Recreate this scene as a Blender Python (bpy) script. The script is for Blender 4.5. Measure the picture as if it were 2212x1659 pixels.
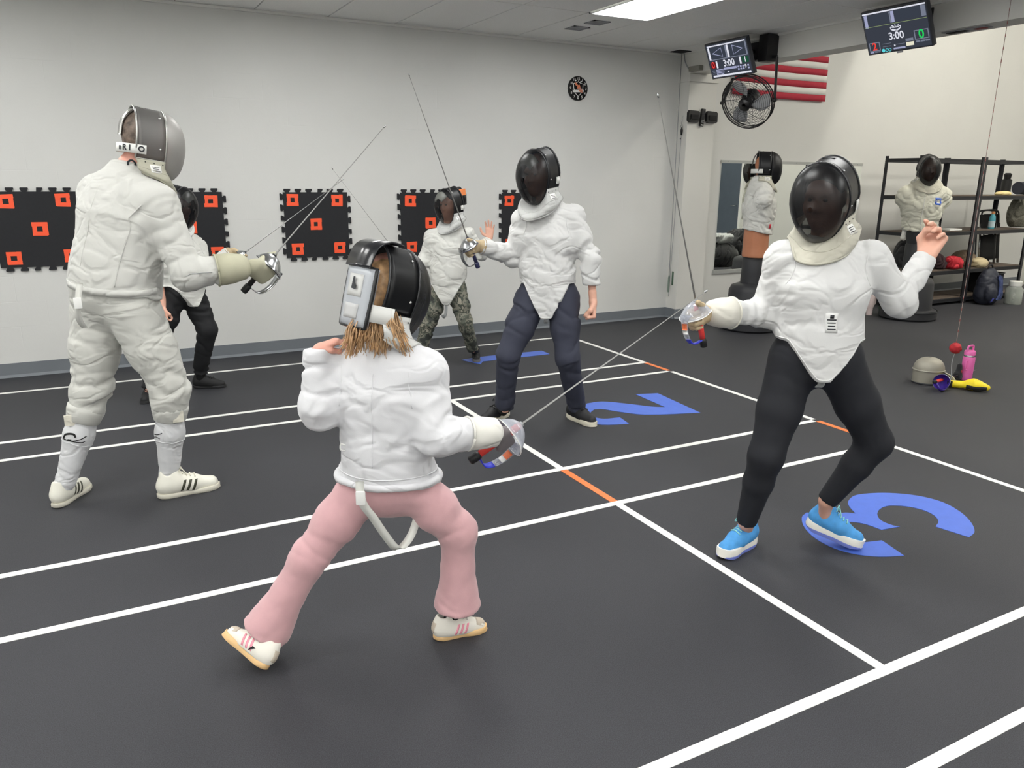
import bpy, bmesh, math, random
import numpy as np
from mathutils import Vector, Matrix
from mathutils.bvhtree import BVHTree

# ------------------------------------------------------------------ scene, camera, light
for _o in list(bpy.data.objects):
    bpy.data.objects.remove(_o)
scn = bpy.context.scene
COL = scn.collection
random.seed(7)
RNG = np.random.default_rng(7)

CAM_H = 1.58
FPX, YAW, PITCH, ROLL = 1672.8, math.radians(28.067), math.radians(14.941), math.radians(0.50)
IMW, IMH = 2212.0, 1659.0
_fw = np.array([math.sin(YAW)*math.cos(PITCH), math.cos(YAW)*math.cos(PITCH), -math.sin(PITCH)])
_r = np.array([math.cos(YAW), -math.sin(YAW), 0.0])
_u = np.cross(_r, _fw)
CR = _r*math.cos(ROLL)+_u*math.sin(ROLL)
CU = -_r*math.sin(ROLL)+_u*math.cos(ROLL)
cam_d = bpy.data.cameras.new('camera')
cam_d.sensor_fit = 'HORIZONTAL'; cam_d.sensor_width = 36.0
cam_d.lens = FPX*36.0/IMW
cam_d.clip_start = 0.05; cam_d.clip_end = 100
cam = bpy.data.objects.new('camera', cam_d)
COL.objects.link(cam)
_m = Matrix.Identity(4)
for i in range(3):
    _m[i][0] = CR[i]; _m[i][1] = CU[i]; _m[i][2] = -_fw[i]
_m[0][3], _m[1][3], _m[2][3] = 0.0, 0.0, CAM_H
cam.matrix_world = _m
scn.camera = cam

scn.view_settings.view_transform = 'Standard'
scn.view_settings.look = 'None'
scn.view_settings.gamma = 1.0
scn.view_settings.use_curve_mapping = False
scn.view_settings.exposure = 0.0

PANEL_STRENGTH = 16.6        # the ceiling panels (low training room)
HIGH_STRENGTH = 64.0        # the high-bay lamps of the tall space on the right
world = bpy.data.worlds.new('world'); scn.world = world
world.use_nodes = True
world.node_tree.nodes['Background'].inputs[0].default_value = (0.9, 0.95, 1.0, 1)
world.node_tree.nodes['Background'].inputs[1].default_value = 0.05

def ray(px, py):
    return _fw*FPX + CR*(px-IMW/2) - CU*(py-IMH/2)
def P(px, py, Y):
    """point of the place seen at a photograph pixel, at depth Y in the room"""
    d = ray(px, py); return d*(Y/d[1]) + np.array([0, 0, CAM_H])
def PXX(px, py, X):
    d = ray(px, py); return d*(X/d[0]) + np.array([0, 0, CAM_H])
def FL(px, py, z=0.0):
    d = ray(px, py); return d*((z-CAM_H)/d[2]) + np.array([0, 0, CAM_H])

# room constants (metres)
YW, ZC, XH = 7.18, 2.902, 5.88
ZHB = 2.685
X_L, Y_F, X_R, Z_HI = -3.6, -5.4, 13.0, 5.2

# ------------------------------------------------------------------ small maths
def nrm(v):
    v = np.asarray(v, float); return v/ (np.linalg.norm(v)+1e-12)
def lerp(a, b, t): return np.asarray(a, float)*(1-t)+np.asarray(b, float)*t
def catmull(pts, n=8):
    pts = [np.asarray(p, float) for p in pts]
    out = []
    for i in range(len(pts)-1):
        p0 = pts[max(i-1, 0)]; p1 = pts[i]; p2 = pts[i+1]; p3 = pts[min(i+2, len(pts)-1)]
        for k in range(n):
            t = k/n
            out.append(0.5*((2*p1)+(-p0+p2)*t+(2*p0-5*p1+4*p2-p3)*t*t+(-p0+3*p1-3*p2+p3)*t**3))
    out.append(pts[-1]); return np.array(out)
_perm = RNG.permutation(256).astype(np.int64); _perm = np.concatenate([_perm, _perm, _perm])
_grad = RNG.normal(size=(256, 3)); _grad /= np.linalg.norm(_grad, axis=1)[:, None]
def pnoise(p):
    p = np.asarray(p, float); i = np.floor(p).astype(np.int64); f = p-i; w = f*f*f*(f*(f*6-15)+10)
    i &= 255; res = 0
    for dx in (0, 1):
        for dy in (0, 1):
            for dz in (0, 1):
                h = _perm[_perm[_perm[(i[:, 0]+dx) & 255]+((i[:, 1]+dy) & 255)]+((i[:, 2]+dz) & 255)]
                d = f-np.array([dx, dy, dz]); g = (_grad[h]*d).sum(1)
                ww = (w[:, 0] if dx else 1-w[:, 0])*(w[:, 1] if dy else 1-w[:, 1])*(w[:, 2] if dz else 1-w[:, 2])
                res = res+g*ww
    return res

# ------------------------------------------------------------------ objects
ORG = {}
def thing(name, label, cat, loc=(0, 0, 0), group=None):
    o = bpy.data.objects.new(name, None); COL.objects.link(o)
    o.location = loc; o.empty_display_size = 0.1
    o['label'] = label; o['category'] = cat
    if group: o['group'] = group
    ORG[o.name] = np.asarray(loc, float); return o
def mk_mesh(name, V, F, smooth=True):
    me = bpy.data.meshes.new(name)
    V = np.asarray(V, np.float32)
    if isinstance(F, np.ndarray):
        n, k = F.shape
        me.vertices.add(len(V)); me.vertices.foreach_set('co', V.ravel())
        me.loops.add(n*k); me.loops.foreach_set('vertex_index', F.astype(np.int32).ravel())
        me.polygons.add(n); me.polygons.foreach_set('loop_start', np.arange(0, n*k, k, dtype=np.int32))
        me.update(calc_edges=True)
    else:
        me.from_pydata(V.tolist(), [], [tuple(int(i) for i in f) for f in F])
    me.polygons.foreach_set('use_smooth', np.full(len(me.polygons), smooth))
    me.update(); return me
def part(name, VF, mat, parent=None, smooth=True, label=None, auto=None):
    V, F = VF
    V = np.asarray(V, float)
    org = ORG[parent.name] if parent is not None else np.zeros(3)
    me = mk_mesh(name, V-org, F, smooth)
    me.materials.append(mat)
    o = bpy.data.objects.new(name, me); COL.objects.link(o)
    if parent is not None: o.parent = parent
    ORG[o.name] = org
    if label: o['label'] = label
    if auto is not None and smooth:
        try: me.set_sharp_from_angle(angle=math.radians(auto))
        except Exception: pass
    return o
def solo(name, VF, mat, label, cat, group=None, smooth=True, auto=None, loc=None):
    V, F = VF; V = np.asarray(V, float)
    if loc is None: loc = np.array([V[:, 0].mean(), V[:, 1].mean(), V[:, 2].min()])
    me = mk_mesh(name, V-loc, F, smooth); me.materials.append(mat)
    o = bpy.data.objects.new(name, me); COL.objects.link(o); o.location = loc
    ORG[o.name] = np.asarray(loc, float)
    o['label'] = label; o['category'] = cat
    if group: o['group'] = group
    if auto is not None and smooth: me.set_sharp_from_angle(angle=math.radians(auto))
    return o
def struct(name, VF, mat, parent=None, smooth=False):
    o = part(name, VF, mat, parent, smooth)
    if parent is None: o['kind'] = 'structure'
    return o
def join(*vfs):
    V = []; F = []; n = 0
    for v, f in vfs:
        v = np.asarray(v, float); V.append(v)
        F += [tuple(int(i)+n for i in q) for q in f]; n += len(v)
    return np.vstack(V), F
def xf(VF, M):
    V, F = VF; V = np.asarray(V, float); M = np.array(M)
    return V@M[:3, :3].T+M[:3, 3], F
def frame(o, x, y, z):
    M = np.eye(4); M[:3, 0] = x; M[:3, 1] = y; M[:3, 2] = z; M[:3, 3] = o; return M

# ------------------------------------------------------------------ shapes (all give V, F)
def box(c, s, R=None):
    c = np.asarray(c, float); h = np.asarray(s, float)/2
    V = np.array([[x, y, z] for x in (-1, 1) for y in (-1, 1) for z in (-1, 1)])*h
    if R is not None: V = V@np.asarray(R).T
    F = [(0, 1, 3, 2), (4, 6, 7, 5), (0, 4, 5, 1), (2, 3, 7, 6), (0, 2, 6, 4), (1, 5, 7, 3)]
    return V+c, F
def box2(lo, hi):
    lo = np.asarray(lo, float); hi = np.asarray(hi, float); return box((lo+hi)/2, hi-lo)
def bbox_bev(c, s, b=0.004, R=None):
    """box with chamfered edges"""
    bm = bmesh.new(); bmesh.ops.create_cube(bm, size=1)
    for v in bm.verts: v.co = Vector((v.co.x*s[0], v.co.y*s[1], v.co.z*s[2]))
    bmesh.ops.bevel(bm, geom=list(bm.edges), offset=b, segments=2, affect='EDGES', profile=0.6)
    bm.verts.index_update()
    V = np.array([v.co[:] for v in bm.verts]); F = [tuple(v.index for v in f.verts) for f in bm.faces]; bm.free()
    if R is not None: V = V@np.asarray(R).T
    return V+np.asarray(c, float), F
def grid(Pn, cu=False, cv=False, cap=False):
    Pn = np.asarray(Pn, float); n, m = Pn.shape[:2]; F = []
    for i in range(n if cu else n-1):
        for j in range(m if cv else m-1):
            a = i*m+j; b = ((i+1) % n)*m+j; c = ((i+1) % n)*m+(j+1) % m; d = i*m+(j+1) % m
            F.append((a, b, c, d))
    V = Pn.reshape(-1, 3)
    if cap and cv:
        F.append(tuple(range(m-1, -1, -1))[::-1][::-1]); F.append(tuple((n-1)*m+j for j in range(m)))
    return V, F
def slab(top, bot):
    """closed thin sheet from two equal grids"""
    top = np.asarray(top, float); bot = np.asarray(bot, float); n, m = top.shape[:2]; N = n*m
    V = np.vstack([top.reshape(-1, 3), bot.reshape(-1, 3)]); F = []
    for i in range(n-1):
        for j in range(m-1):
            a, b, c, d = i*m+j, (i+1)*m+j, (i+1)*m+j+1, i*m+j+1
            F.append((a, b, c, d)); F.append((N+a, N+d, N+c, N+b))
    for i in range(n-1):
        for j in (0, m-1):
            a, b = i*m+j, (i+1)*m+j
            F.append((a, N+a, N+b, b) if j == 0 else (a, b, N+b, N+a))
    for j in range(m-1):
        for i in (0, n-1):
            a, b = i*m+j, i*m+j+1
            F.append((a, b, N+b, N+a) if i == 0 else (a, N+a, N+b, b))
    return V, F
def _frames(pts, up=None):
    pts = np.asarray(pts, float); n = len(pts); T = np.gradient(pts, axis=0)
    T /= np.linalg.norm(T, axis=1)[:, None]+1e-12
    if up is None:
        a = np.array([0, 0, 1.0]) if abs(T[0][2]) < 0.9 else np.array([1.0, 0, 0])
    else: a = np.asarray(up, float)
    N = []; cur = a
    for t in T:
        cur = cur-t*np.dot(cur, t); cur = nrm(cur); N.append(cur)
    N = np.array(N); B = np.cross(T, N); return T, N, B
def tube(pts, r, seg=8, up=None, flat=1.0):
    pts = np.asarray(pts, float); n = len(pts); r = np.broadcast_to(np.asarray(r, float), (n,))
    T, N, B = _frames(pts, up); a = np.linspace(0, 2*math.pi, seg, endpoint=False)
    ring = pts[:, None]+(N[:, None]*np.cos(a)[None, :, None]*flat+B[:, None]*np.sin(a)[None, :, None])*r[:, None, None]
    V, F = grid(ring, cv=True)
    F.append(tuple(range(seg))); F.append(tuple((n-1)*seg+j for j in range(seg-1, -1, -1))); return V, F
def ribbon(pts, wdir, w, th):
    """flat strap along pts; wdir = direction(s) of its width"""
    pts = np.asarray(pts, float); n = len(pts); W = np.broadcast_to(np.asarray(wdir, float), (n, 3)).copy()
    T = np.gradient(pts, axis=0); T /= np.linalg.norm(T, axis=1)[:, None]+1e-12
    W -= T*(W*T).sum(1)[:, None]; W /= np.linalg.norm(W, axis=1)[:, None]+1e-12
    N = np.cross(T, W); w = np.broadcast_to(np.asarray(w, float), (n,))[:, None]; th = np.broadcast_to(np.asarray(th, float), (n,))[:, None]
    ring = np.stack([pts+W*w/2+N*th/2, pts-W*w/2+N*th/2, pts-W*w/2-N*th/2, pts+W*w/2-N*th/2], 1)
    V, F = grid(ring, cv=True); F.append((3, 2, 1, 0)); k = (n-1)*4; F.append((k, k+1, k+2, k+3)); return V, F
def lathe(prof, seg=24, c=(0, 0, 0), R=None):
    """profile [(r,z)...] round z"""
    a = np.linspace(0, 2*math.pi, seg, endpoint=False)
    ring = np.array([[[r*math.cos(t), r*math.sin(t), z] for t in a] for r, z in prof])
    V, F = grid(ring, cv=True)
    F.append(tuple(range(seg-1, -1, -1))); F.append(tuple((len(prof)-1)*seg+j for j in range(seg)))
    if R is not None: V = V@np.asarray(R).T
    return V+np.asarray(c, float), F
def prism(poly, o, ax, ay, az, t):
    """polygon (2-D, in ax/ay from o) given thickness t along az"""
    poly = np.asarray(poly, float); o = np.asarray(o, float); n = len(poly)
    base = o+poly[:, :1]*np.asarray(ax)+poly[:, 1:]*np.asarray(ay)
    V = np.vstack([base, base+np.asarray(az, float)*t])
    F = [tuple(range(n-1, -1, -1)), tuple(range(n, 2*n))]+[(i, (i+1) % n, n+(i+1) % n, n+i) for i in range(n)]
    return V, F
def rod(a, b, r, seg=10): return tube([a, b], r, seg)
def text_mesh(s, size, depth=0.001, bold=0.0, extra=1.0):
    cu = bpy.data.curves.new('t', 'FONT'); cu.body = s; cu.size = size; cu.align_x = 'CENTER'; cu.align_y = 'CENTER'
    cu.extrude = depth/2; cu.offset = bold; cu.resolution_u = 3
    ob = bpy.data.objects.new('t', cu); COL.objects.link(ob)
    dg = bpy.context.evaluated_depsgraph_get(); me = bpy.data.meshes.new_from_object(ob.evaluated_get(dg))
    V = np.array([v.co[:] for v in me.vertices]); F = [tuple(p.vertices) for p in me.polygons]
    bpy.data.objects.remove(ob); bpy.data.curves.remove(cu); bpy.data.meshes.remove(me)
    V[:, 0] *= extra
    return V, F
def text_at(s, size, o, ax, ay, depth=0.001, bold=0.0, extra=1.0):
    V, F = text_mesh(s, size, depth, bold, extra); az = np.cross(ax, ay)
    return np.asarray(o)+V[:, :1]*np.asarray(ax)+V[:, 1:2]*np.asarray(ay)+V[:, 2:3]*az, F

# ------------------------------------------------------------------ implicit surfaces for bodies and cloth
def smin(a, b, k):
    h = np.clip(0.5+0.5*(b-a)/k, 0, 1); return b+(a-b)*h-k*h*(1-h)
class SDF:
    def __init__(self, lo, hi, vox):
        self.lo = np.asarray(lo, float); self.v = vox
        n = np.ceil((np.asarray(hi, float)-self.lo)/vox).astype(int)+1
        self.ax = [(self.lo[i]+np.arange(n[i])*vox).astype(np.float32) for i in range(3)]
        self.a = np.full(n, 0.5, np.float32); self.bones = []
    def _sl(self, lo, hi):
        s = []
        for i in range(3):
            a = int(max(0, math.floor((lo[i]-self.lo[i])/self.v))); b = int(min(self.a.shape[i], math.ceil((hi[i]-self.lo[i])/self.v)+1))
            if b <= a: return None, None
            s.append(slice(a, b))
        return tuple(s), [self.ax[0][s[0]][:, None, None], self.ax[1][s[1]][None, :, None], self.ax[2][s[2]][None, None, :]]
    def _put(self, s, d, k, sub):
        if sub: self.a[s] = -smin(-self.a[s], d, k)
        else: self.a[s] = smin(self.a[s], d, k)
    def cone(self, a, b, ra, rb, k=0.03, flat=None, fs=1.0, capb=False, capa=False, sub=False, bone=False):
        a = np.asarray(a, float); b = np.asarray(b, float); m = max(k, 0.02)+2*self.v; R = max(ra, rb)
        s, g = self._sl(np.minimum(a, b)-R-m, np.maximum(a, b)+R+m)
        if s is None: return self
        ab = b-a; L2 = float(ab@ab)+1e-12
        px, py, pz = g[0]-a[0], g[1]-a[1], g[2]-a[2]
        traw = (px*ab[0]+py*ab[1]+pz*ab[2])/L2; t = np.clip(traw, 0, 1)
        qx, qy, qz = px-t*ab[0], py-t*ab[1], pz-t*ab[2]
        if flat is not None:
            n = nrm(flat); e = (qx*n[0]+qy*n[1]+qz*n[2])*(fs-1); qx, qy, qz = qx+e*n[0], qy+e*n[1], qz+e*n[2]
        d = np.sqrt(qx*qx+qy*qy+qz*qz)-(ra+(rb-ra)*t)
        L = math.sqrt(L2)
        if capb: d = np.maximum(d, (traw-1)*L)
        if capa: d = np.maximum(d, -traw*L)
        self._put(s, d.astype(np.float32), k, sub)
        if bone: self.bones.append((a, b))
        return self
    def ell(self, c, r, ax=None, k=0.03, sub=False):
        c = np.asarray(c, float); r = np.asarray(r, float); m = max(k, 0.02)+2*self.v; R = r.max()
        s, g = self._sl(c-R-m, c+R+m)
        if s is None: return self
        px, py, pz = g[0]-c[0], g[1]-c[1], g[2]-c[2]
        A = np.eye(3) if ax is None else np.asarray(ax, float)
        q = [(px*A[i][0]+py*A[i][1]+pz*A[i][2])/r[i] for i in range(3)]
        l = np.sqrt(q[0]**2+q[1]**2+q[2]**2); l2 = np.sqrt((q[0]/r[0])**2+(q[1]/r[1])**2+(q[2]/r[2])**2)+1e-6
        d = l*(l-1)/l2
        self._put(s, d.astype(np.float32), k, sub); return self
    def cut(self, fn):
        self.a = np.maximum(self.a, fn(self.ax[0][:, None, None], self.ax[1][None, :, None], self.ax[2][None, None, :])).astype(np.float32); return self
    def mesh(self, smooth=1):
        a = self.a; a = np.pad(a, 1, constant_values=0.5); ins = a < 0
        n = [s-1 for s in a.shape]
        cnt = np.zeros(n, np.int8)
        for dx in (0, 1):
            for dy in (0, 1):
                for dz in (0, 1): cnt += ins[dx:dx+n[0], dy:dy+n[1], dz:dz+n[2]]
        act = (cnt > 0) & (cnt < 8); idx = np.argwhere(act); ids = np.full(n, -1, np.int64); ids[act] = np.arange(len(idx))
        c = [[[a[idx[:, 0]+x, idx[:, 1]+y, idx[:, 2]+z] for z in (0, 1)] for y in (0, 1)] for x in (0, 1)]
        acc = np.zeros((len(idx), 3)); w = np.zeros(len(idx))
        cor = [(x, y, z) for x in (0, 1) for y in (0, 1) for z in (0, 1)]
        for i in cor:
            for ax in range(3):
                if i[ax]: continue
                j = list(i); j[ax] = 1
                va = c[i[0]][i[1]][i[2]]; vb = c[j[0]][j[1]][j[2]]; m = (va < 0) != (vb < 0)
                t = np.where(m, va/np.where(m, va-vb, 1), 0)
                for k in range(3):
                    acc[:, k] += np.where(m, i[k]+(t if k == ax else 0), 0)
                w += m
        V = (idx+acc/w[:, None]-1)*self.v+self.lo
        F = []
        for ax in range(3):
            o = [(ax+1) % 3, (ax+2) % 3]
            sl0 = [slice(None)]*3; sl1 = [slice(None)]*3; sl0[ax] = slice(0, -1); sl1[ax] = slice(1, None)
            e = ins[tuple(sl0)] != ins[tuple(sl1)]; q = np.argwhere(e)
            q = q[(q[:, o[0]] > 0) & (q[:, o[1]] > 0) & (q[:, o[0]] < a.shape[o[0]]-1) & (q[:, o[1]] < a.shape[o[1]]-1)]
            def g(d0, d1):
                r = q.copy(); r[:, o[0]] -= d0; r[:, o[1]] -= d1; return ids[r[:, 0], r[:, 1], r[:, 2]]
            f = np.stack([g(1, 1), g(0, 1), g(0, 0), g(1, 0)], 1)
            inside = ins[tuple(q.T)]
            f[~inside] = f[~inside][:, ::-1]; F.append(f)
        F = np.vstack(F); F = F[(F >= 0).all(1)]
        for _ in range(smooth): V = lap(V, F, 0.5)
        return V, F
def lap(V, F, w):
    s = np.zeros_like(V); n = np.zeros(len(V))
    for i in range(4):
        j = (i+1) % 4
        np.add.at(s, F[:, i], V[F[:, j]]); np.add.at(n, F[:, i], 1)
        np.add.at(s, F[:, j], V[F[:, i]]); np.add.at(n, F[:, j], 1)
    return V*(1-w)+s/np.maximum(n, 1)[:, None]*w
def vnormals(V, F):
    n = np.cross(V[F[:, 2]]-V[F[:, 0]], V[F[:, 3]]-V[F[:, 1]]); N = np.zeros_like(V)
    for i in range(4): np.add.at(N, F[:, i], n)
    return N/(np.linalg.norm(N, axis=1)[:, None]+1e-12)
def folds(VF, bones, amp=0.008, fh=9.0, fl=3.0, joints=(), base=0.35, seed=0.0, keep=None, bw=None):
    """cloth creases: soft ridges running round each limb, strongest at the joints"""
    V, F = VF; N = vnormals(V, F); acc = np.zeros(len(V)); wt = np.zeros(len(V))+1e-12
    warp = np.stack([pnoise(V*5+seed+i*11.3) for i in range(3)], 1)
    for bi, (a, b) in enumerate(bones):
        a = np.asarray(a, float); b = np.asarray(b, float); ab = b-a; L = math.sqrt(ab@ab); ax = ab/L
        s = (V-a)@ax; t = np.clip(s/L, 0, 1); d = np.linalg.norm(V-(a+t[:, None]*ab), axis=1); lat = (V-a)-ax*s[:, None]
        tl = 0.35*(1 if bi % 2 else -1); o = nrm(np.cross(ax, [0.3, 0.9, 0.2])); ph = s+tl*(lat@o)
        q = lat*fl+ax*(ph*fh)[:, None]+warp*0.8+seed+bi*5.1
        n = pnoise(q); n2 = pnoise(q*0.6+17.7); m1 = np.clip(pnoise(V*5+seed+31+bi)*3+0.75, 0, 1); m2 = np.clip(pnoise(V*4+seed+57+bi)*3+0.6, 0, 1)
        r = m1*(0.25*np.exp(-((np.abs(n)-0.20)/0.10)**2)-0.9*np.exp(-(n/0.075)**2))+m2*(0.3*np.exp(-((np.abs(n2)-0.18)/0.10)**2)-1.1*np.exp(-(n2/0.07)**2))
        w = np.exp(-d*26); acc += r*w*(1.0 if bw is None else bw[min(bi, len(bw)-1)]); wt += w
    r = acc/wt; w = np.full(len(V), base)
    for p, rr, g in joints:
        w += g*np.exp(-(np.linalg.norm(V-np.asarray(p), axis=1)/rr)**2)
    d = amp*np.minimum(w, 1.6)*r+amp*0.35*pnoise(V*6+seed+3)*min(1, base*2)
    if keep is not None: d = d*keep(V)
    return V+N*d[:, None], F
def tree_of(VF):
    V, F = VF; return BVHTree.FromPolygons([tuple(v) for v in V], [tuple(int(i) for i in f) for f in F])
def on(bvh, pts, off=0.001):
    out = []
    for p in pts:
        c, n, i, d = bvh.find_nearest(Vector(p))
        out.append(np.array(c)+np.array(n)*off)
    return np.array(out)
def ring_on(bvh, c, dirs, off=0.0):
    out = []
    for d in dirs:
        h = bvh.ray_cast(Vector(c), Vector(nrm(d)), 1.0)
        if h[0] is not None: out.append(np.array(h[0])+nrm(d)*off)
    return np.array(out)
def seam(bvh, ctrl, r=0.0022, n=8, off=0.0, seg=5):
    q = on(bvh, catmull(ctrl, n), off)
    for _ in range(3): q[1:-1] = 0.5*q[1:-1]+0.25*(q[:-2]+q[2:])
    return tube(q, r, seg)
def patch(bvh, c, u, v, nrmal, w, h, off=0.0015, th=0.002, nu=6, nv=6, skew=0.0):
    """flat piece laid on a surface: cast along -nrmal"""
    c = np.asarray(c, float); u = nrm(u); v = nrm(v); nn = nrm(nrmal); T = np.zeros((nu, nv, 3)); B = T.copy()
    for i in range(nu):
        for j in range(nv):
            y = (j/(nv-1)-0.5)*h; x = (i/(nu-1)-0.5)*w+skew*y
            p = c+u*x+v*y
            hit = bvh.ray_cast(Vector(p+nn*0.25), Vector(-nn), 0.5)
            if hit[0] is None:
                hit = bvh.find_nearest(Vector(p))
            q = np.array(hit[0]); T[i, j] = q+nn*off; B[i, j] = q-nn*th
    return slab(T, B)
# ------------------------------------------------------------------ materials (all node based)
def lin(c):
    c = np.asarray(c, float)/255.0
    return tuple(np.where(c <= 0.04045, c/12.92, ((c+0.055)/1.055)**2.4))
MATS = {}
def M(name, rgb, rough=0.6, metal=0.0, var=0.0, vscale=6.0, bump=0.0, bscale=200.0, bdist=0.001, spec=0.5, sheen=0.0, coat=0.0):
    if name in MATS: return MATS[name]
    m = bpy.data.materials.new(name); m.use_nodes = True; nt = m.node_tree; b = nt.nodes['Principled BSDF']
    b.inputs['Roughness'].default_value = rough; b.inputs['Metallic'].default_value = metal
    b.inputs['Specular IOR Level'].default_value = spec
    if sheen: b.inputs['Sheen Weight'].default_value = sheen
    if coat: b.inputs['Coat Weight'].default_value = coat
    col = lin(rgb)
    tc = nt.nodes.new('ShaderNodeTexCoord')
    n = nt.nodes.new('ShaderNodeTexNoise'); n.inputs['Scale'].default_value = vscale; n.inputs['Detail'].default_value = 5
    nt.links.new(tc.outputs['Object'], n.inputs['Vector'])
    r = nt.nodes.new('ShaderNodeValToRGB')
    v = max(var, 0.015)
    r.color_ramp.elements[0].position = 0.3; r.color_ramp.elements[1].position = 0.7
    r.color_ramp.elements[0].color = tuple(c*(1-v) for c in col)+(1,); r.color_ramp.elements[1].color = tuple(min(1, c*(1+v)) for c in col)+(1,)
    nt.links.new(n.outputs['Fac'], r.inputs['Fac']); nt.links.new(r.outputs['Color'], b.inputs['Base Color'])
    if bump:
        n2 = nt.nodes.new('ShaderNodeTexNoise'); n2.inputs['Scale'].default_value = bscale; n2.inputs['Detail'].default_value = 3
        nt.links.new(tc.outputs['Object'], n2.inputs['Vector'])
        bp = nt.nodes.new('ShaderNodeBump'); bp.inputs['Strength'].default_value = bump; bp.inputs['Distance'].default_value = bdist
        nt.links.new(n2.outputs['Fac'], bp.inputs['Height']); nt.links.new(bp.outputs['Normal'], b.inputs['Normal'])
    MATS[name] = m; return m
def EM(name, rgb, s=1.0):
    if name in MATS: return MATS[name]
    m = bpy.data.materials.new(name); m.use_nodes = True; nt = m.node_tree; nt.nodes.remove(nt.nodes['Principled BSDF'])
    e = nt.nodes.new('ShaderNodeEmission'); e.inputs[0].default_value = lin(rgb)+(1,); e.inputs[1].default_value = s
    nt.links.new(e.outputs[0], nt.nodes['Material Output'].inputs[0]); MATS[name] = m; return m
def SCREEN(name, rgb, s=1.0):
    """lit display: emission under a faint glossy pane"""
    m = EM(name, rgb, s); return m
def MESHMAT(name, rgb, see, rough=0.4, metal=0.6, wires=420.0):
    """woven wire: part of the light goes through between the wires"""
    m = bpy.data.materials.new(name); m.use_nodes = True; nt = m.node_tree; b = nt.nodes['Principled BSDF']
    b.inputs['Base Color'].default_value = lin(rgb)+(1,); b.inputs['Roughness'].default_value = rough; b.inputs['Metallic'].default_value = metal
    tr = nt.nodes.new('ShaderNodeBsdfTransparent'); mx = nt.nodes.new('ShaderNodeMixShader')
    tc = nt.nodes.new('ShaderNodeTexCoord'); w1 = nt.nodes.new('ShaderNodeTexChecker'); w1.inputs['Scale'].default_value = wires
    nt.links.new(tc.outputs['Object'], w1.inputs['Vector'])
    mr = nt.nodes.new('ShaderNodeMapRange'); mr.inputs['To Min'].default_value = max(0, see-0.01); mr.inputs['To Max'].default_value = see+0.01
    nt.links.new(w1.outputs['Fac'], mr.inputs['Value'])
    nt.links.new(mr.outputs['Result'], mx.inputs['Fac']); nt.links.new(b.outputs[0], mx.inputs[1]); nt.links.new(tr.outputs[0], mx.inputs[2])
    nt.links.new(mx.outputs[0], nt.nodes['Material Output'].inputs[0]); MATS[name] = m; return m
def CLEAR(name, rgb, see=0.7):
    m = bpy.data.materials.new(name); m.use_nodes = True; nt = m.node_tree; b = nt.nodes['Principled BSDF']
    b.inputs['Base Color'].default_value = lin(rgb)+(1,); b.inputs['Roughness'].default_value = 0.08; b.inputs['Specular IOR Level'].default_value = 0.9
    tr = nt.nodes.new('ShaderNodeBsdfTransparent'); tr.inputs[0].default_value = (0.93, 0.94, 0.97, 1)
    lw = nt.nodes.new('ShaderNodeLayerWeight'); lw.inputs[0].default_value = 0.35
    mr = nt.nodes.new('ShaderNodeMapRange'); mr.inputs['To Min'].default_value = see; mr.inputs['To Max'].default_value = see*0.3
    nt.links.new(lw.outputs['Facing'], mr.inputs['Value'])
    mx = nt.nodes.new('ShaderNodeMixShader'); nt.links.new(mr.outputs['Result'], mx.inputs['Fac'])
    nt.links.new(b.outputs[0], mx.inputs[1]); nt.links.new(tr.outputs[0], mx.inputs[2]); nt.links.new(mx.outputs[0], nt.nodes['Material Output'].inputs[0])
    MATS[name] = m; return m

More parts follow.
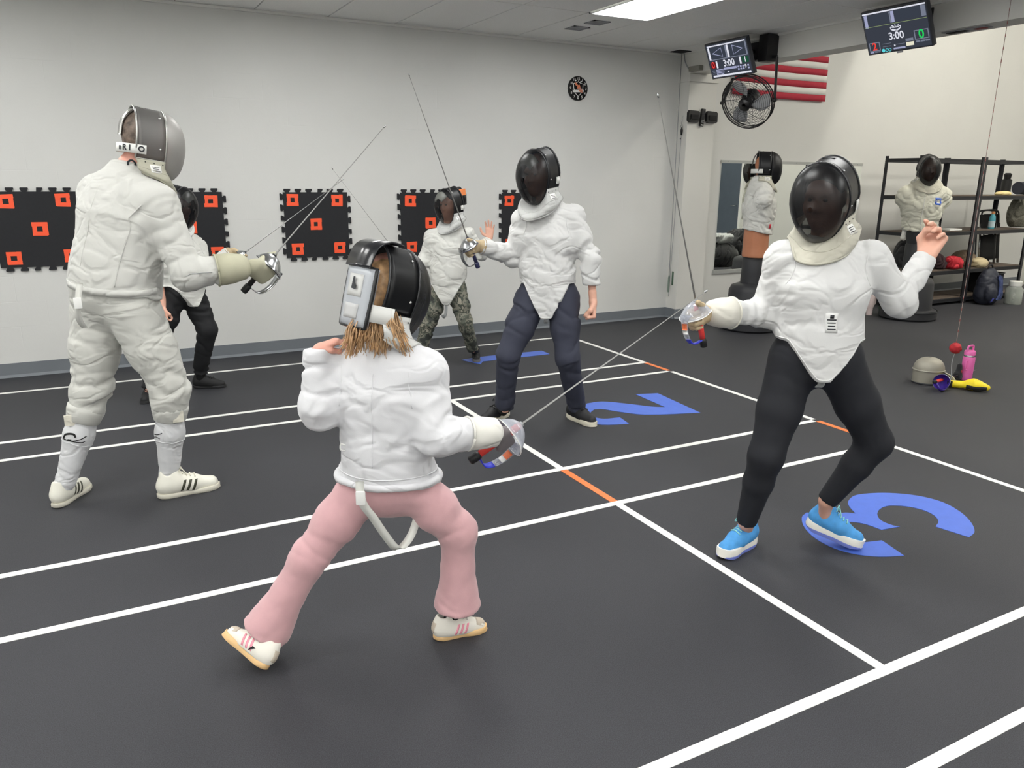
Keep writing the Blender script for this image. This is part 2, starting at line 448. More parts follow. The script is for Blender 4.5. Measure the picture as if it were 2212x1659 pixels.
def wall_mat():
    m = M('painted_block', (214, 214, 211), 0.55, var=0.02, vscale=1.5); nt = m.node_tree; b = nt.nodes['Principled BSDF']
    tc = nt.nodes.new('ShaderNodeTexCoord'); mp = nt.nodes.new('ShaderNodeMapping'); mp.inputs['Rotation'].default_value = (math.radians(90), 0, 0)
    nt.links.new(tc.outputs['Object'], mp.inputs['Vector'])
    br = nt.nodes.new('ShaderNodeTexBrick'); br.inputs['Scale'].default_value = 1.0
    br.inputs['Brick Width'].default_value = 0.40; br.inputs['Row Height'].default_value = 0.20; br.inputs['Mortar Size'].default_value = 0.005; br.inputs['Mortar Smooth'].default_value = 1.0
    br.inputs['Color1'].default_value = (1, 1, 1, 1); br.inputs['Color2'].default_value = (1, 1, 1, 1); br.inputs['Mortar'].default_value = (0, 0, 0, 1)
    nt.links.new(mp.outputs[0], br.inputs['Vector'])
    no = nt.nodes.new('ShaderNodeTexNoise'); no.inputs['Scale'].default_value = 2.2; no.inputs['Detail'].default_value = 6
    nt.links.new(tc.outputs['Object'], no.inputs['Vector'])
    rp = nt.nodes.new('ShaderNodeValToRGB'); rp.color_ramp.elements[0].position = 0.53; rp.color_ramp.elements[1].position = 0.72
    nt.links.new(no.outputs['Fac'], rp.inputs['Fac'])
    inv = nt.nodes.new('ShaderNodeMath'); inv.operation = 'SUBTRACT'; inv.inputs[0].default_value = 1.0
    nt.links.new(br.outputs['Color'], inv.inputs[1])
    mu = nt.nodes.new('ShaderNodeMath'); mu.operation = 'MULTIPLY'; nt.links.new(inv.outputs[0], mu.inputs[0]); nt.links.new(rp.outputs['Color'], mu.inputs[1])
    n3 = nt.nodes.new('ShaderNodeTexNoise'); n3.inputs['Scale'].default_value = 40; n3.inputs['Detail'].default_value = 4; nt.links.new(tc.outputs['Object'], n3.inputs['Vector'])
    ad = nt.nodes.new('ShaderNodeMath'); ad.operation = 'MULTIPLY_ADD'; ad.inputs[1].default_value = 0.35
    nt.links.new(n3.outputs['Fac'], ad.inputs[0])
    ng = nt.nodes.new('ShaderNodeMath'); ng.operation = 'MULTIPLY'; ng.inputs[1].default_value = -1.0; nt.links.new(mu.outputs[0], ng.inputs[0]); nt.links.new(ng.outputs[0], ad.inputs[2])
    bp = nt.nodes.new('ShaderNodeBump'); bp.inputs['Strength'].default_value = 0.32; bp.inputs['Distance'].default_value = 0.004
    nt.links.new(ad.outputs[0], bp.inputs['Height']); nt.links.new(bp.outputs[0], b.inputs['Normal']); return m
def floor_mat():
    m = bpy.data.materials.new('rubber_floor'); m.use_nodes = True; nt = m.node_tree; b = nt.nodes['Principled BSDF']
    b.inputs['Roughness'].default_value = 0.62; b.inputs['Specular IOR Level'].default_value = 0.38
    tc = nt.nodes.new('ShaderNodeTexCoord'); n = nt.nodes.new('ShaderNodeTexNoise'); n.inputs['Scale'].default_value = 330; n.inputs['Detail'].default_value = 2
    nt.links.new(tc.outputs['Object'], n.inputs['Vector'])
    r = nt.nodes.new('ShaderNodeValToRGB'); r.color_ramp.elements[0].position = 0.35; r.color_ramp.elements[1].position = 0.75
    r.color_ramp.elements[0].color = lin((42, 42, 46))+(1,); r.color_ramp.elements[1].color = lin((64, 65, 70))+(1,)
    n2 = nt.nodes.new('ShaderNodeTexNoise'); n2.inputs['Scale'].default_value = 1.3; n2.inputs['Detail'].default_value = 6; nt.links.new(tc.outputs['Object'], n2.inputs['Vector'])
    mr = nt.nodes.new('ShaderNodeMapRange'); mr.inputs['To Min'].default_value = 0.85; mr.inputs['To Max'].default_value = 1.15; nt.links.new(n2.outputs['Fac'], mr.inputs['Value'])
    mx = nt.nodes.new('ShaderNodeMix'); mx.data_type = 'RGBA'; mx.blend_type = 'MULTIPLY'; mx.inputs[0].default_value = 1.0
    nt.links.new(n.outputs['Fac'], r.inputs['Fac']); nt.links.new(r.outputs['Color'], mx.inputs[6]); nt.links.new(mr.outputs['Result'], mx.inputs[7])
    nt.links.new(mx.outputs[2], b.inputs['Base Color'])
    bp = nt.nodes.new('ShaderNodeBump'); bp.inputs['Strength'].default_value = 0.35; bp.inputs['Distance'].default_value = 0.002
    nt.links.new(n.outputs['Fac'], bp.inputs['Height']); nt.links.new(bp.outputs[0], b.inputs['Normal'])
    MATS['rubber_floor'] = m; return m
def camo_mat():
    m = bpy.data.materials.new('camouflage'); m.use_nodes = True; nt = m.node_tree; b = nt.nodes['Principled BSDF']; b.inputs['Roughness'].default_value = 0.85
    tc = nt.nodes.new('ShaderNodeTexCoord'); n = nt.nodes.new('ShaderNodeTexNoise'); n.inputs['Scale'].default_value = 13; n.inputs['Detail'].default_value = 3; n.inputs['Distortion'].default_value = 0.6
    nt.links.new(tc.outputs['Object'], n.inputs['Vector'])
    r = nt.nodes.new('ShaderNodeValToRGB'); r.color_ramp.interpolation = 'CONSTANT'; e = r.color_ramp.elements
    e[0].position = 0; e[0].color = lin((52, 55, 52))+(1,); e[1].position = 0.42; e[1].color = lin((92, 96, 86))+(1,)
    for p, c in ((0.50, (126, 124, 112)), (0.57, (70, 74, 66)), (0.64, (150, 146, 132))):
        k = e.new(p); k.color = lin(c)+(1,)
    nt.links.new(n.outputs['Fac'], r.inputs['Fac']); nt.links.new(r.outputs['Color'], b.inputs['Base Color']); MATS['camouflage'] = m; return m

m_wall = wall_mat(); m_floor = floor_mat(); m_camo = camo_mat()
m_plaster = M('smooth_white_paint', (216, 215, 210), 0.5, var=0.015, vscale=1.0, bump=0.1, bscale=60)
m_ceil = M('ceiling_tile', (240, 240, 237), 0.9, var=0.04, vscale=90, bump=0.15, bscale=160, bdist=0.002)
m_tbar = M('ceiling_bar', (224, 224, 220), 0.6)
m_base = M('grey_rubber_base', (112, 117, 123), 0.5, var=0.03)
m_tape = M('white_tape', (232, 232, 228), 0.5, var=0.02, vscale=30)
m_otape = M('orange_tape', (224, 122, 66), 0.5, var=0.03)
m_blue = M('blue_tape', (76, 108, 200), 0.5, var=0.04, vscale=20)
m_matblk = M('black_foam', (30, 31, 35), 0.8, var=0.08, vscale=40, bump=0.2, bscale=300)
m_ored = M('orange_red_tape', (255, 92, 52), 0.5, var=0.02)
m_black = M('black_plastic', (22, 22, 24), 0.45, var=0.05)
m_dblack = M('matt_black', (16, 16, 18), 0.8)
m_dark = M('dark_metal', (44, 46, 50), 0.45, metal=0.3)
m_steel = M('steel', (190, 192, 194), 0.25, metal=1.0)
m_blade = M('blade_steel', (150, 150, 148), 0.3, metal=0.9)
m_chrome = M('chrome', (220, 220, 220), 0.12, metal=1.0)
m_white = M('white_plastic', (235, 235, 232), 0.4)
m_grey = M('grey_plastic', (150, 152, 155), 0.5)
m_panel = EM('panel_diffuser', (255, 255, 252), PANEL_STRENGTH)
m_hipanel = EM('high_bay_diffuser', (255, 251, 240), HIGH_STRENGTH)

# ------------------------------------------------------------------ the room
floor_o = struct('floor', box2((X_L, Y_F, -0.1), (X_R, YW, 0.0)), m_floor)
back = struct('wall_back', box2((X_L, YW, 0), (X_R, YW+0.15, Z_HI)), m_wall)
struct('wall_left', box2((X_L-0.15, Y_F, 0), (X_L, YW+0.15, Z_HI)), m_wall)
struct('wall_right', box2((X_R, Y_F, 0), (X_R+0.15, YW+0.15, Z_HI)), m_plaster)
struct('wall_front', box2((X_L-0.15, Y_F-0.15, 0), (X_R+0.15, Y_F, Z_HI)), m_plaster)
struct('ceiling_high', box2((X_L-0.15, Y_F-0.15, Z_HI), (X_R+0.15, YW+0.15, Z_HI+0.1)), m_plaster)
struct('wall_pilaster', join(box2((XH, 7.0, 0), (6.27, YW, ZHB)), box2((XH-0.012, 6.985, 2.60), (6.285, YW, 2.672))), m_plaster)
struct('wall_header', box2((XH, Y_F, ZHB), (XH+0.24, YW, Z_HI)), m_plaster)
# suspended ceiling: every tile a piece, hung between thin bars
ceil_o = struct('ceiling', box2((X_L, Y_F, ZC+0.03), (XH, YW, ZC+0.06)), m_tbar)
LX = [3.82-0.61*k for k in range(-4, 13)]
LX = sorted([x for x in LX if X_L < x < XH-0.05]+[X_L, XH])
LY = sorted([y for y in [5.88+1.22*k for k in range(-10, 2)] if Y_F < y < YW-0.05]+[Y_F, YW])
PANELS = [(cx, cy) for cx in (-3.195, -0.755, 1.685, 4.125) for cy in (5.27, 2.83, 0.39, -2.05, -4.49)]  # leftmost column and two rear rows are unseen, added to brighten wall and backs
tile_meshes = {}
for i in range(len(LX)-1):
    for j in range(len(LY)-1):
        x0, x1, y0, y1 = LX[i], LX[i+1], LY[j], LY[j+1]
        cx, cy = (x0+x1)/2, (y0+y1)/2
        if any(abs(cx-a) < 0.1 and abs(cy-b) < 0.1 for a, b in PANELS): continue
        key = (round(x1-x0, 3), round(y1-y0, 3))
        if key not in tile_meshes:
            me = mk_mesh('ceiling_tile', *bbox_bev((0, 0, 0.0125), (x1-x0-0.011, y1-y0-0.011, 0.025), 0.004), smooth=False)
            me.materials.append(m_ceil); tile_meshes[key] = me
        o = bpy.data.objects.new('ceiling_tile', tile_meshes[key]); COL.objects.link(o); o.parent = ceil_o
        o.location = (cx, cy, ZC+random.uniform(-0.0012, 0.0012))
where = {(-0.755, 5.27): 'near the left wall, farthest back', (1.685, 5.27): 'above the middle lane mats', (4.125, 5.27): 'in front of the round wall clock'}
for cx, cy in PANELS:
    vis = (cx, cy) == (4.125, 5.27)
    lab = 'bright white ceiling light panel at the top edge, before the round clock' if vis else 'white ceiling light panel of the low ceiling, assumed outside the view'
    t = thing('ceiling_light', lab, 'light', (cx, cy, ZC-0.012), None if vis else 'ceiling light panels')
    w, h = 0.599, 1.209
    part('frame', join(box((cx-w/2+0.008, cy, ZC+0.004), (0.016, h, 0.03)), box((cx+w/2-0.008, cy, ZC+0.004), (0.016, h, 0.03)),
                       box((cx, cy-h/2+0.008, ZC+0.004), (w, 0.016, 0.03)), box((cx, cy+h/2-0.008, ZC+0.004), (w, 0.016, 0.03))), m_white, t, smooth=False)
    part('diffuser', box((cx, cy, ZC+0.008), (w-0.03, h-0.03, 0.006)), m_panel, t, smooth=False)
# high-bay lamps of the tall space
for k, (cx, cy) in enumerate([(7.6, 0.6), (10.6, 0.6), (8.6, 3.6), (11.6, 3.6)]):
    t = thing('high_bay_lamp', 'long white lamp under the tall ceiling, outside the view', 'light', (cx, cy, Z_HI-0.3), 'high bay lamps')
    part('housing', bbox_bev((cx, cy, Z_HI-0.22), (0.36, 1.24, 0.06), 0.01), m_white, t, smooth=False)
    part('diffuser', box((cx, cy, Z_HI-0.255), (0.32, 1.2, 0.02)), m_hipanel, t, smooth=False)
    for s in (-0.5, 0.5): part('hanger', rod((cx, cy+s, Z_HI-0.2), (cx, cy+s, Z_HI), 0.004), m_steel, t)
# a shielded tube lamp near the back wall: its side plate cuts the light off towards the flag
t = thing('tube_lamp', 'shielded tube lamp high near the back wall, outside the view', 'light', (9.39, 5.4, Z_HI-0.62))
part('tube', tube([(9.39, 4.8, Z_HI-0.1), (9.39, 6.0, Z_HI-0.1)], 0.026, 12), EM('tube_glow', (255, 250, 236), 270.0), t)
part('side_plate', box((9.195, 5.4, Z_HI-0.30), (0.01, 1.5, 0.60)), m_white, t, smooth=False)
part('top_plate', box((9.40, 5.4, Z_HI-0.01), (0.42, 1.5, 0.02)), m_white, t, smooth=False)
for yy in (4.65, 6.15): part('end_plate', prism([(-0.2, 0), (0.2, 0), (-0.2, -0.6)], (9.395, yy, Z_HI), (1, 0, 0), (0, 0, 1), (0, 1, 0), 0.008), m_white, t, smooth=False)
# skirting
def skirting(name, a, b, n):
    a = np.array(a, float); b = np.array(b, float); n = np.array(n, float)
    prof = [(0.0, 0.112), (0.007, 0.112), (0.008, 0.02), (0.022, 0.004), (0.026, 0.0), (0.0, 0.0)]
    ring = np.array([[e+n*x+np.array([0, 0, z]) for x, z in prof] for e in (a, b)])
    V, F = grid(ring, cv=True); F += [tuple(range(6)), tuple(range(11, 5, -1))]
    return struct(name, (V, F), m_base)
skirting('baseboard_back', (X_L, YW, 0), (XH, YW, 0), (0, -1, 0))
skirting('baseboard_pilaster_side', (XH, YW, 0), (XH, 7.0, 0), (-1, 0, 0))
skirting('baseboard_pilaster_front', (XH-0.02, 7.0, 0), (6.27, 7.0, 0), (0, -1, 0))
skirting('baseboard_right', (6.27, YW, 0), (X_R, YW, 0), (0, -1, 0))
struct('trim_1', box2((X_L, YW-0.022, ZC-0.022), (XH, YW, ZC-0.001)), m_tbar)
struct('trim_2', box2((XH-0.02, Y_F, ZC-0.02), (XH, YW, ZC-0.001)), m_tbar)

# ------------------------------------------------------------------ tape on the floor
A, B = 2.169, 4.192
L = dict(L1=6.644, L2=5.362, L3=5.009, L4=3.465, L5=2.937, L6=1.400, L7=1.056)
TW = 0.040
def tape(x0, y0, x1, y1, m=None, name='tape_line', z=0.0016):
    part(name, box2((min(x0, x1), min(y0, y1), -0.001), (max(x0, x1), max(y0, y1), z)), m or m_tape, floor_o, smooth=False)
h = TW/2
tape(X_L+0.6, L['L1']-h, B+h, L['L1']+h)
tape(X_L+0.6, L['L2']-h, B+h, L['L2']+h)
tape(X_L+0.6, L['L3']-h, B-h, L['L3']+h)
tape(X_L+0.6, L['L4']-h, B-h, L['L4']+h)
tape(X_L+0.6, L['L5']-h, B-h, L['L5']+h)
tape(X_L+0.6, L['L6']-h, B+4.0, L['L6']+h)
tape(X_L+0.6, L['L7']-h, B+4.0, L['L7']+h)
for y0, y1 in ((L['L3']-h, L['L4']+h), (L['L5']-h, L['L6']+h), (L['L2']+h, L['L1']-h)):
    tape(A-h, y0, A+h, y1, z=0.0019)
tape(A-h, L['L4']-h, A+h, L['L5']+h, m_otape, 'orange_tape_line', 0.0021)
for y0, y1 in ((L['L1']-h, L['L2']-h), (L['L3']-h, L['L4']+h), (L['L5']-h, L['L6']+h)):
    tape(B-h, y0, B+h, y1, z=0.0019)
tape(B-h, L['L3']+h, B+h, L['L2']-h, m_otape, 'orange_tape_line', 0.0021)
tape(B-h, L['L5']+h, B+h, L['L4']-h, m_otape, 'orange_tape_line', 0.0021)
def digit(pix, label):
    raw = np.array([FL(*p)[:2] for p in pix]); n = len(raw); out = []
    def turn(i):
        a = raw[i]-raw[i-1]; b = raw[(i+1) % n]-raw[i]; return abs(math.degrees(math.atan2(a[0]*b[1]-a[1]*b[0], a@b)))
    sm = [turn(i) < 48 for i in range(n)]
    for i in range(n):          # round the runs between sharp corners
        p1, p2 = raw[i], raw[(i+1) % n]; t1 = (p2-raw[i-1])*0.5 if sm[i] else p2-p1; t2 = (raw[(i+2) % n]-p1)*0.5 if sm[(i+1) % n] else p2-p1
        L = np.linalg.norm(p2-p1); t1 = t1/(np.linalg.norm(t1)+1e-9)*L; t2 = t2/(np.linalg.norm(t2)+1e-9)*L
        for k in range(4):
            t = k/4; out.append((2*t**3-3*t**2+1)*p1+(t**3-2*t**2+t)*t1+(-2*t**3+3*t**2)*p2+(t**3-t**2)*t2)
    poly = np.array(out)
    V = np.vstack([np.c_[poly, np.full(len(poly), -0.001)], np.c_[poly, np.full(len(poly), 0.0022)]]); n = len(poly)
    F = [tuple(range(n, 2*n))]+[(i, (i+1) % n, n+(i+1) % n, n+i) for i in range(n)]
    part('lane_number', (V, F), m_blue, floor_o, smooth=False, label=label)
digit([(997, 778), (1030, 772), (1170, 758), (1187, 765), (1043, 781), (1038, 787)], 'blue tape number one on the far lane')
digit([(1373, 852), (1421, 850), (1513, 892), (1393, 896), (1331, 889), (1300, 884), (1283, 885), (1275, 893), (1283, 902), (1305, 905), (1339, 902), (1359, 916),
       (1300, 918), (1272, 912), (1258, 900), (1258, 885), (1268, 872), (1300, 868), (1350, 872), (1410, 879), (1437, 880)], 'blue tape number two on the middle lane')
three = [(1953, 1201), (1925, 1203), (1890, 1202), (1850, 1198), (1800, 1185), (1760, 1165), (1737, 1140), (1733, 1117), (1755, 1108), (1790, 1112)]
digit([(1832, 1090), (1836, 1078), (1850, 1070), (1885, 1066), (1930, 1066), (1985, 1072), (2035, 1085), (2075, 1107), (2098, 1130), (2105, 1150), (2093, 1161),
       (2021, 1138), (2027, 1126), (2015, 1112), (1990, 1101), (1955, 1094), (1920, 1093), (1901, 1100), (1895, 1113), (1905, 1126), (1930, 1136), (1944, 1138), (1904, 1145),
       (1870, 1133), (1840, 1128), (1824, 1131), (1834, 1150), (1852, 1165), (1870, 1172), (1905, 1168), (1953, 1201), (1900, 1203), (1850, 1198), (1800, 1184), (1762, 1164), (1738, 1140), (1732, 1118),
       (1742, 1108), (1770, 1110), (1800, 1112), (1826, 1108), (1848, 1110)], 'blue tape number three on the near lane')

# ------------------------------------------------------------------ jigsaw foam mats with taped targets
def jigsaw(size=0.575, teeth=6, hgt=0.03):
    e = []
    def edge(skip):
        n = teeth; p = size/n; pts = []
        for i in range(n):
            c = (i+0.5+(0.12 if skip else -0.12))*p; s = 0.0 if i != n//2 else 0.5
            a, b = p*0.17, p*0.30
            pts += [(c-a, 0), (c-b*(1-s), hgt*0.55), (c-b*0.9*(1-s), hgt), (c+b*0.9, hgt), (c+b, hgt*0.75), (c+a, 0)]
        return pts
    out = []
    for k in range(4):
        ang = -k*math.pi/2
        o = [(-size/2, size/2), (size/2, size/2), (size/2, -size/2), (-size/2, -size/2)][k]
        ux, uy = math.cos(ang), math.sin(ang); vx, vy = -math.sin(ang), math.cos(ang)
        for x, y in [(0, 0)]+edge(k % 2):
            out.append((o[0]+ux*x+vx*y, o[1]+uy*x+vy*y))
    return out
def tape_ring(cx, cz, o):
    R = []
    for (dx, dz, w, hh) in ((0, 0.034, 0.105, 0.032), (0, -0.034, 0.10, 0.032), (-0.035, 0, 0.032, 0.092), (0.035, 0, 0.032, 0.098)):
        jx, jz = random.uniform(-0.003, 0.003), random.uniform(-0.003, 0.003); a = random.uniform(-0.05, 0.05)
        Rm = np.array([[math.cos(a), 0, -math.sin(a)], [0, 1, 0], [math.sin(a), 0, math.cos(a)]])
        R.append(box((cx+dx+jx, YW-0.0185+random.uniform(-0.0004, 0.0004), cz+dz+jz), (w+random.uniform(-0.006, 0.006), 0.003, hh), Rm))
    return join(*R)
mat_labels = ['black jigsaw foam mat cut off by the left edge of the picture', 'black jigsaw foam mat behind the small masked fencer on the left',
              'black jigsaw foam mat crossed by two blades, whole in view', 'black jigsaw foam mat behind the fencer in camouflage trousers', 'black jigsaw foam mat mostly hidden by the tall fencer in navy trousers']
poly = jigsaw()
for k, x0 in enumerate((-0.675, 0.418, 1.506, 2.598, 3.682)):
    cx, cz = x0+0.295, 1.148+0.004*(2-k)
    t = thing('foam_mat', mat_labels[k], 'mat', (cx, YW, cz-0.32), 'taped foam mats on the wall')
    pl = np.array(poly)
    V, F = prism(pl, (cx, YW-0.017, cz), (1, 0, 0), (0, 0, 1), (0, 1, 0), 0.017)
    part('foam_sheet', (V, F), m_matblk, t, smooth=False)
    for dx, dz in ((-0.2, 0.215), (0.2, 0.215), (0.0, 0.0), (-0.19, -0.215), (0.2, -0.215)):
        part('tape_square', tape_ring(cx+dx+random.uniform(-0.012, 0.012), cz+dz+random.uniform(-0.01, 0.01), None), m_ored, t, smooth=False)
# ------------------------------------------------------------------ things on the walls
X3 = np.array([1.0, 0, 0]); Y3 = np.array([0, 1.0, 0]); Z3 = np.array([0, 0, 1.0])
RX90 = np.array([[1, 0, 0], [0, 0, -1], [0, 1, 0]], float)      # local z -> -y
def rr_poly(w, h, r, n=5):
    out = []
    for cx, cy, a0 in ((w/2-r, h/2-r, 0), (-w/2+r, h/2-r, 90), (-w/2+r, -h/2+r, 180), (w/2-r, -h/2+r, 270)):
        for k in range(n+1):
            a = math.radians(a0+90*k/n); out.append((cx+r*math.cos(a), cy+r*math.sin(a)))
    return out
def clock():
    c = np.array([4.557, YW, 2.467]); t = thing('wall_clock', 'round black wall clock with white numerals and shield crest', 'clock', c)
    part('case', lathe([(0.116, 0.0), (0.118, 0.004), (0.118, 0.018), (0.114, 0.022)], 48, c, RX90), m_black, t)
    f = c+np.array([0, -0.0225, 0]); nums = []
    for k in range(1, 13):
        a = math.radians(90-30*k); nums.append(text_at(str(k), 0.034, f+X3*math.cos(a)*0.094+Z3*math.sin(a)*0.094, X3, Z3, 0.002, 0.0006))
    part('numerals', join(*nums), m_white, t, smooth=False)
    sh = [(-0.058, 0.045), (-0.03, 0.05), (0.0, 0.066), (0.03, 0.05), (0.058, 0.045), (0.054, 0.0), (0.035, -0.045), (0.0, -0.078), (-0.035, -0.045), (-0.054, 0.0), (-0.058, 0.045)]
    part('crest', join(tube([f+X3*x+Z3*z for x, z in sh], 0.0035, 6), prism([(-0.068, -0.018), (0.062, -0.010), (0.066, -0.028), (0.05, -0.034), (-0.05, -0.04), (-0.064, -0.038)], f, X3, Z3, -Y3, 0.003),
         lathe([(0.008, 0), (0.008, 0.003)], 10, f+X3*0.03+Z3*0.068, RX90), lathe([(0.006, 0), (0.006, 0.003)], 10, f+X3*0.002+Z3*0.078, RX90), lathe([(0.008, 0), (0.008, 0.003)], 10, f-X3*0.035+Z3*0.075, RX90)), m_white, t, smooth=False)
    part('crest_figure', prism([(-0.05, 0.055), (-0.025, 0.052), (-0.008, 0.03), (0.01, 0.038), (0.022, 0.012), (0.05, -0.018), (0.056, -0.04), (0.02, -0.034), (-0.002, -0.008), (-0.018, 0.0), (-0.012, 0.018), (-0.036, 0.03)], f-Y3*0.003, X3, Z3, -Y3, 0.003), M('crest_orange', (222, 130, 95), 0.5), t, smooth=False)
    part('minute_hand', ribbon([f-Y3*0.008, f-Y3*0.008+X3*0.088-Z3*0.058], Y3*0+np.cross(nrm(X3*0.088-Z3*0.058), Y3), [0.006, 0.003], 0.0015), m_grey, t, smooth=False)
    part('hour_hand', ribbon([f-Y3*0.0065, f-Y3*0.0065+X3*0.05-Z3*0.01], np.cross(nrm(X3*0.05-Z3*0.01), Y3), [0.008, 0.004], 0.0015), m_grey, t, smooth=False)
clock()

# flag: each stripe a piece of cloth
def flag():
    x1, z0, w, hgt = 8.155, 2.515, 1.52, 0.955; x0 = x1-w; st = hgt/13
    t = thing('flag', 'large red and white striped flag hung on the tall wall behind the fan', 'flag', (x0+w/2, YW, z0))
    mr = M('flag_red', (178, 42, 62), 0.8, var=0.06, vscale=30); mw = M('flag_white', (228, 226, 222), 0.85, var=0.03); mb = M('flag_blue', (42, 52, 104), 0.8)
    def sheet(xa, xb, za, zb, y):
        n = 24; T = np.zeros((n, 3, 3)); 
        for i in range(n):
            x = xa+(xb-xa)*i/(n-1)
            for j in range(3):
                z = za+(zb-za)*j/2; wv = 0.008*math.sin(x*9+z*3)+0.005*math.sin(x*17-z*6)
                sag = 0.03*math.sin(math.pi*(x-x0)/w)*((z0+hgt-z)/hgt)
                T[i, j] = (x, YW-0.030-y+wv*0.6, z-sag*0.3+0.01*(x1-x)/w)
        return slab(T, T+np.array([0, 0.002, 0]))
    for k in range(13):
        xa = x0+(0.61 if k >= 6 else 0.0)
        part('stripe', sheet(xa, x1, z0+k*st, z0+(k+1)*st, 0.0), mr if k % 2 == 0 else mw, t)
    part('canton', sheet(x0, x0+0.61, z0+6*st, z0+hgt, 0.0), mb, t)
    star = [(0.02*math.cos(math.radians(90+36*k))*(1 if k % 2 == 0 else 0.4), 0.02*math.sin(math.radians(90+36*k))*(1 if k % 2 == 0 else 0.4)) for k in range(10)]
    ss = []
    for r in range(9):
        for c in range(6 if r % 2 == 0 else 5):
            ss.append(prism(star, (x0+0.05+c*0.102+(0.051 if r % 2 else 0), YW-0.046, z0+hgt-0.045-r*0.053), X3, Z3, Y3, 0.002))
    o = part('stars', join(*ss), mw, t, smooth=False)
    for x in (x0+0.02, x1-0.01): part('pin', lathe([(0.008, 0), (0.008, 0.02)], 10, (x, YW-0.004, z0+hgt-0.01), RX90), m_steel, t)
flag()

# mirror with rails
def mirror():
    xa, xb, za, zb = 6.58, 9.0, 0.50, 1.775
    t = thing('wall_mirror', 'wide frameless wall mirror with thin grey rails behind the training dummy', 'mirror', ((xa+xb)/2, YW, za))
    mm = M('mirror_glass', (232, 236, 234), 0.0, metal=1.0)
    part('glass', box2((xa, YW-0.008, za), (xb, YW-0.001, zb)), mm, t, smooth=False)
    mr = M('mirror_rail', (176, 178, 176), 0.4, metal=0.2)
    part('rail', join(box2((xa-0.01, YW-0.016, zb-0.012), (xb+0.01, YW, zb+0.022))), mr, t, smooth=False)
    part('rail', join(box2((xa-0.01, YW-0.022, za-0.032), (xb+0.01, YW, za+0.012))), mr, t, smooth=False)
    for k in range(5):
        part('screw', lathe([(0.005, 0), (0.004, 0.003)], 8, (xa+0.1+k*(xb-xa-0.2)/4, YW-0.016, zb+0.005), RX90), m_steel, t)
mirror()

# the place beyond, seen only in the mirror: a dark door and bags on the floor
dk = struct('door_1', box2((X_R-0.05, -0.15, 0), (X_R-0.001, 0.9, 2.25)), M('blue_grey_door', (82, 92, 104), 0.5, var=0.05))
part('door_frame', join(box2((X_R-0.07, -0.22, 0), (X_R-0.001, -0.15, 2.32)), box2((X_R-0.07, 0.9, 0), (X_R-0.001, 0.97, 2.32)), box2((X_R-0.07, -0.22, 2.25), (X_R-0.001, 0.97, 2.32))), m_white, dk, smooth=False)
part('door_handle', join(rod((X_R-0.10, 0.8, 1.0), (X_R-0.05, 0.8, 1.0), 0.01), rod((X_R-0.10, 0.8, 1.0), (X_R-0.10, 0.68, 1.0), 0.009)), m_steel, dk)
def soft(name, c, r, mat, label, cat, seed, lumps=5, amp=0.02, group=None, vox=0.012, flatten=None):
    c = np.asarray(c, float); r = np.asarray(r, float); S = SDF(c-r*1.5-0.05, c+r*1.5+0.05, vox); rg = np.random.default_rng(seed)
    S.ell(c, r)
    for k in range(lumps):
        p = c+rg.uniform(-0.6, 0.6, 3)*r; S.ell(p, r*rg.uniform(0.35, 0.6), k=0.03)
    zb = c[2]-r[2]*0.75
    S.cut(lambda x, y, z: zb-z+0*x+0*y)
    V, F = S.mesh(); V, F = folds((V, F), [(c-[r[0], 0, 0], c+[r[0], 0, 0])], amp, 11, 6, base=1.0, seed=seed)
    V[:, 2] = np.maximum(V[:, 2], zb)
    return solo(name, (V, F), mat, label, cat, group)
m_blkcloth = M('black_cloth', (24, 25, 29), 0.85, var=0.1, sheen=0.3)
soft('gym_bag', (10.35, 3.15, 0.19), (0.42, 0.3, 0.25), m_blkcloth, 'big black gym bag seen only in the mirror, beside the dark door', 'bag', 3)
soft('gym_bag', (11.35, 2.6, 0.27), (0.35, 0.3, 0.36), m_blkcloth, 'upright black gym bag seen only in the mirror, nearest the dummy', 'bag', 5)
soft('jacket_heap', (10.35, 3.15, 0.50), (0.26, 0.2, 0.10), M('pale_grey_cloth', (190, 192, 192), 0.85), 'pale grey jacket heaped on a black bag in the mirror', 'jacket', 9)

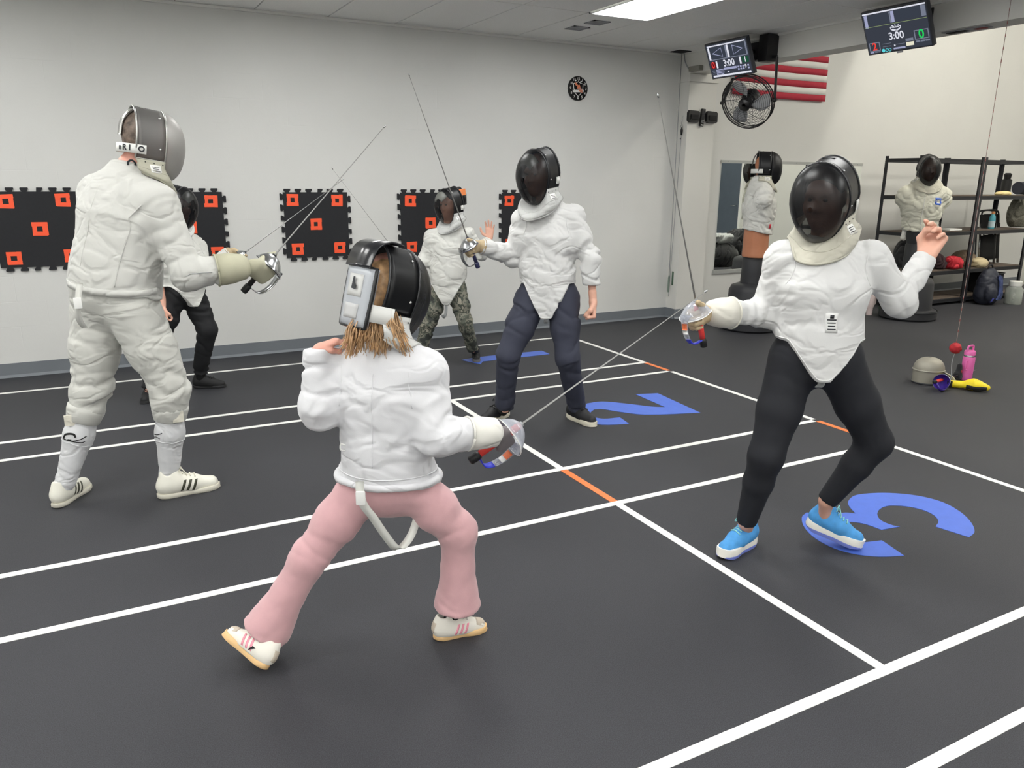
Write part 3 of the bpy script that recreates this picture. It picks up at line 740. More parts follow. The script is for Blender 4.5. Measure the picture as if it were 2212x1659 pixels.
# ------------------------------------------------------------------ scoreboards
m_bez = M('monitor_bezel', (52, 55, 62), 0.4); m_scr = SCREEN('screen_dark', (58, 62, 72), 1.0); m_scr2 = SCREEN('screen_panel', (62, 68, 80), 0.85)
m_swhite = SCREEN('screen_white', (222, 224, 235), 1.0); m_slav = SCREEN('screen_lavender', (160, 164, 196), 1.0); m_sred = SCREEN('screen_red', (238, 70, 62), 1.0)
m_sgreen = SCREEN('screen_green', (36, 208, 96), 1.0); m_scyan = SCREEN('screen_cyan', (96, 214, 222), 1.0); m_sgrey = SCREEN('screen_grey', (118, 124, 140), 1.0); m_sdred = SCREEN('screen_dark_red', (96, 28, 36), 1.0); m_sdgreen = SCREEN('screen_dark_green', (34, 78, 58), 1.0); m_sline = SCREEN('screen_line', (150, 168, 120), 0.8)
def monitor(C, w, hgt, tilt, label, kind):
    C = np.asarray(C, float); r = -Y3; n = np.array([-math.cos(tilt), 0, -math.sin(tilt)]); u = np.array([-math.sin(tilt), 0, math.cos(tilt)])
    Rm = np.stack([r, u, n], 1)
    t = thing('scoreboard_monitor', label, 'monitor', C, 'scoreboard monitors')
    body = part('housing', bbox_bev(C-n*0.02, (w, hgt, 0.04), 0.006, Rm), m_bez, t, auto=40)
    part('back_shell', bbox_bev(C-n*0.055, (w*0.6, hgt*0.6, 0.04), 0.012, Rm), m_black, t, auto=40)
    part('brand_tab', bbox_bev(C-u*(hgt/2+0.004)+n*0.001, (0.05, 0.014, 0.012), 0.003, Rm), m_grey, t, auto=40)
    W, H = w-0.024, hgt-0.026
    scr = part('screen', box(C+n*0.0006, (W, H, 0.0012), Rm), m_scr, t, smooth=False)
    def at(x, y, d=0.0014): return C+r*((x-0.5)*W)+u*((0.5-y)*H)+n*d
    def rect(x0, y0, x1, y1, d=0.0014):
        return box(at((x0+x1)/2, (y0+y1)/2, d), ((x1-x0)*W, (y1-y0)*H, 0.0006), Rm)
    def rects(L, m, d=0.0014, nm='screen_marks'): part(nm, join(*[rect(*q, d) for q in L]), m, scr, smooth=False)
    def txt(s, x, y, size, m, bold=0.0015, ex=1.0): part('screen_digits', text_at(s, size, at(x, y, 0.0034), r, u, 0.0006, bold, ex), m, scr, smooth=False)
    if kind == 1:
        rects([(0.03, 0.03, 0.97, 0.065), (0.03, 0.93, 0.97, 0.985), (0.03, 0.08, 0.075, 0.46), (0.50, 0.08, 0.545, 0.44)], m_swhite)
        rects([(0.46, 0.08, 0.495, 0.44), (0.945, 0.08, 0.98, 0.46), (0.03, 0.445, 0.97, 0.47)], m_sgrey)
        rects([(0.09, 0.09, 0.45, 0.43), (0.56, 0.09, 0.93, 0.43)], m_scr2)
        def tri(pts): part('screen_triangle', tube([at(x, y, 0.003) for x, y in pts+[pts[0]]], 0.0028, 4), m_slav, scr, smooth=False)
        tri([(0.14, 0.27), (0.37, 0.13), (0.38, 0.39)]); tri([(0.88, 0.26), (0.65, 0.12), (0.65, 0.39)])
        rects([(0.03, 0.52, 0.155, 0.71)], m_sdred); txt('0', 0.092, 0.615, 0.085, m_sred)
        rects([(0.165, 0.51, 0.205, 0.72), (0.75, 0.49, 0.79, 0.70)], m_swhite)
        txt('3:00', 0.49, 0.61, 0.088, m_swhite)
        rects([(0.81, 0.50, 0.97, 0.68)], m_sdgreen); txt('1', 0.89, 0.59, 0.075, m_swhite, 0.0006)
        rects([(0.33, 0.735, 0.65, 0.80)]+[(0.67+0.06*i, 0.74+0.075*j, 0.71+0.06*i, 0.79+0.075*j) for i in range(5) for j in range(2) if i != 3], m_slav)
        txt('9', 0.87, 0.79, 0.05, m_swhite, 0.0008)
        rects([(0.13, 0.76+0.045*k, 0.33-0.02*(k % 2), 0.785+0.045*k) for k in range(4)]+[(0.40, 0.865, 0.46, 0.875)], m_slav)
        part('screen_marks', prism([(0, 0.008), (0.008, 0), (0, -0.008), (-0.008, 0)], at(0.43, 0.86, 0.003), r, u, n, 0.0006), m_swhite, scr, smooth=False)
        rects([(0.03, 0.77, 0.09, 0.79), (0.05, 0.81, 0.10, 0.84), (0.03, 0.87, 0.11, 0.89)], m_sgrey)
    else:
        rects([(0.0, 0.0, 1.0, 0.035)], m_swhite)
        rects([(0.02, 0.05, 0.07, 0.36), (0.455, 0.05, 0.505, 0.32)], m_slav)
        rects([(0.43, 0.05, 0.45, 0.32), (0.92, 0.05, 0.99, 0.30)], m_sgrey)
        rects([(0.08, 0.06, 0.42, 0.31), (0.515, 0.05, 0.91, 0.29)], m_scr2); rects([(0.01, 0.34, 0.99, 0.352)], m_sline)
        ce = []
        for pts in ([(-0.05, 0.012), (-0.02, 0.004), (0.02, 0.004), (0.05, 0.012)], [(-0.05, 0.012), (-0.05, -0.006), (-0.02, -0.016), (0.02, -0.016), (0.05, -0.006), (0.05, 0.012)], [(-0.04, -0.016), (0, -0.03), (0.04, -0.016)],
                    [(-0.035, 0.024), (-0.012, 0.008)], [(0, 0.03), (0, 0.008)], [(0.035, 0.024), (0.012, 0.008)]):
            ce.append(tube([at(0.5, 0.455, 0.003)+r*x*0.85+u*y*0.85 for x, y in pts], 0.0032, 4))
        part('screen_emblem', join(*ce), m_swhite, scr, smooth=False)
        txt('3:00', 0.49, 0.65, 0.076, m_swhite)
        def fr(x0, y0, x1, y1): return [(x0, y0, x1, y0+0.02), (x0, y1-0.02, x1, y1), (x0, y0, x0+0.014, y1), (x1-0.014, y0, x1, y1)]
        rects(fr(0.02, 0.735, 0.20, 0.955)+fr(0.765, 0.60, 0.985, 0.825), m_sgrey)
        txt('2', 0.11, 0.845, 0.082, m_sred); txt('0', 0.875, 0.71, 0.092, m_sgreen)
        part('screen_dot', lathe([(0.014, 0), (0.014, 0.0006)], 16, at(0.245, 0.965, 0.003), Rm), m_scyan, scr, smooth=False)
        for x in (0.30, 0.35): part('screen_ring', tube([at(x, 0.965, 0.003)+0.011*(r*math.cos(a)+u*math.sin(a)) for a in np.linspace(0, 2*math.pi, 13)], 0.0022, 4), m_scyan, scr, smooth=False)
        rects([(0.41, 0.935, 0.60, 0.975), (0.02, 0.965, 0.085, 0.995)], m_slav); rects([(0.10, 0.965, 0.19, 0.99), (0.775, 0.85, 0.84, 0.89), (0.85, 0.85, 0.91, 0.89), (0.92, 0.85, 0.985, 0.89)], m_sgrey)
        rects([(0.62, 0.76, 0.74, 0.83)], m_sgrey); rects([(0.62, 0.85, 0.74, 0.94)], SCREEN('screen_cream', (232, 228, 205), 1.0)); rects([(0.42, 0.855, 0.6, 0.865), (0.24, 0.80, 0.38, 0.81), (0.24, 0.87, 0.38, 0.88)], m_sgrey)
        part('screen_marks', prism([(0, 0.008), (0.008, 0), (0, -0.008), (-0.008, 0)], at(0.44, 0.88, 0.003), r, u, n, 0.0006), m_swhite, scr, smooth=False)
    # bracket to the header
    p0 = C-n*0.075
    part('mount_arm', join(tube([p0, p0+np.array([0.10, 0, 0.03]), np.array([XH-0.02, C[1], p0[2]+0.06])], 0.018, 8)), m_black, t)
    part('mount_plate', bbox_bev((XH-0.008, C[1], p0[2]+0.06), (0.016, 0.12, 0.16), 0.004), m_black, t, auto=40)
    part('vesa_plate', box(C-n*0.078, (0.12, 0.12, 0.008), Rm), m_black, t, smooth=False)
monitor((5.55, 6.063, 2.692), 0.566, 0.340, 0.417, 'smaller-looking scoreboard monitor above the fan, showing zero to one', 1)
monitor((5.55, 4.267, 2.690), 0.556, 0.334, 0.479, 'scoreboard monitor at the top right, showing two to zero', 2)

# ------------------------------------------------------------------ fan
def fan():
    C = PXX(1613, 222, 5.72); vd = nrm(C-np.array([0, 0, CAM_H])); n = nrm(-vd*0.72-CR*0.50-CU*0.47)
    u = nrm(Z3-n*np.dot(Z3, n)); r = np.cross(u, n); Rm = np.stack([r, u, n], 1)
    t = thing('hanging_fan', 'black wire-cage fan hung from the header under the scoreboard', 'fan', C)
    R = 0.252
    def circ(rad, d, tr, seg=40): return tube([C+n*d+rad*(r*math.cos(a)+u*math.sin(a)) for a in np.linspace(0, 2*math.pi, seg+1)], tr, 5)
    wires = [circ(R*(0.24+0.76*k/11), 0.055*(1-(0.24+0.76*k/11)**2)+0.005, 0.0016) for k in range(11)]
    for k in range(10):
        a = 2*math.pi*k/10
        wires.append(tube([C+n*(0.055*(1-s*s)+0.006)+R*s*(r*math.cos(a+0.5*s)+u*math.sin(a+0.5*s)) for s in np.linspace(0.22, 1, 7)], 0.0022, 5))
    part('front_guard', join(*wires), m_dark, t)
    rear = [circ(R*(0.3+0.7*k/7), -0.06-0.055*(1-(0.3+0.7*k/7)**2), 0.0015) for k in range(8)]
    for k in range(12):
        a = 2*math.pi*k/12; rear.append(tube([C-n*(0.06+0.055*(1-s*s))+R*s*(r*math.cos(a)+u*math.sin(a)) for s in np.linspace(0.3, 1, 6)], 0.0017, 5))
    part('rear_guard', join(*rear), m_dark, t)
    part('rim', join(circ(R, 0.004, 0.007), circ(R, -0.058, 0.006), tube([C-n*0.027+R*(r*math.cos(a)+u*math.sin(a)) for a in np.linspace(0, 2*math.pi, 41)], 0.004, 5)), m_black, t)
    part('hub_cap', lathe([(0.058, 0), (0.062, 0.006), (0.05, 0.02), (0.02, 0.026)], 24, C+n*0.046, Rm), m_black, t)
    mb = M('fan_blade', (150, 152, 154), 0.45)
    for k in range(3):
        a0 = math.radians(100+120*k); G = np.zeros((8, 6, 3))
        for i in range(8):
            s = 0.045+(0.225-0.045)*i/7
            wd = 0.34+0.62*math.sin(math.pi*min(1, (i+1)/8.5))
            for j in range(6):
                q = j/5-0.5; a = a0+q*wd+0.35*i/7; G[i, j] = C-n*(0.028+q*0.05)+s*(r*math.cos(a)+u*math.sin(a))
        part('blade', slab(G+n*0.001, G-n*0.001), mb, t)
    part('hub', lathe([(0.05, -0.02), (0.05, 0.02)], 20, C-n*0.028, Rm), m_black, t)
    part('motor', lathe([(0.075, -0.15), (0.085, -0.13), (0.085, -0.075), (0.06, -0.06)], 24, C, Rm), m_black, t)
    top = np.array([XH-0.05, C[1]-0.02, ZHB+0.10])
    for s in (-1, 1):
        pv = C-n*0.03+r*s*(R+0.015); tp = np.array([top[0]-0.03, top[1]-s*0.24, ZHB+0.0])
        part('bracket_arm', tube([tp, lerp(tp, pv, 0.5), pv], 0.013, 8), m_black, t, smooth=False)
        part('knob', lathe([(0.018, -0.015), (0.02, 0.0), (0.014, 0.02)], 12, pv, np.stack([n, u, r*s], 1)), m_black, t)
        part('bracket_bar', ribbon([tp, np.array([top[0], top[1]-s*0.06, ZHB+0.02])], Z3, 0.03, 0.012), m_black, t, smooth=False)
    part('mount_box', bbox_bev((XH-0.07, C[1]-0.13, ZHB+0.09), (0.14, 0.12, 0.24), 0.012), m_black, t, auto=40)
fan()

# ------------------------------------------------------------------ small things at the pilaster
def holder(px, py, label):
    c = P(px, py, 6.985); t = thing('black_holder', label, 'holder', c, 'black holders on the pilaster')
    part('shell', prism([(-0.075, 0.035), (-0.06, 0.06), (0.055, 0.055), (0.075, 0.04), (0.075, -0.05), (0.05, -0.065), (-0.05, -0.065), (-0.075, -0.045)], c+Y3*0.015, X3, Z3, -Y3, 0.04), m_black, t, smooth=False)
    part('pad', prism([(-0.05, 0.015), (0.05, 0.015), (0.05, -0.035), (-0.05, -0.035)], c-Y3*0.025, X3, Z3, -Y3, 0.012), m_dblack, t, smooth=False)
holder(1497, 251, 'left of two black wall holders beside the remote control'); holder(1536, 253, 'right of two black wall holders beside the remote control')
c = P(1517, 254, 6.985); t = thing('remote_control', 'long black remote control fixed upright on the white pilaster', 'remote', c)
Rm = np.array([[math.cos(0.12), 0, math.sin(0.12)], [0, 1, 0], [-math.sin(0.12), 0, math.cos(0.12)]])
part('case', bbox_bev(c, (0.048, 0.03, 0.185), 0.006, Rm), m_black, t, auto=40)
for j in range(7):
    for i in range(3):
        part('button', box(c+Rm@np.array([(i-1)*0.013, -0.016, 0.07-j*0.02]), (0.008, 0.003, 0.008), Rm), m_grey if j > 4 else m_dark, t, smooth=False)
part('light_button', box(c+Rm@np.array([0, -0.016, -0.08]), (0.03, 0.003, 0.01), Rm), m_white, t, smooth=False)
c = PXX(1446, 183, XH-0.025); t = thing('small_camera', 'small square black sensor high on the pilaster side', 'camera', c)
part('case', bbox_bev(c, (0.05, 0.055, 0.055), 0.006), m_black, t, auto=40); part('lens', lathe([(0.014, 0.0), (0.012, 0.006)], 14, c-X3*0.025, np.array([[0, 0, -1], [0, 1, 0], [1, 0, 0]], float)), m_dark, t)
part('base_plate', lathe([(0.04, 0), (0.038, 0.006)], 20, (XH, c[1]-0.03, c[2]-0.02), np.array([[0, 0, -1], [0, 1, 0], [1, 0, 0]], float)), m_white, t)
part('bracket', rod(c+X3*0.02, c+X3*0.0255-Y3*0.03-Z3*0.02, 0.008), m_white, t)
solo('junction_box', bbox_bev((6.02, 6.98, 2.70), (0.13, 0.05, 0.05), 0.006), m_grey, 'small grey box on the ledge at the top of the pilaster', 'box', auto=40) if False else None
c = P(1495, 146, 6.95); solo('junction_box', bbox_bev((XH-0.03, 6.88, 2.715), (0.055, 0.17, 0.05), 0.006), M('dull_grey', (128, 126, 118), 0.6), 'small grey box on the ledge above the pilaster', 'box', smooth=False)
t_pts = [np.array([XH-0.02, 7.10, ZC-0.004]), np.array([XH-0.03, 7.06, 2.80]), np.array([XH-0.03, 6.99, 2.72]), np.array([XH-0.03, 6.965, 2.715])]
solo('cable', tube(catmull(t_pts, 8), 0.006, 6), m_grey, 'thin grey cable from the ceiling hole down to the grey box', 'cable')
part('ceiling_hole', box((XH-0.10, YW-0.12, ZC-0.003), (0.16, 0.16, 0.008)), m_dblack, ceil_o, smooth=False)
# hanging reel wire in the corner
a = PXX(1470, 122, XH-0.02); w0 = np.array([XH-0.035, 7.12, ZC]); w1 = np.array([XH-0.04, 7.10, 0.42])
t = thing('reel_wire', 'thin grey wire hanging down the corner of the pilaster', 'cable', (w1[0], w1[1], 0.3))
part('wire', tube([w0, lerp(w0, w1, 0.5), w1], 0.004, 6), m_grey, t); part('weight', lathe([(0.006, -0.12), (0.012, -0.1), (0.012, 0.05), (0.004, 0.08)], 10, w1), M('green_grey', (120, 134, 124), 0.5), t)
k0 = PXX(1474, 255, XH-0.012); k1 = PXX(1467, 350, XH-0.012); k2 = PXX(1444, 640, XH-0.012)
t = thing('clip_cord', 'cord with a metal clip and black end hanging on the pilaster edge', 'cord', k2)
part('hook', tube(catmull([k0+Z3*0.02+X3*0.012, k0+Z3*0.02, k0-Z3*0.03, k0-Z3*0.05+Y3*0.012, k0-Z3*0.07], 5), 0.003, 6), m_steel, t)
part('ring', tube([k0-Z3*0.085+0.016*(Y3*math.cos(q)+Z3*math.sin(q)) for q in np.linspace(0, 6.283, 13)], 0.003, 6), m_steel, t)
part('black_end', tube([k0-Z3*0.10, k0-Z3*0.13, k0-Z3*0.18], [0.006, 0.014, 0.008], 8), m_black, t)
part('cord', tube(catmull([k0-Z3*0.18, k1, k2], 6), 0.0028, 6), m_grey, t)
part('bead', lathe([(0.003, -0.008), (0.009, 0), (0.003, 0.008)], 10, k1+Z3*0.25), m_black, t)
part('lane_mark', text_at('1', 0.22, PXX(1453, 603, XH)-X3*0.0015, -Y3, Z3, 0.002, 0.004), M('dark_green_mark', (70, 98, 78), 0.6), bpy.data.objects['wall_pilaster'], smooth=False, label='green number one on the pilaster')
# ceiling vents
for k, (px, py) in enumerate([(1290, 48), (1247, 60)]):
    c = FL(px, py, ZC); t = thing('ceiling_vent', ['square ceiling grille nearest the bright light panel', 'square ceiling grille farther from the light panel, nearer the wall'][k], 'vent', c-Z3*0.006, 'ceiling vents')
    part('frame', join(*[box(c+np.array([dx, dy, -0.004]), s) for dx, dy, s in ((0, 0.075, (0.17, 0.02, 0.008)), (0, -0.075, (0.17, 0.02, 0.008)), (0.075, 0, (0.02, 0.17, 0.008)), (-0.075, 0, (0.02, 0.17, 0.008)))]), m_grey, t, smooth=False)
    part('backing', box(c-Z3*0.001, (0.14, 0.14, 0.002)), m_dark, t, smooth=False)
    for j in range(5): part('slat', box(c+np.array([0, -0.05+j*0.025, -0.005]), (0.14, 0.014, 0.003)), m_grey, t, smooth=False)
# grille under the header
c = FL(2085, 63, ZHB); t = thing('header_fitting', 'dark and silver fitting under the header, right of the monitor', 'fitting', c-Z3*0.03)
part('plate', box(c+np.array([0.02, 0, -0.004]), (0.10, 0.34, 0.008)), m_grey, t, smooth=False); part('slot', box(c+np.array([0.02, 0.07, -0.009]), (0.06, 0.15, 0.006)), m_dblack, t, smooth=False); part('red_part', box(c+np.array([0.02, -0.11, -0.009]), (0.05, 0.08, 0.008)), M('dull_red', (140, 70, 70), 0.6), t, smooth=False)

# ------------------------------------------------------------------ storage racks
def rack(x0, x1, label):
    ya, yb = 6.28, 6.80; t = thing('storage_rack', label, 'shelf', ((x0+x1)/2, (ya+yb)/2, 0), 'black metal storage racks')
    mp = M('rack_metal', (42, 43, 47), 0.5, metal=0.2); mb = M('rack_board', (96, 84, 74), 0.8, var=0.1, vscale=20)
    for x in (x0, x1):
        for y in (ya, yb):
            sx = 1 if x == x0 else -1; sy = 1 if y == ya else -1
            part('post', join(box2((min(x, x+sx*0.045), y-0.002, 0), (max(x, x+sx*0.045), y+0.002, 1.88)), box2((x-0.002, min(y, y+sy*0.045), 0), (x+0.002, max(y, y+sy*0.045), 1.88))), mp, t, smooth=False)
    for z in (1.855, 1.40, 0.955, 0.455, 0.085):
        for y in (ya+0.012, yb-0.012): part('beam', join(box((0.5*(x0+x1), y, z-0.012), (x1-x0-0.01, 0.02, 0.014)), box((0.5*(x0+x1), y, z-0.035), (x1-x0-0.01, 0.008, 0.034))), mp, t, smooth=False)
        for x in (x0+0.012, x1-0.012): part('side_beam', box((x, 0.5*(ya+yb), z-0.025), (0.02, yb-ya, 0.04)), mp, t, smooth=False)
        if z < 1.8: part('shelf_board', box((0.5*(x0+x1), 0.5*(ya+yb), z-0.003), (x1-x0-0.05, yb-ya-0.05, 0.012)), mb, t, smooth=False)
rack(8.955, 10.185, 'black metal storage rack behind the front-facing training dummy')
rack(10.20, 11.43, 'black metal storage rack at the right edge, holding folded chairs')
SH = [0.09, 0.46, 0.96, 1.405]
YS = 6.42
def lathe_thing(name, c, prof, mat, label, cat, seg=20, extra=()):
    t = thing(name, label, cat, c); part('body', lathe(prof, seg, c), mat, t, auto=50)
    for nm, pr, mm in extra: part(nm, lathe(pr, seg, c), mm, t, auto=50)
    return t
def onshelf(px, lvl, y=YS):
    X = P(px, 450, y)[0]
    for _ in range(4):
        # refine: x of that pixel column at shelf height
        q = ray(px, 400); 
        for py in range(330, 660, 2):
            w = P(px, py, y)
            if w[2] < SH[lvl]: X = w[0]; break
    return np.array([X, y, SH[lvl]])
mpl = M('blue_liquid', (88, 168, 184), 0.2)
lathe_thing('water_bottle', onshelf(2140, 2), [(0.036, 0), (0.04, 0.01), (0.04, 0.12), (0.036, 0.16), (0.02, 0.19), (0.018, 0.2)], mpl, 'small blue bottle with orange cap on the middle rack shelf', 'bottle',
            extra=(('label_band', [(0.0405, 0.02), (0.0405, 0.10)], M('bottle_label', (186, 208, 214), 0.5)), ('cap', [(0.022, 0.195), (0.022, 0.225), (0.02, 0.23)], M('orange_cap', (222, 150, 96), 0.5))))
lathe_thing('canister', onshelf(2170, 3, 6.5), [(0.06, 0), (0.062, 0.02), (0.062, 0.2), (0.04, 0.21), (0.045, 0.24), (0.05, 0.27), (0.03, 0.29)], m_black, 'black canister with a knob lid on the upper rack shelf', 'canister')
c = onshelf(2205, 3, 6.48); t = thing('rolled_mat', 'dark blue rolled mat lying on the upper rack shelf', 'mat', c)
part('roll', tube([c+np.array([-0.1, 0, 0.09]), c+np.array([0.5, 0, 0.09])], 0.085, 20), M('dark_navy_mat', (46, 48, 60), 0.7), t, auto=50)
for q in (0.05, 0.35): part('strap', tube([c+np.array([q, 0, 0.09]), c+np.array([q+0.03, 0, 0.09])], 0.0875, 20), m_dblack, t, auto=50)
soft('folded_cloth', onshelf(2166, 3, 6.36)+[0, 0, 0.02], (0.16, 0.07, 0.03), M('pale_yellow_cloth', (226, 206, 150), 0.85), 'pale yellow cloth on the edge of the upper rack shelf', 'cloth', 21, 3, 0.006, vox=0.008)
soft('net_bag', onshelf(2204, 2, 6.5)+[-0.05, 0, 0.19], (0.22, 0.15, 0.25), M('grey_net', (128, 126, 114), 0.8, var=0.35, vscale=60, bump=0.8, bscale=90, bdist=0.01), 'lumpy grey net bag on the middle rack shelf at the right edge', 'bag', 23, 5, 0.015)
soft('red_cloth', onshelf(2056, 1, 6.4)+[0, 0, 0.07], (0.18, 0.12, 0.09), M('red_cloth', (186, 36, 50), 0.8, var=0.05), 'crumpled red cloth on the lower rack shelf', 'cloth', 25, 4, 0.02, vox=0.01)
soft('black_cloth', onshelf(2024, 1, 6.45)+[0, 0, 0.09], (0.10, 0.11, 0.11), M('maroon_black', (58, 40, 44), 0.85), 'dark bundled cloth left of the red cloth on the rack', 'cloth', 26, 4, 0.02, vox=0.01)
soft('brown_bag', onshelf(2078, 1, 6.55)+[0, 0, 0.09], (0.2, 0.14, 0.12), M('brown_canvas', (120, 104, 86), 0.85), 'flat brown bag on the lower rack shelf behind the red cloth', 'bag', 27, 3, 0.012, vox=0.01)
soft('beige_cap', onshelf(2112, 1, 6.38)+[0, 0, 0.05], (0.16, 0.1, 0.075), M('beige_canvas', (200, 184, 148), 0.85), 'beige cap lying on the lower rack shelf', 'cap', 29, 3, 0.012, vox=0.009)
c = onshelf(2052, 2, 6.40); solo('white_tray', bbox_bev(c+[0, 0, 0.012], (0.26, 0.16, 0.022), 0.006), m_white, 'thin white tray on the middle rack shelf behind the dummy', 'tray', auto=40)
c = onshelf(2022, 2, 6.45); t = thing('hand_weight', 'small black object standing on the middle shelf behind the dummy', 'object', c); part('body', lathe([(0.03, 0), (0.035, 0.03), (0.03, 0.1), (0.018, 0.13), (0.02, 0.16)], 16, c), m_black, t, auto=50); part('lid', lathe([(0.022, 0.16), (0.02, 0.175)], 16, c), m_dark, t, auto=50)
# folded chairs leaning inside the right rack
def folded_chair(x, y, z, label, k):
    t = thing('folding_chair', label, 'chair', (x, y, z), 'folded chairs in the rack'); lean = 0.12
    def q(a, b, d=0.0): return np.array([x+a, y+b*lean+d, z+b])
    part('frame', tube(catmull([q(-0.21, 0.0), q(-0.21, 0.4), q(-0.2, 0.66), q(-0.12, 0.72), q(0.12, 0.72), q(0.2, 0.66), q(0.21, 0.4), q(0.21, 0.0)], 5), 0.011, 8), M('chair_tube', (70, 72, 76), 0.35, metal=0.7), t)
    part('leg', tube([q(-0.18, 0.0, -0.03), q(-0.18, 0.55, -0.03)], 0.010, 8), m_steel, t); part('leg', tube([q(0.18, 0.0, -0.03), q(0.18, 0.55, -0.03)], 0.010, 8), m_steel, t)
    G = np.array([[q(-0.17+0.34*i/6, 0.45+0.22*j/3, -0.02+0.02*math.sin(math.pi*i/6)) for j in range(4)] for i in range(7)]); part('backrest', slab(G, G+Y3*0.008), m_dblack, t)
    G = np.array([[q(-0.17+0.34*i/6, 0.06+0.33*j/3, -0.045) for j in range(4)] for i in range(7)]); part('seat', slab(G, G+Y3*0.025), m_dblack, t)
folded_chair(10.90, 6.50, 0.47, 'black folded chair standing on the lower rack shelf', 0); folded_chair(11.12, 6.58, 0.47, 'black folded chair behind the first one on the lower rack shelf', 1)
folded_chair(10.95, 6.55, 0.10, 'black folded chair on the bottom of the rack behind the backpack', 2) if False else None
c = np.array([10.95, 6.5, 0.10]); t = thing('dark_crate', 'dark crate on the bottom shelf behind the backpack', 'crate', c)
part('body', bbox_bev(c+[0, 0, 0.13], (0.42, 0.3, 0.26), 0.01), m_dblack, t, auto=40); part('rim', join(*[rod(c+np.array([sx*0.21, -0.155, 0.25]), c+np.array([-sx*0.21 if sx > 0 else 0.21, -0.155, 0.25]), 0.008) for sx in (1,)]), m_steel, t)
# backpack
def backpack():
    b = FL(2140, 650); c = np.array([10.42, 6.12, 0.0]); S = SDF(c-[0.3, 0.3, 0.02], c+[0.3, 0.3, 0.6], 0.01)
    S.ell(c+[0, 0, 0.22], (0.17, 0.13, 0.26)); S.ell(c+[0, 0, 0.12], (0.18, 0.14, 0.14), k=0.05); S.ell(c+[-0.08, -0.1, 0.15], (0.10, 0.07, 0.12), k=0.02)
    S.cut(lambda x, y, z: 0.002-z+0*x+0*y)
    VF = folds(S.mesh(), [(c, c+[0, 0, 0.4])], 0.006, 12, 8, base=0.8, seed=2); VF[0][:, 2] = np.maximum(VF[0][:, 2], 0.001)
    t = thing('backpack', 'dark blue and black backpack on the floor against the rack', 'backpack', c); part('pack', VF, M('navy_nylon', (34, 38, 52), 0.6), t); bv = tree_of(VF)
    for dx in (0.03, 0.12):
        pts = on(bv, catmull([c+[dx, -0.2, 0.42], c+[dx+0.02, -0.22, 0.3], c+[dx+0.01, -0.22, 0.16], c+[dx-0.03, -0.2, 0.05]], 6), 0.014); part('strap', ribbon(pts, X3, 0.05, 0.014), M('blue_strap', (56, 70, 116), 0.7, var=0.3, vscale=30), t)
    part('handle', tube(catmull([c+[-0.05, 0.0, 0.46], c+[-0.03, 0, 0.51], c+[0.03, 0, 0.51], c+[0.05, 0, 0.46]], 5), 0.01, 6), m_black, t)
    part('logo_tag', patch(bv, c+[-0.1, -0.25, 0.07], X3, Z3, -Y3, 0.03, 0.06), M('purple_tag', (92, 98, 190), 0.6), t)
backpack()
c = FL(2203, 660); c = np.array([10.75, 5.95, 0.0]); t = thing('storage_jar', 'clear storage jar with white lid on the floor at the right edge', 'jar', c)
part('glass', lathe([(0.10, 0.0), (0.105, 0.02), (0.105, 0.2), (0.07, 0.24)], 24, c), CLEAR('jar_plastic', (190, 196, 190), 0.6), t, auto=50); part('lid', lathe([(0.075, 0.24), (0.078, 0.25), (0.078, 0.3), (0.07, 0.305)], 24, c), m_white, t, auto=50); part('contents', lathe([(0.09, 0.01), (0.095, 0.05), (0.09, 0.15), (0.03, 0.17)], 16, c), M('grey_green_bits', (140, 144, 130), 0.8, var=0.4, vscale=40), t)
# tumbler and green bag
c = FL(1877, 680); t = thing('travel_tumbler', 'pale pink tumbler with handle on the floor beside the dummy base', 'tumbler', c); mtm = M('pale_pink', (226, 208, 206), 0.4, var=0.05, vscale=50)
part('body', lathe([(0.035, 0), (0.037, 0.09), (0.046, 0.11), (0.048, 0.235), (0.045, 0.25)], 24, c), mtm, t, auto=50); part('lid', lathe([(0.049, 0.25), (0.049, 0.262), (0.04, 0.268)], 24, c), m_white, t, auto=50); part('handle', tube(catmull([c+[0.045, 0, 0.22], c+[0.085, 0, 0.21], c+[0.085, 0, 0.13], c+[0.045, 0, 0.12]], 5), 0.008, 8), mtm, t)
c2 = FL(1862, 672); S = SDF(c2-[0.2, 0.2, 0.02], c2+[0.2, 0.2, 0.45], 0.01); S.ell(c2+[0, 0, 0.15], (0.09, 0.06, 0.2)); S.cut(lambda x, y, z: 0.002-z+0*x+0*y)
VF = folds(S.mesh(), [(c2, c2+[0, 0, 0.3])], 0.01, 9, 6, base=1, seed=4); VF[0][:, 2] = np.maximum(VF[0][:, 2], 0.001)
t = thing('green_bag', 'bright green carrier bag standing behind the pale tumbler', 'bag', c2); part('bag', VF, M('bright_green', (72, 184, 74), 0.5), t); part('handle', tube(catmull([c2+[-0.04, 0, 0.32], c2+[-0.03, 0, 0.4], c2+[0.03, 0, 0.4], c2+[0.04, 0, 0.32]], 5), 0.006, 6), M('bright_green', (72, 184, 74)), t)

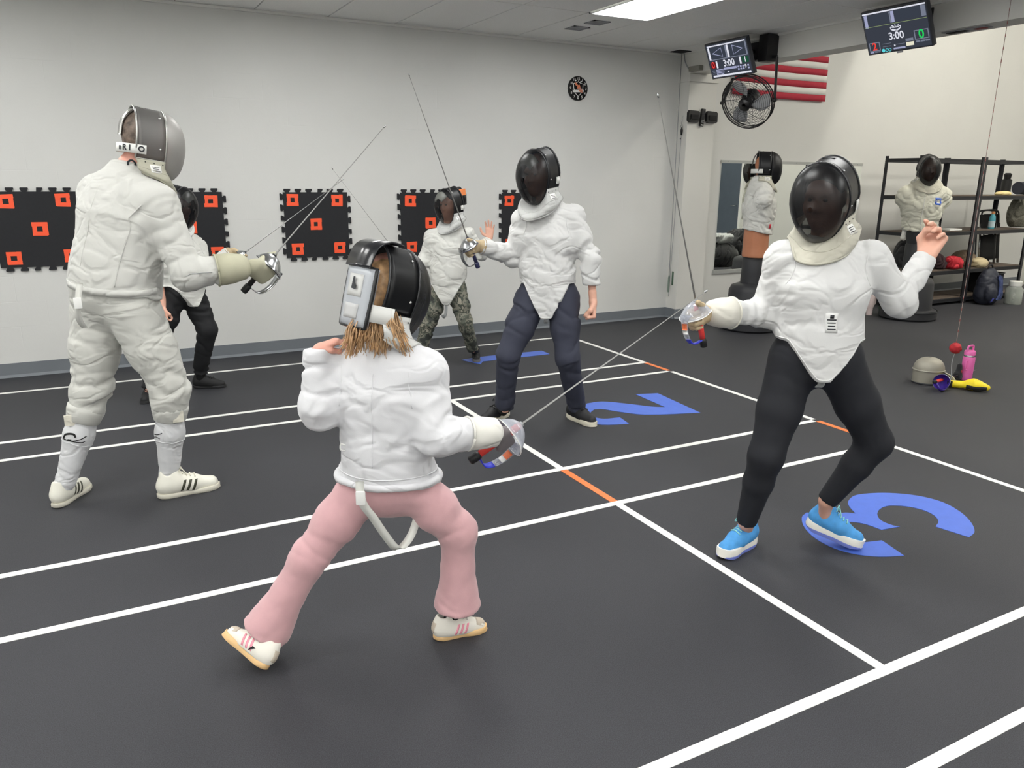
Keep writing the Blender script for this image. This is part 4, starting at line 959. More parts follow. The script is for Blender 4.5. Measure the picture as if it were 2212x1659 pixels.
# ------------------------------------------------------------------ cord and the kit on the floor at the right
cb = PXX(2064, 752, 5.82)
t = thing('hanging_rope', 'thin red and white rope hanging from the ceiling to a red ball', 'rope', (cb[0], cb[1], cb[2]-0.1))
zs = np.linspace(cb[2]+0.04, ZC, 61)
part('cord', tube([np.array([cb[0], cb[1], z]) for z in zs], 0.0022, 6), M('pale_cord', (158, 140, 134), 0.7), t)
for k in range(0, 60, 2):
    part('cord_fleck', tube([np.array([cb[0], cb[1], zs[k]]), np.array([cb[0], cb[1], zs[k]+0.02])], 0.0026, 6), M('red_fleck', (140, 72, 70), 0.7), t)
S = SDF(cb-0.09, cb+0.09, 0.005); S.ell(cb, (0.043, 0.043, 0.043)); VF = S.mesh(); N = vnormals(*VF); VF = (VF[0]+N*(0.007*pnoise(VF[0]*60))[:, None], VF[1]); part('stopper_ball', VF, M('red_foam', (172, 30, 40), 0.7, var=0.2, vscale=60), t)
part('wire', tube(catmull([cb-Z3*0.04, cb-Z3*0.12+Y3*0.01, np.array([cb[0]-0.03, cb[1]-0.02, 0.12]), np.array([cb[0]-0.05, cb[1]-0.03, 0.06])], 6), 0.003, 6), m_grey, t)
part('plug', bbox_bev((cb[0]-0.05, cb[1]-0.03, 0.05), (0.03, 0.03, 0.05), 0.006), m_black, t, auto=40)
c = FL(2086, 820)+[0, 0.0, 0]; mpk = M('hot_pink', (228, 110, 178), 0.4)
t = thing('pink_bottle', 'tall pink drinking bottle with carry loop on the floor', 'bottle', c)
part('body', lathe([(0.04, 0), (0.043, 0.01), (0.046, 0.18), (0.042, 0.195)], 28, c), mpk, t, auto=50); part('collar', lathe([(0.04, 0.195), (0.04, 0.205), (0.038, 0.21)], 28, c), m_steel, t, auto=50)
part('cap', lathe([(0.042, 0.21), (0.043, 0.235), (0.038, 0.245)], 28, c), mpk, t, auto=50); part('carry_loop', tube(catmull([c+[-0.038, 0, 0.24], c+[-0.036, 0, 0.275], c+[-0.02, 0, 0.285], c+[0.02, 0, 0.285], c+[0.036, 0, 0.275], c+[0.038, 0, 0.24]], 5), 0.008, 8), mpk, t)
part('side_handle', tube(catmull([c+[-0.045, -0.02, 0.17], c+[-0.065, -0.02, 0.165], c+[-0.065, -0.02, 0.1], c+[-0.045, -0.02, 0.095]], 5), 0.006, 8), mpk, t)
y0 = FL(2065, 838); y1 = FL(2140, 848); md = nrm(y1-y0); S = SDF(np.minimum(y0, y1)-0.15, np.maximum(y0, y1)+0.15, 0.006)
S.cone(y0+Z3*0.03, lerp(y0, y1, 0.5)+Z3*0.045, 0.025, 0.05, flat=Z3, fs=1.2); S.cone(lerp(y0, y1, 0.5)+Z3*0.045, y1-md*0.04+Z3*0.035, 0.05, 0.034, flat=Z3, fs=1.2); S.cone(y0+Z3*0.03, y0-md*0.12+Z3*0.03, 0.024, 0.032)
S.cut(lambda x, y, z: 0.002-z+0*x+0*y); VF = folds(S.mesh(), [(y0, y1)], 0.004, 14, 8, base=0.6, seed=6); VF[0][:, 2] = np.maximum(VF[0][:, 2], 0.001); bv = tree_of(VF)
t = thing('padded_sheath', 'yellow padded sheath with black stripe lying beside the pink bottle', 'sheath', lerp(y0, y1, 0.5)); part('padding', VF, M('bright_yellow', (238, 214, 30), 0.55), t)
sd = np.cross(md, Z3); sd = sd if sd[1] < 0 else -sd
pts = on(bv, [lerp(y0, y1, 0.25+0.7*k/8)+sd*0.07+Z3*0.02 for k in range(9)], 0.003); part('stripe', ribbon(pts, Z3, 0.03, 0.004), m_dblack, t)
pc = FL(2068, 820); S = SDF(pc-0.12, pc+0.16, 0.006); S.cone(pc+Z3*0.03, pc+Z3*0.12, 0.03, 0.018); S.cone(pc+Z3*0.03, pc+Z3*0.05-X3*0.03, 0.025, 0.02); VF = folds(S.mesh(), [(pc, pc+Z3*0.12)], 0.005, 14, 10, base=1, seed=8); VF[0][:, 2] = np.maximum(VF[0][:, 2], 0.001)
t = thing('small_pouch', 'crumpled black pouch with a red tag between the sabre and sheath', 'pouch', pc); part('pouch', VF, m_blkcloth, t); part('red_tag', patch(tree_of(VF), pc+Z3*0.075-Y3*0.04, X3, Z3, nrm([-0.6, -0.8, 0]), 0.03, 0.02), M('red_tag', (196, 60, 48), 0.6), t)
# ------------------------------------------------------------------ figures: shared builders
m_skin = M('skin', (224, 172, 150), 0.5, var=0.05, vscale=25)
m_skin2 = M('skin_pink', (226, 164, 146), 0.5, var=0.06, vscale=25)
m_eye = M('eye_white', (130, 116, 108), 0.3)
m_vblack = MESHMAT('black_wire_mesh', (20, 21, 24), 0.16, 0.35, 0.3)
m_vside = MESHMAT('black_wire_side', (20, 21, 25), 0.05, 0.4, 0.2)
m_vsteel = MESHMAT('steel_wire_mesh', (172, 170, 167), 0.20, 0.55, 0.55)
m_vsteel2 = MESHMAT('steel_wire_side', (128, 126, 124), 0.34, 0.55, 0.5)
m_trimblk = M('black_vinyl', (26, 27, 31), 0.3, coat=0.3)
def cloth(name, rgb, var=0.03, crease=0.35):
    if name in MATS: return MATS[name]
    m = M(name, rgb, 0.78, var=var, vscale=7, bump=0.25, bscale=420, bdist=0.0008, sheen=0.15); nt = m.node_tree; b = nt.nodes['Principled BSDF']
    tc = nt.nodes.new('ShaderNodeTexCoord'); mp = nt.nodes.new('ShaderNodeMapping'); mp.inputs['Scale'].default_value = (5.5, 5.5, 9.0); mp.inputs['Rotation'].default_value = (0.5, 0.35, 0.2)
    nz = nt.nodes.new('ShaderNodeTexNoise'); nz.inputs['Scale'].default_value = 1.0; nz.inputs['Detail'].default_value = 2.0; nz.inputs['Distortion'].default_value = 0.7
    nt.links.new(tc.outputs['Object'], mp.inputs['Vector']); nt.links.new(mp.outputs[0], nz.inputs['Vector'])
    s1 = nt.nodes.new('ShaderNodeMath'); s1.operation = 'SUBTRACT'; s1.inputs[1].default_value = 0.5; nt.links.new(nz.outputs['Fac'], s1.inputs[0])
    s2 = nt.nodes.new('ShaderNodeMath'); s2.operation = 'ABSOLUTE'; nt.links.new(s1.outputs[0], s2.inputs[0])
    s3 = nt.nodes.new('ShaderNodeMapRange'); s3.interpolation_type = 'SMOOTHSTEP'; s3.inputs['From Max'].default_value = 0.10; nt.links.new(s2.outputs[0], s3.inputs['Value'])
    bp = nt.nodes.new('ShaderNodeBump'); bp.inputs['Strength'].default_value = crease; bp.inputs['Distance'].default_value = 0.012; nt.links.new(s3.outputs[0], bp.inputs['Height'])
    old = [n for n in nt.nodes if n.type == 'BUMP' and n is not bp][0]; nt.links.new(bp.outputs[0], old.inputs['Normal']); return m

def hand(W, d, n, right, s=1.0, curl=(20, 30, 20), thumb='side', spread=0.10, curls=None, grow=1.0, arm=0.05, vox=0.0036, armdir=None):
    d = nrm(d); n = nrm(np.asarray(n, float)-d*np.dot(n, d)); t = np.cross(d, n) if right else np.cross(n, d)
    W = np.asarray(W, float); c = W+d*0.08*s; S = SDF(c-0.2*s, c+0.2*s, vox*max(0.8, s))
    S.cone(W-(d if armdir is None else nrm(armdir))*arm, W+d*0.012*s, 0.026*s*grow, 0.024*s*grow, k=0.01, flat=n, fs=1.15)
    ln = [0.070, 0.079, 0.073, 0.057]; rr = [0.0092, 0.0095, 0.009, 0.008]; lat = [0.030, 0.0105, -0.010, -0.029]; fwd = [0.090, 0.094, 0.090, 0.082]
    for i in range(4):
        K = W+(d*fwd[i]+t*lat[i])*s
        S.cone(W+(d*0.012+t*lat[i]*0.55)*s, K, 0.017*s*grow, 0.0125*s*grow, k=0.014*s, flat=n, fs=1.1)
        cc = curls[i] if curls else curl; ang = 0.0; p = K; dd0 = nrm(d+t*spread*(1.4-i))
        for q, fr in enumerate((0.46, 0.31, 0.23)):
            ang += math.radians(cc[q]); dr = dd0*math.cos(ang)+n*math.sin(ang); e = p+dr*ln[i]*fr*s*(1.06 if grow > 1 else 1)
            S.cone(p, e, rr[i]*s*grow*(1-0.06*q), rr[i]*s*grow*(1-0.06*(q+1)), k=0.004*s); p = e
    R = W+(d*0.022+t*0.022)*s
    if thumb == 'side': ds = [nrm(d*0.45+t*0.85+n*0.25), nrm(d*0.8+t*0.5+n*0.25), nrm(d*0.95+t*0.25+n*0.2)]
    elif thumb == 'grip': ds = [nrm(d*0.6+t*0.35+n*0.7), nrm(d*0.5+t*0.35+n*0.5), nrm(d*0.5+t*0.5+n*0.1)]
    else: ds = [nrm(d*0.75+t*0.35+n*0.5), nrm(d*0.6-t*0.35+n*0.45), nrm(d*0.15-t*0.95+n*0.1)]
    p = R
    for q, (dr, l) in enumerate(zip(ds, (0.046, 0.034, 0.028))):
        e = p+dr*l*s; S.cone(p, e, (0.0155, 0.012, 0.0105)[q]*s*grow, (0.012, 0.0105, 0.009)[q]*s*grow, k=0.008*s); p = e
    return S.mesh(1), t, n

def tip_solve(O, px, py, Lb, Yn):
    O = np.asarray(O, float); c = np.array([0, 0, CAM_H]); r = nrm(ray(px, py)); oc = c-O; b = r@oc; cc = oc@oc-Lb*Lb; disc = b*b-cc
    if disc <= 0: return c+r*(-b)
    roots = [c+r*(-b+q*math.sqrt(disc)) for q in (-1, 1)]
    return min(roots, key=lambda p: abs(p[1]-Yn))

def sabre(label, Gc, b, k, tip, kind='steel', s=1.0, name='sabre'):
    """Gc = middle of the grip, b = towards the blade, k = knuckle side"""
    b = nrm(b); k = nrm(np.asarray(k, float)-b*np.dot(k, b)); w = np.cross(b, k)
    t = thing(name, label, 'sabre', Gc, 'sabres held by the fencers' if name == 'sabre' else None); G0 = Gc+b*0.070*s
    if kind == 'steel': mg = m_steel; mgr = m_black; mp = m_black; mtrim = m_dark
    elif kind == 'blue': mg = m_steel; mgr = M('dark_blue_grip', (38, 40, 78), 0.5); mp = mgr; mtrim = mgr
    else: mg = CLEAR('clear_guard', (205, 208, 216), 0.82); mgr = M('red_grip', (226, 66, 58), 0.5); mp = m_black; mtrim = M('blue_trim', (52, 62, 205), 0.4)
    if kind == 'purple': mg = M('purple_guard', (62, 40, 140), 0.35)
    L = np.linalg.norm(tip-G0); bl = nrm(tip-G0); wb = nrm(np.cross(bl, k))
    ss = np.linspace(0, 1, 22); pts = np.array([G0-bl*0.01+bl*(L+0.01)*q for q in ss]); wd = 0.0105-0.0068*ss**0.7; wd[-1] = 0.0046
    ring = []
    for p, q in zip(pts, wd): ring.append([p+k*q*0.5, p+wb*q*0.42, p-k*q*0.5, p-wb*q*0.42])
    V, F = grid(np.array(ring), cv=True); F += [(0, 1, 2, 3), tuple(84+j for j in (3, 2, 1, 0))]
    part('blade', (V, F), m_blade, t, smooth=False)
    part('tip_button', tube([tip-bl*0.012, tip, tip+bl*0.004], [0.003, 0.0036, 0.002], 6), m_steel, t)
    nu, nv = 28, 8; T = np.zeros((nv, nu, 3)); Bm = T.copy()
    for j in range(nv):
        v = j/(nv-1)
        for i in range(nu):
            a = 2*math.pi*i/nu; R = 0.054+0.016*max(0, math.cos(a))**1.0-0.012*max(0, -math.cos(a)); dep = 0.042*v**2*(1+0.35*max(0, math.cos(a)))
            rad = (k*math.cos(a)+w*math.sin(a)*1.08)
            T[j, i] = G0+rad*R*(0.10+0.90*v)*s-b*dep*s; Bm[j, i] = T[j, i]-b*0.0022-rad*0.0012
    g1 = grid(T, cv=True); g2 = grid(Bm, cv=True); rimq = []
    V = np.vstack([g1[0], g2[0]]); n0 = len(g1[0]); F = list(g1[1])+[tuple(n0+i for i in f[::-1]) for f in g2[1]]
    o = (nv-1)*nu
    F += [(o+i, o+(i+1) % nu, n0+o+(i+1) % nu, n0+o+i) for i in range(nu)]
    guard = part('guard', (V, F), mg, t)
    part('guard_rim', tube(np.vstack([T[-1], T[-1][:1]]), 0.0016*s, 5), (m_steel if kind == 'purple' else mtrim) if kind != 'clear' else m_white, guard)
    part('guard_washer', tube([G0-b*0.004, G0+b*0.006], [0.011*s, 0.007*s], 10), mtrim if kind != 'clear' else m_grey, guard)
    e0 = G0+k*0.070*s-b*0.05*s; pe = Gc-b*0.078*s
    bow = catmull([G0+k*0.060*s-b*0.034*s, e0, G0+k*0.076*s-b*0.10*s, G0+k*0.055*s-b*0.145*s, pe+k*0.004], 7)
    nb = len(bow); wds = np.interp(np.linspace(0, 1, nb), [0, 0.3, 1], [0.055, 0.030, 0.014])*s; cutp = int(nb*0.62)
    if kind == 'clear':
        part('knuckle_bow', ribbon(bow[:cutp+1], w, wds[:cutp+1], 0.003), mg, t); part('bow_trim', ribbon(bow[cutp:], w, wds[cutp:], 0.0034), mtrim, t)
        part('sticker', ribbon(bow[cutp-8:cutp-4]+np.array([0, 0, 0.0]), w, wds[cutp-8:cutp-4]*0.8, 0.0042), M('orange_sticker', (226, 116, 72), 0.5), t); part('sticker', ribbon(bow[cutp-5:cutp-2], w, wds[cutp-5:cutp-2]*0.85, 0.0044), m_white, t)
    else: part('knuckle_bow', ribbon(bow, w, wds, 0.003), mg if kind != 'blue' else m_steel, t)
    part('grip', tube([G0-b*0.004, Gc+b*0.02*s, Gc-b*0.03*s, Gc-b*0.076*s], np.array([0.012, 0.0135, 0.0125, 0.012])*s, 12, flat=0.8), mgr, t)
    part('pommel', tube([Gc-b*0.074*s, Gc-b*0.082*s, Gc-b*0.105*s, Gc-b*0.108*s], np.array([0.012, 0.0135, 0.0125, 0.009])*s, 12), mp, t)
    return t

def shoe_parts(person, H, T, up, style, s=1.0, right=True):
    """H heel bottom, T toe bottom"""
    H = np.asarray(H, float); T = np.asarray(T, float); L = np.linalg.norm(T-H); x = nrm(T-H); up = nrm(np.asarray(up, float)-x*np.dot(up, x)); y = np.cross(up, x)
    Mx = frame(H, x, y, up*style.get('tall', 1.15)); hs = style.get('sole', 0.10)*L; hi = style.get('high', 0.0)
    def wid(t):
        ks = [0, 0.04, 0.12, 0.3, 0.5, 0.68, 0.8, 0.92, 0.98, 1.0]; vs = [0.03, 0.085, 0.118, 0.122, 0.120, 0.160, 0.162, 0.125, 0.07, 0.02]
        return np.interp(t, ks, vs)*L
    ts = np.linspace(0, 1, 26)
    rings = []
    rk = style.get('rocker', 0.02)
    for z, sc in ((0.0, 0.90), (0.25, 1.0), (0.8, 1.0), (1.0, 0.94)):
        rg = []
        for tt in ts: rg.append((0.004+tt*L*0.972*(1 if z > 0 else 0.985)+(0.0 if z > 0 else 0.006), wid(tt)*sc*style.get('wide', 1.0), z*hs+(rk*L*max(0, (tt-0.7)/0.3)**2+rk*L*max(0, (0.18-tt)/0.18)**2)*(1-0.5*z)))
        ring = [(a, b, c) for a, b, c in rg]+[(a, -b, c) for a, b, c in rg[::-1]]; rings.append(ring)
    V, F = grid(np.array(rings), cv=True); n = len(rings[0]); F.append(tuple(range(n))); F.append(tuple(3*n+i for i in range(n-1, -1, -1)))
    S = SDF((-0.1*L, -0.3*L, -0.02), (1.12*L, 0.3*L, 0.62*L), 0.006*max(0.8, L/0.27)*0.8)
    z0 = hs*0.8
    S.cone((0.13*L, 0, z0+0.11*L), (0.30*L, 0, z0+0.12*L), 0.112*L, 0.112*L, k=0.04)
    S.cone((0.28*L, 0, z0+0.12*L), (0.55*L, 0, z0+0.09*L), 0.118*L, 0.118*L, k=0.04)
    S.cone((0.55*L, 0, z0+0.07*L), (0.84*L, 0, z0+0.035*L), 0.130*L, 0.118*L, k=0.04, flat=(0, 0, 1), fs=1.18)
    S.cone((0.15*L, 0, z0+0.12*L), (0.17*L, 0, z0+(0.27+hi)*L), 0.105*L, 0.098*L, k=0.03, flat=(0, 1, 0), fs=1.18)
    S.cone((0.33*L, 0, z0+0.13*L), (0.30*L, 0, z0+(0.27+hi*0.8)*L), 0.085*L, 0.07*L, k=0.04)
    S.cone((0.20*L, 0, z0+(0.24+hi)*L), (0.21*L, 0, z0+0.5*L), 0.068*L, 0.115*L, k=0.012, sub=True)
    S.cut(lambda X, Y, Z: z0*0.92-Z+0*X+0*Y)
    U = S.mesh(1); bv = tree_of(U)
    sh = part('shoe', xf(U, Mx), style['upper'], person, label=style.get('label'))
    sole = part('sole', xf((V, F), Mx), style['solemat'], sh, auto=50)
    if 'solefoot' in style:
        F2 = [f for f in F]; k = V.copy(); k[:, 2] = np.minimum(k[:, 2], hs*0.38); k[:, 1] *= 1.01; part('outsole', xf((k, F2), Mx), style['solefoot'], sh, auto=50)
    if 'stripe' in style:
        for sd in (1, -1):
            for q in range(3):
                c = ((0.40+0.085*q)*L, sd*0.1*L, z0+0.105*L-0.008*q*L); part('stripe', xf(patch(bv, c, (1, 0, 0), (0, 0, 1), (0, sd, 0.15), 0.042*L, 0.15*L, 0.0012, 0.002, 3, 7, skew=0.45), Mx), style['stripe'], sh)
    if 'toe' in style:
        G = [];
        part('toe_cap', xf(patch(bv, (0.87*L, 0, z0+0.1*L), (1, 0, 0), (0, 1, 0), (0.25, 0, 1), 0.2*L, 0.22*L, 0.0012, 0.002, 6, 8), Mx), style['toe'], sh)
        part('heel_tab', xf(patch(bv, (0.0, 0, z0+0.16*L), (0, 1, 0), (0, 0, 1), (-1, 0, 0), 0.15*L, 0.15*L, 0.0012, 0.002, 6, 6), Mx), style['toe'], sh)
    lm = style.get('lace', m_white)
    part('tongue', xf(patch(bv, (0.46*L, 0, z0+0.25*L), (1, 0, -0.25), (0, 1, 0), (0.25, 0, 1), 0.28*L, 0.085*L, 0.0012, 0.002, 7, 5), Mx), style.get('tongue', style['upper']), sh)
    for q in range(5):
        xx = (0.36+0.055*q)*L; pts = on(bv, [np.array([xx+(0.012*L if i > 3 else 0), (i/6-0.5)*0.13*L, z0+(0.30-0.035*q)*L]) for i in range(7)], 0.003); part('lace', xf(tube(pts, 0.0028, 5), Mx), lm, sh)
    c0 = on(bv, [np.array([0.35*L, 0, z0+0.3*L])], 0.004)[0]
    for sd in (1, -1):
        part('lace_loop', xf(tube(catmull([c0, c0+[0.02*L, sd*0.09*L, 0.03*L], c0+[0.06*L, sd*0.13*L, -0.03*L], c0+[0.04*L, sd*0.05*L, 0.0], c0], 5), 0.0024, 5), Mx), lm, sh)
    return sh

def head_mesh(C, r, f, u, s, neck):
    def q(x, y, z): return C+(r*x+f*y+u*z)*s
    ax = np.stack([r, f, u]); S = SDF(np.minimum(C, neck)-0.17, np.maximum(C, neck)+0.17, 0.0055)
    S.ell(q(0, -0.012, 0.035), np.array([0.074, 0.094, 0.10])*s, ax); S.ell(q(0, 0.03, -0.05), np.array([0.060, 0.058, 0.072])*s, ax, k=0.05)
    S.cone(q(0, 0.06, -0.095), q(0, 0.062, -0.10), 0.025*s, 0.02*s, k=0.04)
    S.cone(q(0, 0.080, 0.012), q(0, 0.100, -0.026), 0.009*s, 0.014*s, k=0.018); S.cone(q(-0.014, 0.088, -0.03), q(0.014, 0.088, -0.03), 0.009*s, 0.009*s, k=0.01)
    S.cone(q(-0.04, 0.074, 0.030), q(0.04, 0.074, 0.030), 0.012*s, 0.012*s, k=0.025)
    for e in (-1, 1):
        S.ell(q(0.031*e, 0.092, 0.010), np.array([0.018, 0.014, 0.011])*s, ax, k=0.012, sub=True); S.ell(q(0.031*e, 0.071, 0.009), np.array([0.0145]*3)*s, ax, k=0.003)
        S.ell(q(0.040*e, 0.055, -0.03), np.array([0.022, 0.025, 0.025])*s, ax, k=0.03); S.ell(q(0.076*e, -0.012, 0.0), np.array([0.010, 0.022, 0.034])*s, ax, k=0.01)
    S.cone(q(-0.02, 0.082, -0.058), q(0.02, 0.082, -0.058), 0.007*s, 0.007*s, k=0.01); S.cone(q(-0.016, 0.080, -0.071), q(0.016, 0.080, -0.071), 0.0075*s, 0.0075*s, k=0.008)
    S.cone(q(-0.024, 0.09, -0.0645), q(0.024, 0.09, -0.0645), 0.002*s, 0.002*s, k=0.005, sub=True)
    S.cone(q(0, -0.03, -0.05), neck, 0.055*s, 0.06*s, k=0.04)
    return S.mesh(1)

def mask(person, C, f, u, s=1.0, visor=None, side=None, trim=None, bibm=None, wide=1.0, pad=False, plate=False, strap_txt=None, seed=1.0, rim=None, bibdrop=1.0, studs=True, parent_label=None, chest=None, bvh=None, strapz=-0.035, strapw=0.040, platez=0.0):
    f = nrm(f); u = nrm(np.asarray(u, float)-f*np.dot(u, f)); r = np.cross(f, u)
    def q(x, y, z): return C+(r*x*wide+f*y+u*z)*s
    def egg(ph):
        c = math.cos(ph); z = (0.152 if c > 0 else 0.170)*c; x = 0.106*math.sin(ph)*(1-0.14*max(0, -c)); return x, z
    nph = 48; nv = 14; D = np.zeros((nv, nph, 3))
    for j in range(nv):
        th = math.pi/2*j/(nv-1)*0.985; sc = math.cos(th)**0.72; dy = 0.108*math.sin(th)**1.05
        for i in range(nph):
            x, z = egg(2*math.pi*i/nph); D[j, i] = q(x*sc, 0.05+dy*(1-0.0*z), z*sc-0.012*math.sin(th))
    vi = part('mask_visor', (lambda g: (g[0], g[1]+[tuple((nv-1)*nph+i for i in range(nph))]))(grid(D, cv=True)), visor, person, label=parent_label)
    part('visor_rim', tube(np.vstack([D[0], D[0][:1]]), 0.0045*s, 6), rim or trim, vi)
    phm = math.radians(117); npn = 26; SP = np.zeros((6, npn, 3))
    for j in range(6):
        y = 0.05-0.127*j/5
        for i in range(npn):
            x, z = egg(-phm+2*phm*i/(npn-1)); SP[j, i] = q(x*(1-0.05*j/5), y, z*(1+0.0*j)+0.004*j/5)
    cen = q(0, 0, 0); SPi = SP+(cen-SP)/np.linalg.norm(cen-SP, axis=2)[:, :, None]*0.004*s
    sp = part('mask_side', slab(SP, SPi), side, person)
    part('rear_rim', tube(SP[-1], 0.0045*s, 6), rim or trim, sp); part('edge_binding', join(tube(SP[:, 0], 0.0035*s, 5), tube(SP[:, -1], 0.0035*s, 5)), trim, sp)
    if studs:
        for i in (2, 8, 17, 23):
            p = SP[1, i]; nn = nrm(p-q(0, 0.04, 0)); part('stud', tube([p, p+nn*0.003, p+nn*0.005], [0.006*s, 0.005*s, 0.002*s], 8), m_chrome, sp)
    lw = np.array([SP[j, 0]*0.75+SP[j, 2]*0.25 for j in range(5)]); 
    # bib
    nb = 41; nr = 9; Bo = np.zeros((nr, nb, 3))
    for i in range(nb):
        ps = -1+2*i/(nb-1); a = abs(ps); sg = 1 if ps >= 0 else -1
        if a < 0.5:
            ph = math.pi-(a/0.5)*(math.pi-phm); x, z = egg(ph); Tp = q(sg*x, 0.048, z)
        else:
            x, z = egg(phm); Tp = q(sg*x*1.01, 0.05-0.127*(a-0.5)/0.5, z)
        an = math.radians(ps*118); hz = -0.172-0.066*bibdrop+0.085*a**1.6
        Hp = q(0.116*math.sin(an), 0.004+(0.108+0.02*bibdrop)*math.cos(an), hz)
        if chest is not None: Hp = Hp+np.asarray(chest)*(1-a*a)
        for j in range(nr):
            v = j/(nr-1); p = lerp(Tp, Hp, v); mid = q(0, -0.01, p@u*0-0.14); out = nrm(p-(q(0, 0.0, 0)+u*np.dot(p-q(0, 0, 0), u)))
            p = p+out*(0.010*math.sin(math.pi*v)-0.012*math.sin(2*math.pi*v))*s
            Bo[j, i] = p
    nz = pnoise(Bo.reshape(-1, 3)*np.array([9, 9, 30])+seed).reshape(nr, nb)
    outv = Bo-(q(0, 0, 0)+u[None, None]*((Bo-q(0, 0, 0))@u)[:, :, None]); outv /= np.linalg.norm(outv, axis=2)[:, :, None]+1e-9
    Bo = Bo+outv*(nz*0.010*s*np.linspace(0, 1, nr)[:, None])[:, :, None]
    if bvh is not None:
        for j in range(1, nr):
            for i in range(nb):
                h = bvh.find_nearest(Vector(Bo[j, i]))
                if h[0] is not None:
                    nn = np.array(h[1]); sd = np.dot(Bo[j, i]-np.array(h[0]), nn); need = 0.011*s*min(1, j/3)
                    if sd < need and h[3] < 0.12: Bo[j, i] = np.array(h[0])+nn*need
        for _ in range(2):
            Q = Bo.copy(); Q[1:-1, 1:-1] = 0.5*Bo[1:-1, 1:-1]+0.125*(Bo[:-2, 1:-1]+Bo[2:, 1:-1]+Bo[1:-1, :-2]+Bo[1:-1, 2:]); Q[-1, 1:-1] = 0.5*Bo[-1, 1:-1]+0.25*(Bo[-1, :-2]+Bo[-1, 2:]); Bo = Q
    bo = part('mask_bib', slab(Bo+outv*0.004*s, Bo-outv*0.005*s), bibm, person)
    part('bib_binding', tube(Bo[-1], 0.006*s, 6), bibm, bo)
    part('bib_seam', tube(Bo[4]+outv[4]*0.004*s, 0.0022*s, 5), bibm, bo)
    for sg in (6, nb-7):
        if studs:
            for k in (-3, 0, 3):
                p = Bo[1, sg+k]+outv[1, sg+k]*0.004*s; part('bib_stud', tube([p, p+outv[1, sg+k]*0.003], [0.0035*s, 0.002*s], 6), m_dark, bo)
        bv = tree_of(slab(Bo+outv*0.004*s, Bo-outv*0.005*s)); cpt = Bo[3, sg]; part('bib_label', patch(bv, cpt, nrm(f-outv[3, sg]*np.dot(f, outv[3, sg])), u, outv[3, sg], 0.05*s, 0.035*s, 0.0014, 0.001, 5, 4), m_white, bo)
        for k in range(3): part('label_print', patch(bv, cpt+u*(0.008-0.008*k)*s, nrm(f-outv[3, sg]*np.dot(f, outv[3, sg])), u, outv[3, sg], (0.036-0.008*(k % 2))*s, 0.0028*s, 0.0022, 0.0, 4, 2), m_dark, bo)
    # spring tongue and strap behind the head
    top = q(0, -0.07, 0.15); sl = catmull([q(0, -0.03, 0.152), q(0, -0.085, 0.135), q(0, -0.118, 0.085), q(0, -0.126, 0.02)], 6)
    if plate: sl = catmull([q(0, -0.02, 0.158), q(0, -0.075, 0.158), q(0, -0.122, 0.128), q(0, -0.142, 0.06)], 6)
    part('back_spring', ribbon(sl, r, 0.05*s if not plate else 0.135*s, 0.006), trim, sp)
    if plate:
        G = np.array([[q((i/8-0.5)*0.15*(1-0.15*max(0, j/8-0.5)), -0.132-0.0*j+0.03*abs(i/8-0.5)**1.5*-1+0.045*(1-math.cos((i/8-0.5)*2.2)), platez+0.095-0.20*j/8) for j in range(9)] for i in range(9)])
        pl = part('back_plate', slab(G-f*0.006, G+f*0.012), M('silver_vinyl', (176, 180, 186), 0.35, var=0.03), sp)
        part('plate_binding', tube(np.vstack([G[0], G[:, -1][1:], G[-1][::-1][1:], G[:, 0][::-1][1:]]), 0.007, 6), trim, pl)
        G2 = np.array([[lerp(lerp(G[2, 1], G[6, 1], i/4), lerp(G[2, 4], G[6, 4], i/4), j/4) for j in range(5)] for i in range(5)]); part('plate_label', slab(G2-f*0.009, G2-f*0.005), M('label_grey', (206, 206, 204), 0.5), pl)
        part('label_print', prism([(-0.006, 0.02), (0.002, 0.02), (0.004, 0.0), (0.014, -0.006), (0.012, -0.018), (-0.008, -0.016)], lerp(G[4, 2], G[4, 3], 0.3)-f*0.012, r, u, -f, 0.001), m_dark, pl, smooth=False)
        G3 = np.array([[lerp(lerp(G[2, 5], G[6, 5], i/4), lerp(G[2, 7], G[6, 7], i/4), j/4) for j in range(5)] for i in range(5)]); part('plate_label', slab(G3-f*0.009, G3-f*0.005), M('label_grey2', (192, 192, 192), 0.5), pl)
    sb = np.array([q(0.104*math.cos(a), -0.045-0.088*math.sin(a), strapz) for a in np.linspace(-0.1, math.pi+0.1, 25)])
    st = part('back_strap', ribbon(sb, u, strapw*s, 0.004), M('strap_white', (226, 226, 222), 0.7), sp)
    if strap_txt:
        for k, ch in enumerate(strap_txt):
            if ch == ' ': continue
            a = math.radians(8+k*15); p = q(0.108*math.cos(a), -0.045-0.093*math.sin(a), strapz); nn = nrm(r*math.cos(a)-f*math.sin(a)); part('strap_print', text_at(ch, 0.034*s, p, np.cross(u, nn), u, 0.001, 0.0012), m_dark, st, smooth=False)
    if pad:
        G = np.array([[q(egg(math.radians(-52+104*i/10))[0]*sc*0.93, 0.05+0.108*math.sin(math.acos(sc**(1/0.72)))*0.93, egg(math.radians(-52+104*i/10))[1]*sc*0.95) for sc in np.linspace(0.90, 0.48, 7)] for i in range(11)])
        part('forehead_pad', slab(G, G-f*0.012*s), M('pad_white', (222, 224, 214), 0.8), vi)
    return r, f, u

